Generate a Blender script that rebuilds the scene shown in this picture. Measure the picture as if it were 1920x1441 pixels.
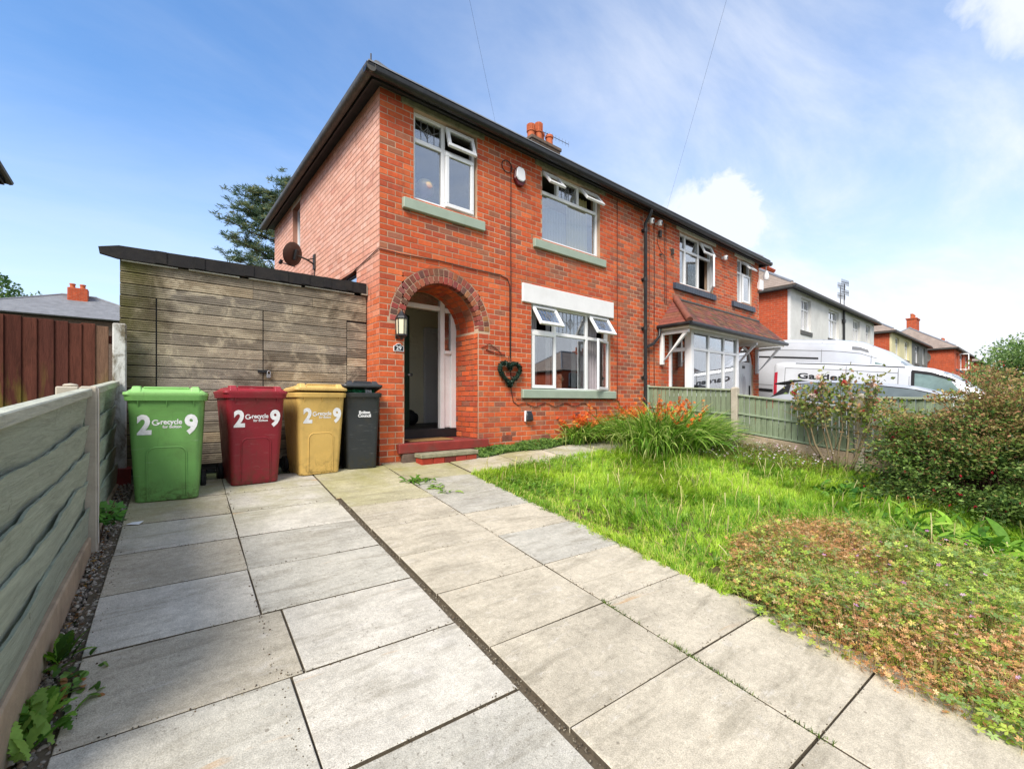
import bpy, bmesh, math, random
import numpy as np
from mathutils import Matrix, Vector

for o in list(bpy.data.objects): bpy.data.objects.remove(o)
SC = bpy.context.scene
COL = SC.collection
R = math.radians

# ---------------------------------------------------------------- camera
cam_d = bpy.data.cameras.new('camera')
cam_d.sensor_width = 36.0
cam_d.lens = 833.0 / 1920.0 * 36.0
cam_d.shift_y = 0.0172
cam_d.clip_start = 0.05
cam_d.clip_end = 3000
cam = bpy.data.objects.new('camera', cam_d)
CAM = np.array([-2.472, -5.876, 0.844])
cam.location = CAM
cam.rotation_euler = (R(90), 0, R(-39.43))
COL.objects.link(cam)
SC.camera = cam

# ---------------------------------------------------------------- light
SUN_EL, SUN_AZ = 46.0, 238.0           # azimuth clockwise from +Y (house depth); 270 = -X
sv = Vector((math.sin(R(SUN_AZ)) * math.cos(R(SUN_EL)), math.cos(R(SUN_AZ)) * math.cos(R(SUN_EL)), math.sin(R(SUN_EL))))
sun_d = bpy.data.lights.new('sun', 'SUN')
sun_d.energy = 2.5
sun_d.angle = R(26)
sun_d.color = (1.0, 0.93, 0.84)
sun = bpy.data.objects.new('sun', sun_d)
sun.rotation_euler = (-sv).to_track_quat('-Z', 'Y').to_euler()
sun.location = (-20, -10, 30)
COL.objects.link(sun)

W = bpy.data.worlds.new('World'); SC.world = W
W.use_nodes = True
wn, wl = W.node_tree.nodes, W.node_tree.links
wn.clear()
def wnode(t, **k):
    n = wn.new(t)
    for a, b in k.items(): setattr(n, a, b)
    return n
w_out = wnode('ShaderNodeOutputWorld'); w_bg = wnode('ShaderNodeBackground')
w_sky = wnode('ShaderNodeTexSky', sky_type='NISHITA')
w_sky.sun_disc = False
w_sky.sun_elevation = R(SUN_EL); w_sky.sun_rotation = R(SUN_AZ)
w_sky.altitude = 100; w_sky.air_density = 1.0; w_sky.dust_density = 0.4; w_sky.ozone_density = 3.0
SKY_STRENGTH = 0.125
w_bg.inputs['Strength'].default_value = SKY_STRENGTH
w_tc = wnode('ShaderNodeTexCoord')
w_sep = wnode('ShaderNodeSeparateXYZ'); wl.new(w_tc.outputs['Generated'], w_sep.inputs[0])
def wmath(op, a, b=None, clamp=False):
    n = wnode('ShaderNodeMath', operation=op, use_clamp=clamp)
    for i, v in enumerate((a, b)):
        if v is None: continue
        if isinstance(v, (int, float)): n.inputs[i].default_value = v
        else: wl.new(v, n.inputs[i])
    return n.outputs[0]
# the cloud sheet: directions carried to a flat layer above the street
w_h = wmath('MAXIMUM', w_sep.outputs['Z'], 0.03)
w_hh = wmath('ADD', w_h, 0.14)
w_cx = wmath('DIVIDE', w_sep.outputs['X'], w_hh); w_cy = wmath('DIVIDE', w_sep.outputs['Y'], w_hh)
w_comb = wnode('ShaderNodeCombineXYZ'); wl.new(w_cx, w_comb.inputs[0]); wl.new(w_cy, w_comb.inputs[1])
w_map = wnode('ShaderNodeMapping'); w_map.inputs['Scale'].default_value = (0.55, 1.25, 1); w_map.inputs['Rotation'].default_value = (0, 0, R(28))
wl.new(w_comb.outputs[0], w_map.inputs[0])
def wnoise(vec, scale, detail, rough, dist=0.0):
    n = wnode('ShaderNodeTexNoise'); n.inputs['Scale'].default_value = scale; n.inputs['Detail'].default_value = detail
    n.inputs['Roughness'].default_value = rough; n.inputs['Distortion'].default_value = dist
    wl.new(vec, n.inputs['Vector']); return n.outputs['Fac']
def wrange(v, a, b, c=0.0, d=1.0):
    n = wnode('ShaderNodeMapRange', interpolation_type='SMOOTHSTEP')
    wl.new(v, n.inputs['Value'])
    for nm, x in (('From Min', a), ('From Max', b), ('To Min', c), ('To Max', d)): n.inputs[nm].default_value = x
    return n.outputs['Result']
thin = wnoise(w_map.outputs[0], 1.3, 8, 0.62, 0.4)
big = wnoise(w_map.outputs[0], 0.42, 3, 0.5, 0.2)
fine = wnoise(w_tc.outputs['Generated'], 9.0, 9, 0.6, 0.3)
# more veil over the street to the east (+X), clearer over the back gardens (+Y)
w_east = wmath('SUBTRACT', w_sep.outputs['X'], wmath('MULTIPLY', w_sep.outputs['Y'], 0.75))
cover = wrange(w_east, -0.75, 0.75, 0.14, 0.70)
# the haze thickens towards the sun side behind the street, as the soft light shows
w_back = wmath('SUBTRACT', wmath('MULTIPLY', w_sep.outputs['Y'], -0.8), wmath('MULTIPLY', w_sep.outputs['X'], 0.5))
cover = wmath('MAXIMUM', cover, wrange(w_back, -0.25, 0.7, 0.0, 0.85))
low = wrange(w_sep.outputs['Z'], 0.0, 0.55, 0.55, 0.0)
veil = wmath('MULTIPLY', wrange(wmath('ADD', wmath('MULTIPLY', thin, 0.7), wmath('MULTIPLY', big, 0.5)), 0.42, 0.86), cover)
veil = wmath('ADD', wmath('ADD', wmath('MULTIPLY', veil, 1.15), wmath('MULTIPLY', cover, 0.35)), low, True)
def cumulus(d, size, soft):
    v = Vector(d).normalized()
    n = wnode('ShaderNodeVectorMath', operation='DISTANCE'); wl.new(w_tc.outputs['Generated'], n.inputs[0]); n.inputs[1].default_value = v
    q = wmath('ADD', n.outputs['Value'], wmath('MULTIPLY', wmath('SUBTRACT', fine, 0.5), size * 2.2))
    return wrange(q, size * (1 - soft), size * (1 + soft), 1.0, 0.0)
cu = wmath('ADD', cumulus((0.96, 0.49, 0.405), 0.075, 0.6), cumulus((1.62, -0.05, 1.0), 0.10, 0.6), True)
cu = wmath('ADD', cu, cumulus((1.02, 0.46, 0.40), 0.065, 0.7), True)
veil = wmath('MAXIMUM', veil, wmath('MULTIPLY', cu, 0.9))
w_sat = wnode('ShaderNodeHueSaturation'); w_sat.inputs['Saturation'].default_value = 1.25; w_sat.inputs['Value'].default_value = 1.0
wl.new(w_sky.outputs[0], w_sat.inputs['Color'])
w_mix = wnode('ShaderNodeMix', data_type='RGBA')
wl.new(veil, w_mix.inputs[0]); wl.new(w_sat.outputs[0], w_mix.inputs[6])
w_mix.inputs[7].default_value = (3.65, 3.8, 4.1, 1)
wl.new(w_mix.outputs[2], w_bg.inputs['Color']); wl.new(w_bg.outputs[0], w_out.inputs[0])

SC.view_settings.view_transform = 'Standard'
SC.view_settings.look = 'None'
SC.view_settings.exposure = 1.18
SC.view_settings.gamma = 1.0
SC.view_settings.use_curve_mapping = False
SC.render.engine = 'CYCLES'
SC.cycles.max_bounces = 8; SC.cycles.diffuse_bounces = 3; SC.cycles.glossy_bounces = 3
SC.cycles.transmission_bounces = 4; SC.cycles.transparent_max_bounces = 12
SC.cycles.caustics_reflective = False; SC.cycles.caustics_refractive = False
SC.cycles.sample_clamp_indirect = 6

# ---------------------------------------------------------------- materials
def lin(h):
    if isinstance(h, str):
        c = [int(h[i:i + 2], 16) / 255 for i in (0, 2, 4)]
        return tuple(((x + 0.055) / 1.055) ** 2.4 if x > 0.04045 else x / 12.92 for x in c)
    return tuple(h)
class NT:
    def __init__(s, name):
        s.m = bpy.data.materials.new(name); s.m.use_nodes = True
        s.n, s.l = s.m.node_tree.nodes, s.m.node_tree.links
        s.n.clear(); s.out = s.n.new('ShaderNodeOutputMaterial')
        s.geo = s.n.new('ShaderNodeNewGeometry')
    def node(s, t, **k):
        n = s.n.new(t)
        for a, b in k.items(): setattr(n, a, b)
        return n
    def set(s, inp, v):
        if isinstance(v, (int, float)): inp.default_value = v
        elif isinstance(v, (tuple, list)): inp.default_value = tuple(v) + ((1,) if len(v) == 3 and inp.type == 'RGBA' else ())
        else: s.l.new(v, inp)
    def noise(s, scale, detail=4, rough=0.55, vec=None, dist=0.0, sc3=None):
        v = vec if vec is not None else s.geo.outputs['Position']
        if sc3:
            mp = s.node('ShaderNodeMapping'); mp.inputs['Scale'].default_value = sc3; s.l.new(v, mp.inputs[0]); v = mp.outputs[0]
        n = s.node('ShaderNodeTexNoise'); n.inputs['Scale'].default_value = scale; n.inputs['Detail'].default_value = detail
        n.inputs['Roughness'].default_value = rough; n.inputs['Distortion'].default_value = dist; s.l.new(v, n.inputs['Vector']); return n.outputs['Fac']
    def rng(s, v, a, b, c=0.0, d=1.0):
        n = s.node('ShaderNodeMapRange'); s.l.new(v, n.inputs['Value'])
        for nm, x in (('From Min', a), ('From Max', b), ('To Min', c), ('To Max', d)): s.set(n.inputs[nm], x)
        return n.outputs['Result']
    def math(s, op, a, b=None, clamp=False):
        n = s.node('ShaderNodeMath', operation=op, use_clamp=clamp); s.set(n.inputs[0], a)
        if b is not None: s.set(n.inputs[1], b)
        return n.outputs[0]
    def mix(s, f, a, b, blend='MIX'):
        n = s.node('ShaderNodeMix', data_type='RGBA', blend_type=blend); s.set(n.inputs[0], f); s.set(n.inputs[6], a); s.set(n.inputs[7], b); return n.outputs[2]
    def scale(s, col, fac):
        n = s.node('ShaderNodeVectorMath', operation='SCALE'); s.set(n.inputs[0], col); s.set(n.inputs['Scale'], fac); return n.outputs[0]
    def attr(s, name='tint'):
        n = s.node('ShaderNodeAttribute', attribute_name=name); return n.outputs['Color']
    def objcol(s):
        n = s.node('ShaderNodeObjectInfo'); return n.outputs['Color']
    def objrand(s):
        n = s.node('ShaderNodeObjectInfo'); return n.outputs['Random']
    def sep(s):
        n = s.node('ShaderNodeSeparateXYZ'); s.l.new(s.geo.outputs['Position'], n.inputs[0]); return n.outputs
    def bsdf(s, col, rough=0.7, metal=0.0, spec=0.35, bump=None, bstr=0.3, bdist=0.01, coat=0.0, sub=None):
        b = s.node('ShaderNodeBsdfPrincipled')
        s.set(b.inputs['Base Color'], col); s.set(b.inputs['Roughness'], rough); s.set(b.inputs['Metallic'], metal)
        s.set(b.inputs['Specular IOR Level'], spec); s.set(b.inputs['Coat Weight'], coat)
        if bump is not None:
            bm = s.node('ShaderNodeBump'); bm.inputs['Strength'].default_value = bstr; bm.inputs['Distance'].default_value = bdist
            s.l.new(bump, bm.inputs['Height']); s.l.new(bm.outputs[0], b.inputs['Normal'])
        return b.outputs[0]
    def done(s, sh):
        s.l.new(sh, s.out.inputs['Surface']); return s.m
def simple(name, col, rough=0.6, var=0.12, scale=6.0, bump=0.15, bscale=90.0, metal=0.0, spec=0.35, coat=0.0, dirt=0.0, dirtcol=(0.05, 0.045, 0.035), src=None):
    t = NT(name)
    base = lin(col) if src is None else (t.attr() if src == 'attr' else t.objcol())
    n = t.noise(scale, 5, 0.6)
    c = t.scale(base, t.rng(n, 0.25, 0.75, 1 - var, 1 + var))
    if dirt > 0:
        d = t.rng(t.noise(scale * 0.6, 6, 0.7, dist=0.6), 0.48, 0.72, 0.0, dirt)
        c = t.mix(d, c, dirtcol)
    return t.done(t.bsdf(c, rough, metal, spec, t.noise(bscale, 3, 0.6) if bump else None, bump, 0.004, coat))

MAT = {}
def brick_mat(name, src):
    t = NT(name)
    base = t.attr() if src == 'attr' else t.objcol()
    n = t.noise(14, 5, 0.65); n2 = t.noise(120, 3, 0.7); big = t.noise(0.9, 4, 0.6, dist=0.3)
    c = t.scale(base, t.math('MULTIPLY', t.rng(n, 0.25, 0.75, 0.80, 1.20), t.rng(n2, 0.3, 0.7, 0.90, 1.10)))
    c = t.mix(t.rng(big, 0.52, 0.75, 0.0, 0.16), c, (0.12, 0.055, 0.04))
    run = t.noise(1.6, 6, 0.7, None, 0.5, (4.5, 4.5, 0.45)); c = t.mix(t.rng(run, 0.54, 0.74, 0, 0.42), c, (0.085, 0.045, 0.036))
    bloom = t.rng(t.noise(5.5, 6, 0.7, dist=0.5), 0.64, 0.78, 0.0, 0.22)
    c = t.mix(bloom, c, (0.55, 0.36, 0.28))
    return t.done(t.bsdf(c, 0.82, 0, 0.25, t.math('ADD', t.noise(70, 5, 0.7), t.math('MULTIPLY', t.noise(16, 3), 0.8)), 0.55, 0.006))
MAT['brick'] = brick_mat('fired_brick_face', 'attr')
MAT['brick_o'] = brick_mat('fired_brick', 'obj')
def mortar():
    t = NT('lime_mortar')
    c = t.mix(t.noise(3.0, 6, 0.7), lin('D2BAA0'), lin('AC9078'))
    c = t.mix(t.rng(t.noise(0.9, 5, 0.6), 0.42, 0.62, 0, 0.75), c, lin('94715C'))
    return t.done(t.bsdf(c, 0.95, 0, 0.1, t.noise(120, 3), 0.4, 0.003))
MAT['mortar'] = mortar()
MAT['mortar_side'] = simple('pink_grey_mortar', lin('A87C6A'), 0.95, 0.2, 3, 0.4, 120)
MAT['reflect_white'] = simple('white_reflection_cloth', lin('EDECE8'), 0.9, 0.05, 14, 0.1, 200)  # for the added sheet standing in for cloud reflected in a pane
MAT['upvc'] = simple('white_window_plastic', (0.80, 0.81, 0.82), 0.32, 0.03, 3, 0.02, 40, spec=0.45, dirt=0.10, dirtcol=(0.45, 0.43, 0.40))
MAT['white_paint'] = simple('white_gloss_paint', (0.78, 0.78, 0.78), 0.5, 0.05, 4, 0.1, 30, dirt=0.18, dirtcol=(0.42, 0.40, 0.36))
MAT['sage'] = simple('sage_green_paint', lin('98A696'), 0.55, 0.07, 5, 0.12, 60, dirt=0.2, dirtcol=(0.16, 0.20, 0.14))
MAT['black_plastic'] = simple('black_gutter_plastic', (0.018, 0.019, 0.021), 0.38, 0.2, 6, 0.05, 60, dirt=0.35, dirtcol=(0.075, 0.072, 0.06))
MAT['gutter_side'] = simple('weathered_gutter', (0.075, 0.072, 0.065), 0.55, 0.25, 8, 0.1, 60, dirt=0.5, dirtcol=(0.16, 0.15, 0.12))
MAT['dark_board'] = simple('dark_painted_board', (0.028, 0.028, 0.03), 0.6, 0.2, 9, 0.2, 60, dirt=0.25, dirtcol=(0.07, 0.07, 0.06))
MAT['old_concrete'] = simple('mossy_concrete', lin('8E8A72'), 0.9, 0.25, 10, 0.5, 60, dirt=0.75, dirtcol=(0.06, 0.07, 0.035))
MAT['cream_board'] = simple('cream_painted_timber', lin('D8D2C0'), 0.6, 0.08, 5, 0.1, 60, dirt=0.35, dirtcol=(0.25, 0.23, 0.17))
MAT['black_paint'] = simple('satin_black_paint', (0.02, 0.021, 0.023), 0.35, 0.15, 9, 0.1, 60)
MAT['navy_tile'] = simple('blue_black_tile', lin('3A4350'), 0.35, 0.2, 9, 0.1, 60)
MAT['slate'] = simple('slate_roof', lin('7E8084'), 0.75, 0.22, 3, 0.4, 14)
MAT['red_tile'] = simple('brown_clay_tile', lin('7A4A3C'), 0.8, 0.3, 7, 0.4, 60, dirt=0.35, dirtcol=(0.06, 0.05, 0.045))
MAT['pot'] = simple('terracotta_pot', lin('B4603C'), 0.8, 0.18, 12, 0.2, 60, dirt=0.3, dirtcol=(0.12, 0.06, 0.04))
MAT['soot'] = simple('sooty_brick', lin('6A5A4E'), 0.95, 0.3, 12, 0.5, 50, dirt=0.5, dirtcol=(0.05, 0.045, 0.04))
MAT['cable'] = simple('dark_cable', (0.03, 0.02, 0.018), 0.6, 0.1, 6, 0)
MAT['pipe_brown'] = simple('brown_cable', lin('5A2A20'), 0.6, 0.1, 6, 0)
MAT['red_paint'] = simple('red_floor_paint', lin('82302A'), 0.6, 0.22, 7, 0.3, 50, dirt=0.75, dirtcol=(0.13, 0.06, 0.045))
MAT['red_floor'] = simple('worn_red_floor_paint', lin('7A3430'), 0.6, 0.22, 5, 0.25, 50, dirt=0.6, dirtcol=(0.16, 0.09, 0.075))
MAT['mat_coir'] = simple('coir_matting', lin('8A6A40'), 0.95, 0.35, 60, 0.8, 160)
MAT['green_door'] = simple('dark_green_door_paint', lin('2E4436'), 0.35, 0.1, 5, 0.05, 60)
MAT['hall_wall'] = simple('cream_hall_paint', lin('F0E8CC'), 0.8, 0.03, 3, 0)
MAT['hall_grey'] = simple('grey_door_paint', lin('E2E4E6'), 0.5, 0.03, 3, 0)
MAT['dark_floor'] = simple('dark_hall_floor', (0.012, 0.012, 0.014), 0.5, 0.2, 9, 0)
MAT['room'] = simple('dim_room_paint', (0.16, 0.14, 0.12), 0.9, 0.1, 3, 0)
MAT['curtain_cream'] = simple('cream_curtain_cloth', lin('E6DDA8'), 0.9, 0.08, 10, 0.1, 200)
MAT['curtain_mauve'] = simple('mauve_curtain_cloth', lin('C8C0C6'), 0.9, 0.08, 10, 0.1, 200)
MAT['net'] = simple('grey_net_cloth', lin('CFCDCF'), 0.9, 0.08, 14, 0.1, 200)
MAT['blind'] = simple('grey_blind_slat', lin('8C887E'), 0.7, 0.05, 5, 0)
MAT['lead'] = simple('lead_came', (0.20, 0.205, 0.21), 0.45, 0.1, 9, 0)
MAT['came_white'] = simple('pale_lead_came', (0.55, 0.56, 0.57), 0.4, 0.1, 9, 0)
MAT['steel'] = simple('bright_steel', (0.55, 0.55, 0.56), 0.3, 0.05, 9, 0, metal=1.0)
MAT['rust'] = simple('dark_iron', (0.05, 0.045, 0.04), 0.6, 0.3, 20, 0.2)
MAT['plain_white'] = simple('white_print', (0.80, 0.81, 0.83), 0.5, 0.02, 9, 0)
MAT['chrome_black'] = simple('black_rubber', (0.012, 0.012, 0.013), 0.7, 0.15, 20, 0.1)
def glass_mat(name, tint, refl=1.0, rough=0.0, trans=0.85):
    t = NT(name)
    fr = t.node('ShaderNodeFresnel'); t.l.new(t.rng(t.geo.outputs['Backfacing'], 0.0, 1.0, 1.52, 1.0 / 1.52), fr.inputs['IOR'])
    f = t.math('ADD', t.math('MULTIPLY', fr.outputs[0], 3.0 * refl), 0.10, True)
    gl = t.node('ShaderNodeBsdfGlossy'); gl.inputs['Roughness'].default_value = rough; gl.inputs['Color'].default_value = (0.95, 0.97, 1, 1)
    bmp = t.node('ShaderNodeBump'); bmp.inputs['Strength'].default_value = 0.02; bmp.inputs['Distance'].default_value = 0.02
    t.l.new(t.noise(0.8, 0, 0.5), bmp.inputs['Height']); t.l.new(bmp.outputs[0], gl.inputs['Normal'])
    tr = t.node('ShaderNodeBsdfTransparent'); tr.inputs['Color'].default_value = tuple(x * trans for x in tint) + (1,)
    mx = t.node('ShaderNodeMixShader'); t.l.new(f, mx.inputs[0]); t.l.new(tr.outputs[0], mx.inputs[1]); t.l.new(gl.outputs[0], mx.inputs[2])
    return t.done(mx.outputs[0])
MAT['glass'] = glass_mat('window_glass', (0.93, 0.96, 0.96))
MAT['car_glass'] = simple('green_tinted_glass', (0.11, 0.135, 0.135), 0.06, 0.3, 3, 0, spec=0.6)
MAT['cab_glass'] = simple('pale_green_cab_glass', (0.16, 0.23, 0.21), 0.05, 0.5, 2.5, 0, spec=0.6)
def leaf_mat(name, trans=0.35, rough=0.5):
    t = NT(name)
    base = t.attr()
    c = t.scale(base, t.rng(t.noise(30, 2), 0.3, 0.7, 0.85, 1.15))
    d = t.bsdf(c, rough, 0, 0.3)
    tr = t.node('ShaderNodeBsdfTranslucent'); t.l.new(t.scale(c, 1.25), tr.inputs['Color'])
    mx = t.node('ShaderNodeMixShader'); mx.inputs[0].default_value = trans
    t.l.new(d, mx.inputs[1]); t.l.new(tr.outputs[0], mx.inputs[2])
    return t.done(mx.outputs[0])
MAT['leaf'] = leaf_mat('leaf_blade')
MAT['petal'] = leaf_mat('flower_petal', 0.4, 0.7)
MAT['bark'] = simple('brown_bark', lin('5A4636'), 0.95, 0.3, 22, 0.7, 60)

# ---------------------------------------------------------------- mesh helpers
WM = {}
def wm(o): return WM.get(o.name, Matrix.Identity(4)) if o is not None else Matrix.Identity(4)
def tag(o, label=None, cat=None, group=None, kind=None):
    if label: o['label'] = label
    if cat: o['category'] = cat
    if group: o['group'] = group
    if kind: o['kind'] = kind
    return o
def thing(name, label, cat, loc=(0, 0, 0), rz=0.0, group=None):
    o = bpy.data.objects.new(name, None); COL.objects.link(o)
    o.empty_display_size = 0.1
    o.location = loc; o.rotation_euler = (0, 0, rz)
    WM[o.name] = Matrix.Translation(loc) @ Matrix.Rotation(rz, 4, 'Z')
    return tag(o, label, cat, group)
def link(name, me, parent=None, local=False, loc=None, color=None):
    o = bpy.data.objects.new(name, me); COL.objects.link(o)
    if parent is not None:
        o.parent = parent
        if not local: o.matrix_parent_inverse = wm(parent).inverted()
        WM[o.name] = wm(parent) if local else Matrix.Identity(4)
    if loc is not None:
        o.location = loc
    if color is not None: o.color = tuple(color) + (1,)
    return o
class MB:
    def __init__(s): s.v = []; s.f = []; s.t = []; s.m = []
    def add(s, vs, fs, tint=None, mi=0):
        b = len(s.v); s.v.extend([tuple(v) for v in vs]); s.f.extend([tuple(b + i for i in f) for f in fs]); s.m.extend([mi] * len(fs))
        s.t.extend([tint if tint is not None else (1, 1, 1)] * len(vs)); return s
    def box(s, x0, x1, y0, y1, z0, z1, tint=None, mi=0):
        return s.add([(x0, y0, z0), (x1, y0, z0), (x1, y1, z0), (x0, y1, z0), (x0, y0, z1), (x1, y0, z1), (x1, y1, z1), (x0, y1, z1)],
              [(0, 3, 2, 1), (4, 5, 6, 7), (0, 1, 5, 4), (1, 2, 6, 5), (2, 3, 7, 6), (3, 0, 4, 7)], tint, mi)
    def hexa(s, p, tint=None, mi=0):      # 8 corners: bottom loop then top loop
        return s.add(p, [(0, 3, 2, 1), (4, 5, 6, 7), (0, 1, 5, 4), (1, 2, 6, 5), (2, 3, 7, 6), (3, 0, 4, 7)], tint, mi)
    def prism(s, poly, d0, d1, fn, tint=None, mi=0):   # poly 2-D, extruded d0..d1, fn(a,b,d)->xyz
        n = len(poly)
        vs = [fn(a, b, d0) for a, b in poly] + [fn(a, b, d1) for a, b in poly]
        fs = [tuple(range(n))[::-1], tuple(range(n, 2 * n))] + [(i, (i + 1) % n, n + (i + 1) % n, n + i) for i in range(n)]
        return s.add(vs, fs, tint, mi)
    def tube(s, pts, r, n=8, tint=None, cap=True, mi=0):
        pts = [Vector(p) for p in pts]; rs = r if isinstance(r, (list, tuple)) else [r] * len(pts)
        vs, fs = [], []
        up = Vector((0, 0, 1)); prev = None
        for i, p in enumerate(pts):
            d = (pts[min(i + 1, len(pts) - 1)] - pts[max(i - 1, 0)]).normalized()
            if prev is None:
                a = d.cross(up if abs(d.z) < 0.9 else Vector((1, 0, 0))).normalized()
            else:
                a = (prev - d * prev.dot(d)).normalized()
            prev = a; b = d.cross(a)
            for k in range(n):
                q = 2 * math.pi * k / n
                vs.append(p + (a * math.cos(q) + b * math.sin(q)) * rs[i])
        for i in range(len(pts) - 1):
            for k in range(n):
                k2 = (k + 1) % n
                fs.append((i * n + k, i * n + k2, (i + 1) * n + k2, (i + 1) * n + k))
        if cap:
            fs.append(tuple(range(n))[::-1]); fs.append(tuple(range((len(pts) - 1) * n, len(pts) * n)))
        return s.add(vs, fs, tint, mi)
    def lathe(s, prof, c, axis='z', n=20, tint=None, mi=0):
        vs, fs = [], []
        for r, h in prof:
            for k in range(n):
                q = 2 * math.pi * k / n
                a, b = r * math.cos(q), r * math.sin(q)
                p = {'z': (a, b, h), 'x': (h, a, b), 'y': (a, h, b)}[axis]
                vs.append((c[0] + p[0], c[1] + p[1], c[2] + p[2]))
        for i in range(len(prof) - 1):
            for k in range(n):
                k2 = (k + 1) % n; fs.append((i * n + k, i * n + k2, (i + 1) * n + k2, (i + 1) * n + k))
        fs.append(tuple(range(n))[::-1]); fs.append(tuple(range((len(prof) - 1) * n, len(prof) * n)))
        return s.add(vs, fs, tint, mi)
    def xform(s, M, start=0):
        for i in range(start, len(s.v)): s.v[i] = tuple(M @ Vector(s.v[i]))
        return s
    def mesh(s, name, mats, smooth=False, bevel=0.0, bseg=1, fix=True):
        me = bpy.data.meshes.new(name)
        me.from_pydata(s.v, [], s.f)
        mats = mats if isinstance(mats, (list, tuple)) else [mats]
        for m in mats: me.materials.append(MAT[m] if isinstance(m, str) else m)
        if len(mats) > 1: me.polygons.foreach_set('material_index', s.m)
        if any(t != (1, 1, 1) for t in s.t):
            a = me.color_attributes.new('tint', 'FLOAT_COLOR', 'POINT')
            a.data.foreach_set('color', np.array([tuple(t) + (1,) for t in s.t], dtype=np.float32).ravel())
        if fix or bevel > 0:
            bm = bmesh.new(); bm.from_mesh(me)
            if bevel > 0:
                bmesh.ops.remove_doubles(bm, verts=bm.verts, dist=1e-5)
                es = [e for e in bm.edges if len(e.link_faces) == 2 and e.calc_face_angle(0) > 0.45]
                bmesh.ops.bevel(bm, geom=es, offset=bevel, segments=bseg, profile=0.5, affect='EDGES', clamp_overlap=True)
            bmesh.ops.recalc_face_normals(bm, faces=bm.faces)
            bm.to_mesh(me); bm.free()
        if smooth:
            me.polygons.foreach_set('use_smooth', [True] * len(me.polygons))
            if smooth != 'all': me.set_sharp_from_angle(angle=R(38))
        me.update(); return me
    def build(s, name, mats, parent=None, local=False, smooth=False, bevel=0.0, bseg=1, fix=True, kind=None, loc=None, color=None, label=None):
        o = link(name, s.mesh(name, mats, smooth, bevel, bseg, fix), parent, local, loc, color)
        if kind: o['kind'] = kind
        if label: o['label'] = label
        return o
def npmesh(name, V, F, mats, tint=None, smooth=False, mi=None):
    """V (n,3), F (m,k) equal-sided faces"""
    me = bpy.data.meshes.new(name)
    V = np.asarray(V, np.float32); F = np.asarray(F, np.int32); k = F.shape[1]
    me.vertices.add(len(V)); me.vertices.foreach_set('co', V.ravel())
    me.loops.add(F.size); me.loops.foreach_set('vertex_index', F.ravel())
    me.polygons.add(len(F)); me.polygons.foreach_set('loop_start', np.arange(0, F.size, k, dtype=np.int32))
    mats = mats if isinstance(mats, (list, tuple)) else [mats]
    for m in mats: me.materials.append(MAT[m] if isinstance(m, str) else m)
    if mi is not None: me.polygons.foreach_set('material_index', np.asarray(mi, np.int32))
    if tint is not None:
        a = me.color_attributes.new('tint', 'FLOAT_COLOR', 'POINT')
        c = np.ones((len(V), 4), np.float32); c[:, :3] = tint; a.data.foreach_set('color', c.ravel())
    if smooth: me.polygons.foreach_set('use_smooth', np.ones(len(F), bool))
    me.update(calc_edges=True); me.validate(); return me
def text_mb(mb, s, size, fn, bold=0.0, depth=0.002, align='LEFT', tint=None, sx=1.0, mi=0):
    """lettering as a thin mesh; fn(a,b,d)->xyz"""
    cu = bpy.data.curves.new('lettering', 'FONT'); cu.body = s; cu.size = size; cu.offset = bold; cu.resolution_u = 3; cu.align_x = align
    o = bpy.data.objects.new('lettering', cu); COL.objects.link(o); bpy.context.view_layer.update()
    me = bpy.data.meshes.new_from_object(o.evaluated_get(bpy.context.evaluated_depsgraph_get()))
    vs = [tuple(v.co) for v in me.vertices]; fs = [tuple(p.vertices) for p in me.polygons]
    bpy.data.objects.remove(o); bpy.data.curves.remove(cu); bpy.data.meshes.remove(me)
    mb.add([fn(a * sx, b, depth) for a, b, _ in vs], fs, tint, mi); return mb

def gz(x, y):
    """height of the ground: the front gardens fall to the street and rise a little to the right"""
    x = np.asarray(x, float); y = np.asarray(y, float)
    return 0.116 * np.clip(y, -7.5, 0.6) + 0.03 * np.clip(x - 0.85, 0, 6)
def gzf(x, y): return float(gz(x, y))
# ================================================================ the ground
def soil_mat():
    t = NT('garden_soil')
    c = t.mix(t.noise(2.0, 6, 0.7), lin('4A3C2C'), lin('6E5E44'))
    c = t.mix(t.rng(t.noise(0.6, 4), 0.45, 0.6), c, lin('53602C'))
    return t.done(t.bsdf(c, 0.95, 0, 0.1, t.noise(40, 5, 0.7), 0.8, 0.02))
MAT['soil'] = soil_mat()
def far_ground_mat():
    t = NT('verge_and_yard_ground')
    c = t.mix(t.rng(t.noise(0.25, 5), 0.4, 0.6), lin('6E6C66'), lin('56643A'))
    return t.done(t.bsdf(c, 0.95, 0, 0.1, t.noise(30, 4), 0.5, 0.02))
MAT['far_ground'] = far_ground_mat()
def axis(core0, core1, step, far):
    a = list(np.arange(core0, core1 + 1e-6, step)); d = step
    lo, hi = [core0], [core1]
    while hi[-1] < far: d *= 1.5; hi.append(hi[-1] + d); lo.append(lo[-1] - d)
    return np.array(lo[:0:-1] + a + hi[1:])
gx, gy = axis(-8, 18, 0.5, 900), axis(-9, 4, 0.5, 900)
GX, GY = np.meshgrid(gx, gy)
GZ = gz(GX, GY) - 0.06
V = np.stack([GX, GY, GZ], -1).reshape(-1, 3)
ny, nx = GX.shape
I = np.arange(nx * ny).reshape(ny, nx)
F = np.stack([I[:-1, :-1], I[:-1, 1:], I[1:, 1:], I[1:, :-1]], -1).reshape(-1, 4)
tag(link('ground', npmesh('ground', V, F, 'far_ground')), kind='structure')

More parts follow.
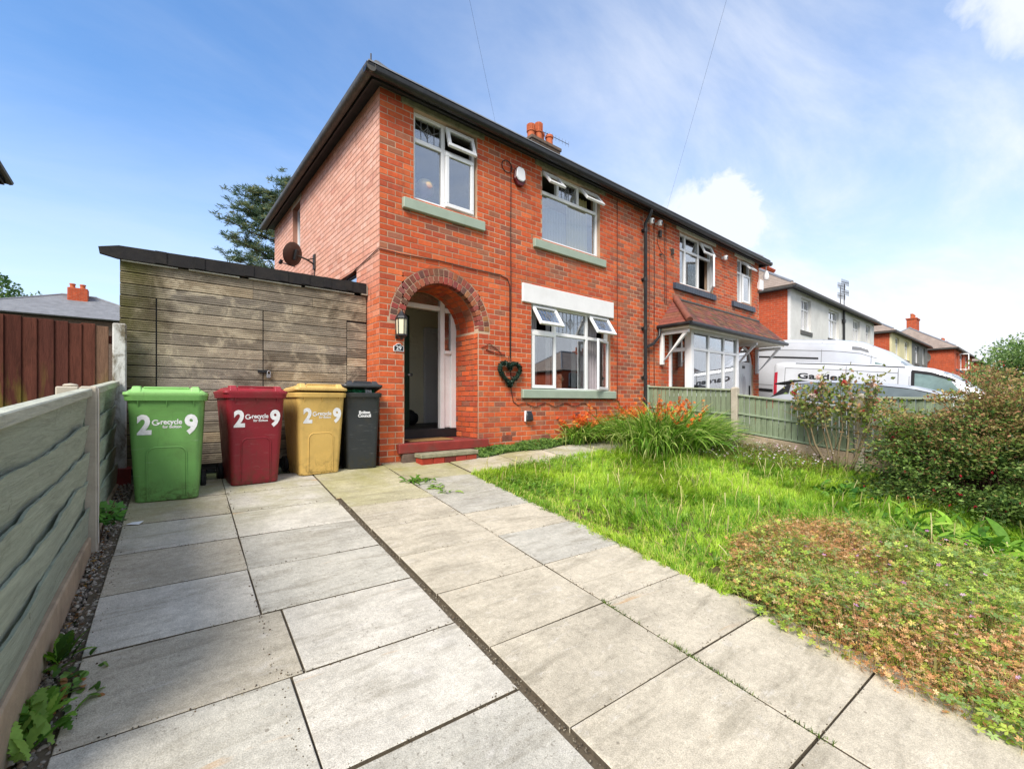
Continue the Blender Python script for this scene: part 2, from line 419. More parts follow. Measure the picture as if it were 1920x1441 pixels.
# the road in front of the gardens, out of the picture but in the window panes
def asphalt():
    t = NT('asphalt'); c = t.scale((0.055, 0.055, 0.058), t.rng(t.noise(60, 3), 0.3, 0.7, 0.8, 1.2))
    return t.done(t.bsdf(c, 0.9, 0, 0.2, t.noise(150, 2), 0.4, 0.004))
MAT['asphalt'] = asphalt()
b = MB(); zr = gzf(0, -9) - 0.05
b.box(-60, 90, -17.0, -10.6, zr - 0.1, zr + 0.02)
tag(b.build('road', 'asphalt'), kind='structure')

# ---------------------------------------------------------------- driveway: slabs in a frame turned 2.7 degrees
KD = 0.047
def drv(a, b_): return (a + KD * b_, -KD * a + b_)
def slab_mat():
    t = NT('concrete_slab')
    base = t.objcol(); rnd = t.objrand()
    off = t.node('ShaderNodeVectorMath', operation='ADD'); t.l.new(t.geo.outputs['Position'], off.inputs[0])
    cm = t.node('ShaderNodeCombineXYZ'); t.l.new(t.math('MULTIPLY', rnd, 17.0), cm.inputs[0]); t.l.new(t.math('MULTIPLY', rnd, 41.0), cm.inputs[1]); t.l.new(cm.outputs[0], off.inputs[1])
    P = off.outputs[0]
    c = t.scale(base, t.rng(t.noise(3.2, 6, 0.65, P, 0.3), 0.3, 0.7, 0.82, 1.14))
    c = t.scale(c, t.rng(t.noise(26, 5, 0.7, P), 0.3, 0.7, 0.84, 1.14))
    # brushed streaks across the slab, broken dark stains, pale scuffs, pits
    st = t.noise(2.4, 6, 0.65, P, 0.5, (0.9, 4.5, 1))
    c = t.mix(t.rng(st, 0.50, 0.70, 0, 0.50), c, lin('77705F'))
    sc = t.noise(3.4, 5, 0.7, P, 0.8, (1.2, 3.0, 1))
    c = t.mix(t.rng(sc, 0.58, 0.74, 0, 0.45), c, lin('D2CDC4'))
    sp = t.noise(48, 3, 0.75, P); gate = t.rng(t.noise(1.7, 3, 0.5, P), 0.42, 0.62)
    c = t.mix(t.math('MULTIPLY', t.rng(sp, 0.58, 0.68), t.math('MULTIPLY', gate, 0.6)), c, lin('574E42'))
    ag = t.noise(190, 2, 0.6, P)
    c = t.scale(c, t.rng(ag, 0.35, 0.65, 0.78, 1.20))
    vor = t.node('ShaderNodeTexVoronoi'); vor.inputs['Scale'].default_value = 5.0; t.l.new(P, vor.inputs['Vector'])
    c = t.mix(t.math('MULTIPLY', t.rng(vor.outputs['Distance'], 0.05, 0.035), 0.55), c, lin('5E564A'))
    # algae bloom by the house
    xyz = t.sep()
    al = t.math('MULTIPLY', t.rng(xyz[1], -1.9, -0.6), t.rng(t.noise(1.4, 5, 0.65), 0.40, 0.62, 0, 0.60))
    c = t.mix(al, c, lin('85813F'))
    ru = t.rng(t.noise(0.9, 4, 0.6, P, 1.2, (1, 5, 1)), 0.66, 0.74, 0, 0.5)
    c = t.mix(ru, c, lin('B48A55'))
    return t.done(t.bsdf(c, 0.9, 0, 0.22, t.math('ADD', ag, t.math('MULTIPLY', t.noise(30, 4), 0.7)), 0.5, 0.004))
MAT['slab'] = slab_mat()
MAT['joint'] = simple('dark_joint_grit', lin('5A5142'), 0.95, 0.3, 40, 0.6, 120)
drive = MB()
for (a0, a1, b0, b1) in [(-2.62, 0.98, -8.2, -0.05)]:
    n = 10
    for i in range(n):
        q0, q1 = b0 + (b1 - b0) * i / n, b0 + (b1 - b0) * (i + 1) / n
        p = [drv(a0, q0), drv(a1, q0), drv(a1, q1), drv(a0, q1)]
        drive.add([(x, y, gzf(x, y) - 0.016) for x, y in p], [(0, 1, 2, 3)])
drive = tag(drive.build('driveway', 'joint', fix=False), kind='structure')
rs = random.Random(5)
SLAB_N = 0
def slab(a0, a1, b0, b1, tint, dz=0.0, parent=None, gap=0.0035, skew=0.0):
    j = lambda: rs.uniform(-0.003, 0.003)
    g2 = gap * (1.9 if a0 < -0.95 else 1.25)
    cs = [(a0 + gap + j(), b0 + g2 + j()), (a1 - gap + j(), b0 + g2 + skew + j()), (a1 - gap + j(), b1 - g2 + skew + j()), (a0 + gap + j(), b1 - g2 + j())]
    pts = [drv(*c) for c in cs]
    tz = [dz + rs.uniform(-0.003, 0.003) for _ in pts]
    cx = sum(p[0] for p in pts) / 4; cy = sum(p[1] for p in pts) / 4; cz = gzf(cx, cy)
    bot = [(x - cx, y - cy, gzf(x, y) - cz - 0.045) for (x, y) in pts]
    top = [(x - cx, y - cy, gzf(x, y) - cz + t) for (x, y), t in zip(pts, tz)]
    m = MB(); m.hexa(bot + top); m.m = [1, 0, 1, 1, 1, 1]
    k = rs.uniform(0.90, 1.07)
    m.build('paving_slab', ['slab', 'joint'], parent or drive, bevel=0.003, loc=(cx, cy, cz), color=[c * k for c in lin(tint)])
GREY, WARM, DIRT, PALE, OLIVE = 'B3AFA2', 'BAB19D', 'ADA593', 'BCB7AA', 'B0A98A'
rows = [-0.71 - 0.603 * n for n in range(-1, 9)]
rows[0] = -0.12
lt = [DIRT, DIRT, PALE, DIRT, PALE, DIRT, GREY, GREY, GREY]
mt = [PALE, PALE, PALE, GREY, GREY, PALE, PALE, GREY, GREY]
for i in range(9):
    J = [-1.825, -1.825, -1.825, -1.825, -1.825, -1.724, -1.78, -1.78, -1.80][i]
    slab(-2.564, J, rows[i + 1], rows[i], lt[i])
    slab(J, -0.920, rows[i + 1], rows[i], mt[i])
r1 = [-0.12, -0.654, -1.28] + [-1.612 - 0.604 * n for n in range(0, 8)]
for i in range(len(r1) - 1):
    slab(-0.884 if i > 1 else -0.915, 0.010, r1[i + 1], r1[i], [OLIVE, OLIVE, OLIVE, WARM, WARM, WARM, WARM, WARM, WARM, WARM][i], 0.014 if i > 1 else 0.004)
r2 = [-0.955] + [-1.612 - 0.604 * n for n in range(0, 8)]
for i in range(len(r2) - 1):
    slab(0.014, 0.93, r2[i + 1], r2[i], [GREY, GREY, WARM, GREY, WARM, WARM, WARM, WARM][i], 0.013)
path = MB()
for i in range(9):
    x0, x1 = 0.0 + i * 0.55, 0.55 + i * 0.55
    path.add([(x, y, gzf(x, y) - 0.016) for x, y in ((x0, -1.1), (x1, -1.1), (x1, -0.02), (x0, -0.02))], [(0, 1, 2, 3)])
path = tag(path.build('garden_path', 'joint', fix=False), kind='structure')
for i in range(5):
    slab(0.02 + i * 0.93, 0.93 + i * 0.93, -0.94, -0.30 + 0.045 * i, [OLIVE, WARM, WARM, GREY, GREY][i], 0.006, path)
for i in range(5): slab(0.02 + i * 0.93, 0.93 + i * 0.93, -0.29 + 0.045 * i, 0.0 + 0.05 * i, WARM, 0.0, path)
# soil of the lawn and of the bed under the window
m = MB()
xs = [0.86, 2, 3.2, 4.4, 5.4, 6.25]; ys = [-7.8, -7, -6, -5, -4, -3, -2, -0.98]
for i in range(len(xs) - 1):
    for j in range(len(ys) - 1):
        q = [(xs[i], ys[j]), (xs[i + 1], ys[j]), (xs[i + 1], ys[j + 1]), (xs[i], ys[j + 1])]
        q = [(x + (KD * (y + 1.0) if x < 1 else 0), y) for x, y in q]
        m.add([(x, y, gzf(x, y) - 0.004) for x, y in q], [(0, 1, 2, 3)])
tag(m.build('lawn', 'soil', fix=False), kind='structure')
m = MB()
m.add([(x, y, gzf(x, y) + 0.012) for x, y in ((1.62, -0.24), (6.2, -0.12), (6.2, -0.01), (1.62, -0.01))], [(0, 1, 2, 3)])
m.add([(x, y, gzf(x, y) + 0.006) for x, y in ((4.55, -1.0), (6.2, -1.0), (6.2, -0.12), (4.55, -0.14))], [(0, 1, 2, 3)])
tag(m.build('flower_bed', 'soil', fix=False), kind='structure')
# ================================================================ brick walls
CH, BL = 0.0850, 0.2337                 # course height and brick length, joints included
JT = 0.0125
def clip_rect(r, o):
    """rect r minus rect o -> rects"""
    a0, a1, z0, z1 = r; p0, p1, q0, q1 = o
    if p0 >= a1 or p1 <= a0 or q0 >= z1 or q1 <= z0: return [r]
    out = []
    if a0 < p0: out.append((a0, p0 - JT * 0.5, z0, z1))
    if a1 > p1: out.append((p1 + JT * 0.5, a1, z0, z1))
    m0, m1 = max(a0, p0), min(a1, p1)
    if z0 < q0: out.append((m0, m1, z0, q0 - 0.004))
    if z1 > q1: out.append((m0, m1, q1 + 0.004, z1))
    return out
def brick_quads(a0, a1, z0, z1, openings, seed, arch=None):
    rn = random.Random(seed); out = []
    n = int(round((z1 - z0) / CH)); 
    for i in range(n):
        zz0 = z0 + i * CH + JT / 2; zz1 = z0 + (i + 1) * CH - JT / 2
        if zz1 > z1: zz1 = z1 - 0.003
        a = a0 - (BL / 2 if i % 2 else 0.0)
        while a < a1:
            b0, b1 = max(a + JT / 2, a0), min(a + BL - JT / 2, a1)
            a += BL
            if b1 - b0 < 0.02: continue
            rects = [(b0, b1, zz0, zz1)]
            for o in openings:
                rects = [q for r_ in rects for q in clip_rect(r_, o)]
            for r_ in rects:
                if r_[1] - r_[0] < 0.025 or r_[3] - r_[2] < 0.015: continue
                jz = rn.uniform(-0.002, 0.002)
                c = [(r_[0], r_[2] + jz), (r_[1], r_[2] + jz), (r_[1], r_[3] + jz), (r_[0], r_[3] + jz)]
                if arch:
                    ax, az, ar = arch
                    def inside(p): return p[1] > az and (p[0] - ax) ** 2 + (p[1] - az) ** 2 < ar * ar
                    if r_[3] > az + 0.01 and (any(inside(p) for p in c) or (r_[0] < ax < r_[1] and r_[2] < az + ar)):
                        cc = []
                        left = (r_[0] + r_[1]) / 2 < ax
                        for k, p in enumerate(c):
                            dz = max(p[1] - az, 0.0)
                            hw = math.sqrt(max(ar * ar - dz * dz, 0)) + 0.008 if abs(dz) < ar else 0
                            if hw == 0: cc.append(p); continue
                            if left: cc.append((min(p[0], ax - hw), p[1]))
                            else: cc.append((max(p[0], ax + hw), p[1]))
                        if cc[1][0] - cc[0][0] < 0.012 and cc[2][0] - cc[3][0] < 0.012: continue
                        if cc[1][0] - cc[0][0] < 0.004: cc[1] = (cc[0][0] + 0.004, cc[1][1]) if left else cc[1]; cc[0] = cc[0] if left else (cc[1][0] - 0.004, cc[0][1])
                        c = cc
                out.append(c)
    return out
def brick_prism(mb, c, fn, tint, proud=0.009, ch=0.003):
    ca = sum(p[0] for p in c) / 4; cz = sum(p[1] for p in c) / 4
    ins = []
    for a, z in c:
        ins.append((a + (ch if a < ca else -ch), z + (ch if z < cz else -ch)))
    vs = [fn(a, z, -0.004) for a, z in c] + [fn(a, z, -proud + 0.002) for a, z in c] + [fn(a, z, -proud) for a, z in ins]
    fs = [(0, 1, 5, 4), (1, 2, 6, 5), (2, 3, 7, 6), (3, 0, 4, 7), (4, 5, 9, 8), (5, 6, 10, 9), (6, 7, 11, 10), (7, 4, 8, 11), (8, 9, 10, 11)]
    mb.add(vs, fs, tint)
def brick_meshes(fnname):
    """shared meshes for whole and half bricks, centred on the origin; a along X (front) or Y (side)"""
    out = {}
    for nm, ln in (('whole', BL - JT), ('half', BL / 2 - JT)):
        m = MB(); h = CH - JT
        fn = (lambda a, z, d: (a, d, z)) if fnname == 'front' else (lambda a, z, d: (d, a, z))
        brick_prism(m, [(-ln / 2, -h / 2), (ln / 2, -h / 2), (ln / 2, h / 2), (-ln / 2, h / 2)], fn, None)
        out[nm] = m.mesh('brick', 'brick_o')
    return out
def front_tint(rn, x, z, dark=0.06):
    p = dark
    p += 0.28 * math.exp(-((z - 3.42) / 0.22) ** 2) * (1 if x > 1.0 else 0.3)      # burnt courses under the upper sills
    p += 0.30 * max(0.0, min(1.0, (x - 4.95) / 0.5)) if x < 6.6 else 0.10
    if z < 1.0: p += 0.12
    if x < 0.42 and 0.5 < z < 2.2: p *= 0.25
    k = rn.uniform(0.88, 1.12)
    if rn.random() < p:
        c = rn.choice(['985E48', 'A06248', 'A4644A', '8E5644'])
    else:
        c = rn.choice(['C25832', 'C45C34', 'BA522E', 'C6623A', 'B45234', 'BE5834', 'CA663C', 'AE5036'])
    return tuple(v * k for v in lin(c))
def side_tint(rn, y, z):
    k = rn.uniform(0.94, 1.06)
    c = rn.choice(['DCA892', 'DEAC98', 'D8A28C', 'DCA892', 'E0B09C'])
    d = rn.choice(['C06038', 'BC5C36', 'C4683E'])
    f = max(0.0, min(1.0, (z - 1.9 + rn.uniform(-0.3, 0.3)) / 1.3))  # pinker with height: sunlit top and shaded foot put into the tint
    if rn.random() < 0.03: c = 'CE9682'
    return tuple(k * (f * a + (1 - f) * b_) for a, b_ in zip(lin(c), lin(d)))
MORT = lambda fn: (lambda a, z, d: fn(a, z, d - 0.0055))      # mortar stands almost flush with the brick faces
FRONT = lambda Y0: (lambda a, z, d: (a, Y0 + 0.009 + d, z))
def wall_sheet(mb, a0, a1, z0, z1, openings, fn, thick, arch=None):
    """a wall with square openings (and an arched one), with reveals"""
    A = sorted({a0, a1, *[v for o in openings for v in o[:2]]}); Zs = sorted({z0, z1, *[v for o in openings for v in o[2:]]})
    A = [a for a in A if a0 <= a <= a1]; Zs = [z for z in Zs if z0 <= z <= z1]
    inside = lambda a, z: any(o[0] < a < o[1] and o[2] < z < o[3] for o in openings)
    for i in range(len(A) - 1):
        for j in range(len(Zs) - 1):
            am, zm = (A[i] + A[i + 1]) / 2, (Zs[j] + Zs[j + 1]) / 2
            if inside(am, zm): continue
            mb.add([fn(A[i], Zs[j], 0), fn(A[i + 1], Zs[j], 0), fn(A[i + 1], Zs[j + 1], 0), fn(A[i], Zs[j + 1], 0)], [(0, 1, 2, 3)])
            mb.add([fn(A[i], Zs[j], thick), fn(A[i + 1], Zs[j], thick), fn(A[i + 1], Zs[j + 1], thick), fn(A[i], Zs[j + 1], thick)], [(3, 2, 1, 0)])
    for o in openings:
        p = [(o[0], o[2]), (o[1], o[2]), (o[1], o[3]), (o[0], o[3])]
        for k in range(4):
            (x0, y0), (x1, y1) = p[k], p[(k + 1) % 4]
            if abs(y0 - z0) < 1e-6 and abs(y1 - z0) < 1e-6: continue
            mb.add([fn(x0, y0, 0), fn(x1, y1, 0), fn(x1, y1, thick), fn(x0, y0, thick)], [(0, 1, 2, 3)])
    if arch:
        ax, az, ar, top = arch     # rectangular opening up to `top` above the arch is refilled round the curve
        n = 28
        for k in range(n):
            t0, t1 = math.pi * k / n, math.pi * (k + 1) / n
            x0, q0 = ax - ar * math.cos(t0), az + ar * math.sin(t0); x1, q1 = ax - ar * math.cos(t1), az + ar * math.sin(t1)
            for d in (0, thick):
                mb.add([fn(x0, q0, d), fn(x1, q1, d), fn(x1, top, d), fn(x0, top, d)], [(0, 1, 2, 3)])
            mb.add([fn(x0, q0, 0), fn(x1, q1, 0), fn(x1, q1, thick), fn(x0, q0, thick)], [(0, 1, 2, 3)])

def lay_bricks(parent, specs, limit, stuff_name):
    """specs: (quads, fn, kind, tintfn). The nearest whole bricks are objects, the rest one joined part of brick faces."""
    items = []
    for quads, fn, kind, tf in specs:
        for c in quads:
            ca = sum(p[0] for p in c) / 4; cz = sum(p[1] for p in c) / 4
            w = c[1][0] - c[0][0]; rectq = abs(c[0][0] - c[3][0]) < 1e-6 and abs(c[1][0] - c[2][0]) < 1e-6 and abs((c[3][1] - c[0][1]) - (CH - JT)) < 0.002
            nm = 'whole' if abs(w - (BL - JT)) < 0.004 else None
            pos = fn(ca, cz, 0); d = np.linalg.norm(np.array(pos) - CAM)
            hidden = (kind == 'side' and cz < 2.45 and ca > 0.44)
            items.append((d if (nm and rectq and not hidden) else 1e9, c, fn, kind, tf(ca, cz), nm, pos))
    items.sort(key=lambda q: q[0])
    rest = MB(); meshes = {}
    for i, (d, c, fn, kind, tint, nm, pos) in enumerate(items):
        if i < limit and d < 1e8:
            if kind not in meshes: meshes[kind] = brick_meshes(kind)
            link('brick', meshes[kind][nm], parent, loc=pos, color=tint)
        else: brick_prism(rest, c, fn, tint)
    rest.build(stuff_name, 'brick', parent, kind='stuff', fix=False)

# ================================================================ windows
def sash_parts(win, a0, a1, z0, z1, y, rot=None, bar=0.055, lead=None, name='sash', fixed=False, depth=0.05):
    """a glazed light on the plane y; rot = (axis point, axis vector, angle) swings it open"""
    M = Matrix.Identity(4)
    if rot:
        p, ax, an = rot; p = Vector(p)
        M = Matrix.Translation(p) @ Matrix.Rotation(an, 4, Vector(ax)) @ Matrix.Translation(-p)
    if not fixed:
        m = MB()
        m.box(a0, a1, y - depth, y, z0, z0 + bar); m.box(a0, a1, y - depth, y, z1 - bar, z1)
        m.box(a0, a0 + bar, y - depth + 0.001, y - 0.001, z0 + bar, z1 - bar); m.box(a1 - bar, a1, y - depth + 0.001, y - 0.001, z0 + bar, z1 - bar)
        m.xform(M).build(name, 'upvc', win, bevel=0.006)
        a0, a1, z0, z1 = a0 + bar, a1 - bar, z0 + bar, z1 - bar
    g = MB(); g.box(a0, a1, y - depth * 0.5, y - depth * 0.5 + 0.006, z0, z1)
    g.xform(M).build('pane', 'glass', win)
    if lead:
        m = MB(); yy0, yy1 = y - depth * 0.5 - 0.006, y - depth * 0.5 - 0.001
        w = 0.0028
        for i in range(1, lead):
            x = a0 + (a1 - a0) * i / lead; m.box(x - w, x + w, yy0, yy1, z0, z1)
        cx, cz = (a0 + a1) / 2, (z0 + z1) / 2; h = (z1 - z0)
        def seg(p, q, ww=w):
            d = Vector((q[0] - p[0], 0, q[1] - p[1])); n = Vector((-d.z, 0, d.x)).normalized() * ww
            P, Q = Vector((p[0], yy0 - 0.002, p[1])), Vector((q[0], yy0 - 0.002, q[1]))
            o_ = Vector((0, 0.004, 0))
            m.hexa([P - n, Q - n, Q - n + o_, P - n + o_, P + n, Q + n, Q + n + o_, P + n + o_])
        r = 0.26 * h
        dia = [(cx, cz + r), (cx + r * 0.85, cz), (cx, cz - r), (cx - r * 0.85, cz)]
        for k in range(4): seg(dia[k], dia[(k + 1) % 4], 0.0035)
        dia2 = [(cx, cz + r * 0.5), (cx + r * 0.42, cz), (cx, cz - r * 0.5), (cx - r * 0.42, cz)]
        for k in range(4): seg(dia2[k], dia2[(k + 1) % 4])
        seg((cx, cz + r), (cx, z1)); seg((cx, cz - r), (cx, z0))
        seg((cx - r * 0.85, cz), (a0, cz + 0.3 * h)); seg((cx + r * 0.85, cz), (a1, cz + 0.3 * h))
        m.xform(M).build('lead_strip', 'lead', win)
def window(parent, a0, a1, z0, z1, y, mull, trans, lights, fw=0.055, depth=0.075, name='window'):
    """frame with vertical posts (x, zlo, zhi) and cross bars (z, xlo, xhi); lights: dicts"""
    m = MB(); yb = y + depth
    m.box(a0, a1, y, yb, z0, z0 + fw); m.box(a0, a1, y, yb, z1 - fw, z1)
    m.box(a0, a0 + fw, y + 0.001, yb - 0.001, z0 + fw, z1 - fw); m.box(a1 - fw, a1, y + 0.001, yb - 0.001, z0 + fw, z1 - fw)
    for x, q0, q1 in mull: m.box(x - 0.032, x + 0.032, y + 0.002, yb - 0.002, q0, q1)
    for z, p0, p1 in trans: m.box(p0, p1, y + 0.004, yb - 0.004, z - 0.032, z + 0.032)
    win = m.build(name, 'upvc', parent, bevel=0.006)
    for L in lights:
        b0, b1, q0, q1 = L['r']; kind = L.get('k', 'fixed'); lead = L.get('lead')
        if kind == 'fixed': sash_parts(win, b0, b1, q0, q1, y + 0.06, fixed=True, lead=lead)
        elif kind == 'shut': sash_parts(win, b0 - 0.012, b1 + 0.012, q0 - 0.012, q1 + 0.012, y - 0.004, lead=lead, bar=0.06, depth=0.045)
        elif kind == 'top':
            sash_parts(win, b0 - 0.012, b1 + 0.012, q0 - 0.012, q1 + 0.012, y - 0.004, ((0, y - 0.02, q1 + 0.01), (1, 0, 0), -R(L['an'])), lead=lead, bar=0.06, depth=0.045)
        elif kind == 'side':
            hx = b1 + 0.012 if L.get('h', 'r') == 'r' else b0 - 0.012
            sg = 1 if L.get('h', 'r') == 'r' else -1
            sash_parts(win, b0 - 0.012, b1 + 0.012, q0 - 0.012, q1 + 0.012, y - 0.004, ((hx, y - 0.02, 0), (0, 0, 1), sg * R(L['an'])), lead=lead, bar=0.055, depth=0.045)
    return win
def curtain(parent, x0, x1, z0, z1, y, mat, n=12, amp=0.03, name='curtain', seed=1):
    rn = random.Random(seed); K = n * 6
    V, F = [], []
    for i in range(K + 1):
        x = x0 + (x1 - x0) * i / K
        ph = 2 * math.pi * i / 6
        for z, f in ((z0, 1.15), (z0 + (z1 - z0) * 0.5, 1.0), (z1, 0.6)):
            V.append((x, y + amp * f * math.sin(ph + 0.4 * math.sin(i * 0.7)), z))
    for i in range(K):
        for j in range(2):
            F.append((i * 3 + j, (i + 1) * 3 + j, (i + 1) * 3 + j + 1, i * 3 + j + 1))
    m = MB(); m.add(V, F); return m.build(name, mat, parent, smooth='all', fix=False)
def room(parent, x0, x1, y0, y1, z0, z1, mat='room'):
    m = MB()
    m.add([(x0, y1, z0), (x1, y1, z0), (x1, y1, z1), (x0, y1, z1)], [(0, 1, 2, 3)])
    m.add([(x0, y0, z0), (x0, y1, z0), (x0, y1, z1), (x0, y0, z1)], [(0, 1, 2, 3)])
    m.add([(x1, y0, z0), (x1, y1, z0), (x1, y1, z1), (x1, y0, z1)], [(3, 2, 1, 0)])
    m.add([(x0, y0, z0), (x1, y0, z0), (x1, y1, z0), (x0, y1, z0)], [(0, 1, 2, 3)])
    m.add([(x0, y0, z1), (x1, y0, z1), (x1, y1, z1), (x0, y1, z1)], [(3, 2, 1, 0)])
    return m.build('room_lining', mat, parent, fix=False)
def sill(parent, x0, x1, z0, z1, mat='sage', y=-0.06, name='sill'):
    m = MB(); m.hexa([(x0, y, z0), (x1, y, z0), (x1, 0.075, z0), (x0, 0.075, z0), (x0, y, z1 - 0.004), (x1, y, z1 - 0.004), (x1, 0.075, z1 + 0.018), (x0, 0.075, z1 + 0.018)])
    return m.build(name, mat, parent, bevel=0.008)

# ================================================================ our house (left half of the pair)
HW, HD, WT = 6.22, 6.48, 5.19          # width of a half, depth, wall height
house = thing('brick_house', 'red brick house with arched porch, number 29 plaque and sage green window sills', 'house', (HW / 2, HD / 2, 0))
AX, AZ, AR = 1.014, 1.99, 0.646
W1 = (0.52, 1.63, 3.80, 5.10); W2 = (3.07, 4.69, 3.80, 5.10); WG = (2.81, 5.03, 1.05, 2.62)
DOOR = (AX - AR, AX + AR, 0.0, AZ)
fop = [W1, W2, WG]
m = MB()
wall_sheet(m, 0.0, HW, -0.35, WT, fop + [(DOOR[0], DOOR[1], -0.35, AZ + AR + 0.06)], MORT(FRONT(0.0)), 0.24, (AX, AZ, AR + 0.035, AZ + AR + 0.06))
front = m.build('front_wall', 'mortar', house)
clips = [W1, W2, WG, (DOOR[0], DOOR[1], -0.4, AZ), (2.584, 5.105, 2.59, 2.925), (2.57, 5.156, 0.915, 1.067), (0.337, 1.759, 3.604, 3.755), (2.845, 4.826, 3.604, 3.755),
         (0.322, 1.774, 5.10, WT), (2.90, 4.86, 5.10, WT), (2.16, 2.34, 0.19, 0.28)]
fq = brick_quads(0.0, HW, -0.34, WT, clips, 3, (AX, AZ, 0.872))
SIDE = lambda a, z, d: (0.009 + d, a, z)
m = MB(); sop = [(4.10, 4.70, 4.0, 5.06), (0.87, 1.75, 2.50, 2.86)]
wall_sheet(m, 0.0, HD, -0.2, WT, sop, MORT(SIDE), 0.24)
m.box(0.02, HW, HD - 0.2, HD, -0.2, WT); m.box(HW - 0.1, HW - 0.002, 0.25, HD - 0.2, -0.2, WT)
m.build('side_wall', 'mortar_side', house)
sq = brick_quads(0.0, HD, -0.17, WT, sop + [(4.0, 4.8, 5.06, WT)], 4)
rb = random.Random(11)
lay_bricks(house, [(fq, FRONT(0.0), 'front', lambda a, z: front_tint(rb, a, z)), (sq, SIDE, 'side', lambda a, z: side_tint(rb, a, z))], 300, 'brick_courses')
# arch rings
for ring, (r0, r1, nb) in enumerate([(AR + 0.002, AR + 0.108, 26), (AR + 0.118, AR + 0.218, 30)]):
    for k in range(nb):
        t0 = math.pi * k / nb + 0.006 / r0; t1 = math.pi * (k + 1) / nb - 0.006 / r0
        pol = lambda r_, t: (-r_ * math.cos(t), r_ * math.sin(t))
        c = [pol(r0, t0), pol(r0, t1), pol(r1, t1), pol(r1, t0)]
        mb = MB(); dep = 0.10 if ring == 0 else 0.004
        pr = 0.012
        mb.prism(c, -pr, dep, lambda a, z, d: (a, d, z))
        tint = tuple(v * rb.uniform(0.8, 1.2) for v in lin(rb.choice(['8C5444', '965A46', '7C4C40', 'A06248', '6A443C', '8A4A3E'])))
        mb.build('arch_brick', 'brick_o', house, loc=(AX, 0.009, AZ), color=tint, bevel=0.004)
# porch lining: reveals in brick behind the arch
m = MB()
PD = 0.66
bq = brick_quads(0.012, PD, 0.26, AZ, [], 8)
for c in bq:
    brick_prism(m, c, lambda a, z, d: (DOOR[1] - 0.003 + d, a, z), front_tint(rb, 1.5, 1.2, 0.15))
    brick_prism(m, c, lambda a, z, d: (DOOR[0] + 0.003 - d, a, z), front_tint(rb, 1.5, 1.2, 0.15))
n = 22
for k in range(n):
    t0, t1 = math.pi * k / n + 0.006, math.pi * (k + 1) / n - 0.006
    for y0, y1 in ((0.118, 0.32), (0.33, 0.54), (0.55, 0.66)):
        vs = [(AX - AR * math.cos(t), y, AZ + AR * math.sin(t)) for y in (y0, y1) for t in (t0, t1)]
        m.add(vs, [(0, 1, 3, 2)], front_tint(rb, 1.5, 1.2, 0.25))
m.build('porch_lining', 'brick', house, kind='stuff', fix=False)
m = MB()
m.box(DOOR[0] - 0.24, DOOR[0] - 0.001, 0.25, PD + 0.1, 0, 2.72); m.box(DOOR[1] + 0.001, DOOR[1] + 0.22, 0.25, PD + 0.1, 0, 2.72)
for k in range(n):
    t0, t1 = math.pi * k / n, math.pi * (k + 1) / n
    rr = AR + 0.008
    m.add([(AX - rr * math.cos(t), y, AZ + rr * math.sin(t)) for y in (0.1, PD + 0.1) for t in (t0, t1)], [(0, 1, 3, 2)])
m.build('porch_wall', 'mortar', house, fix=False)
# porch floor, threshold, steps
m = MB(); m.box(DOOR[0] - 0.02, DOOR[1] + 0.02, -0.02, PD + 0.02, 0.0, 0.252); m.build('porch_floor', 'red_floor', house, bevel=0.006)
m = MB(); m.box(0.243, 1.80, -0.10, -0.021, 0.115, 0.256); m.build('porch_step', 'red_paint', house, bevel=0.012)
m = MB(); m.box(0.30, 1.80, -0.095, -0.025, -0.2, 0.112); m.build('step_base', 'soot', house, bevel=0.01)
m = MB(); m.box(0.47, 1.44, -0.32, -0.105, 0.055, 0.118); m.build('step_slab', 'old_concrete', house, bevel=0.01)
for i in range(5):
    m = MB(); x0 = 0.485 + i * 0.187; m.box(x0, x0 + 0.18, -0.305, -0.12, -0.09, 0.052)
    m.build('step_brick', 'brick_o', house, bevel=0.006, color=tuple(v * rb.uniform(0.85, 1.1) for v in lin(['9A3A2C', 'A04030', '70322A', '9C4232', 'A8442F'][i])))
m = MB(); m.box(0.50, 1.655, PD - 0.02, PD + 0.08, 0.253, 0.40); m.build('threshold', 'black_paint', house, bevel=0.006)
# door frame with fanlight and side light
m = MB(); fy0, fy1 = PD, PD + 0.09
m.box(1.345, 1.43, fy0, fy1, 0.40, 2.70); m.box(1.555, 1.66, fy0 + 0.001, fy1, 0.40, 2.66)
m.box(0.37, 1.344, fy0 + 0.002, fy1, 2.375, 2.45); m.box(1.431, 1.554, fy0 + 0.003, fy1, 2.36, 2.44)
m.box(0.37, 0.43, fy0 + 0.004, fy1, 0.40, 2.374)
frame = m.build('door_frame', 'white_paint', house, bevel=0.006)
m = MB(); m.box(1.431, 1.554, fy0 + 0.025, fy1 - 0.01, 0.41, 1.70); m.box(1.431, 1.554, fy0 - 0.012, fy0 + 0.03, 1.66, 1.715); m.box(1.44, 1.545, fy0 + 0.018, fy0 + 0.026, 0.43, 0.445)
m.build('side_panel', 'white_paint', house, bevel=0.006)
m = MB(); m.box(1.425, 1.56, fy0 + 0.04, fy0 + 0.046, 1.70, 2.37); m.box(1.425, 1.56, fy0 + 0.04, fy0 + 0.046, 2.43, 2.66); m.box(0.43, 1.35, fy0 + 0.04, fy0 + 0.046, 2.44, 2.72)
m.build('fanlight_pane', 'glass', house)
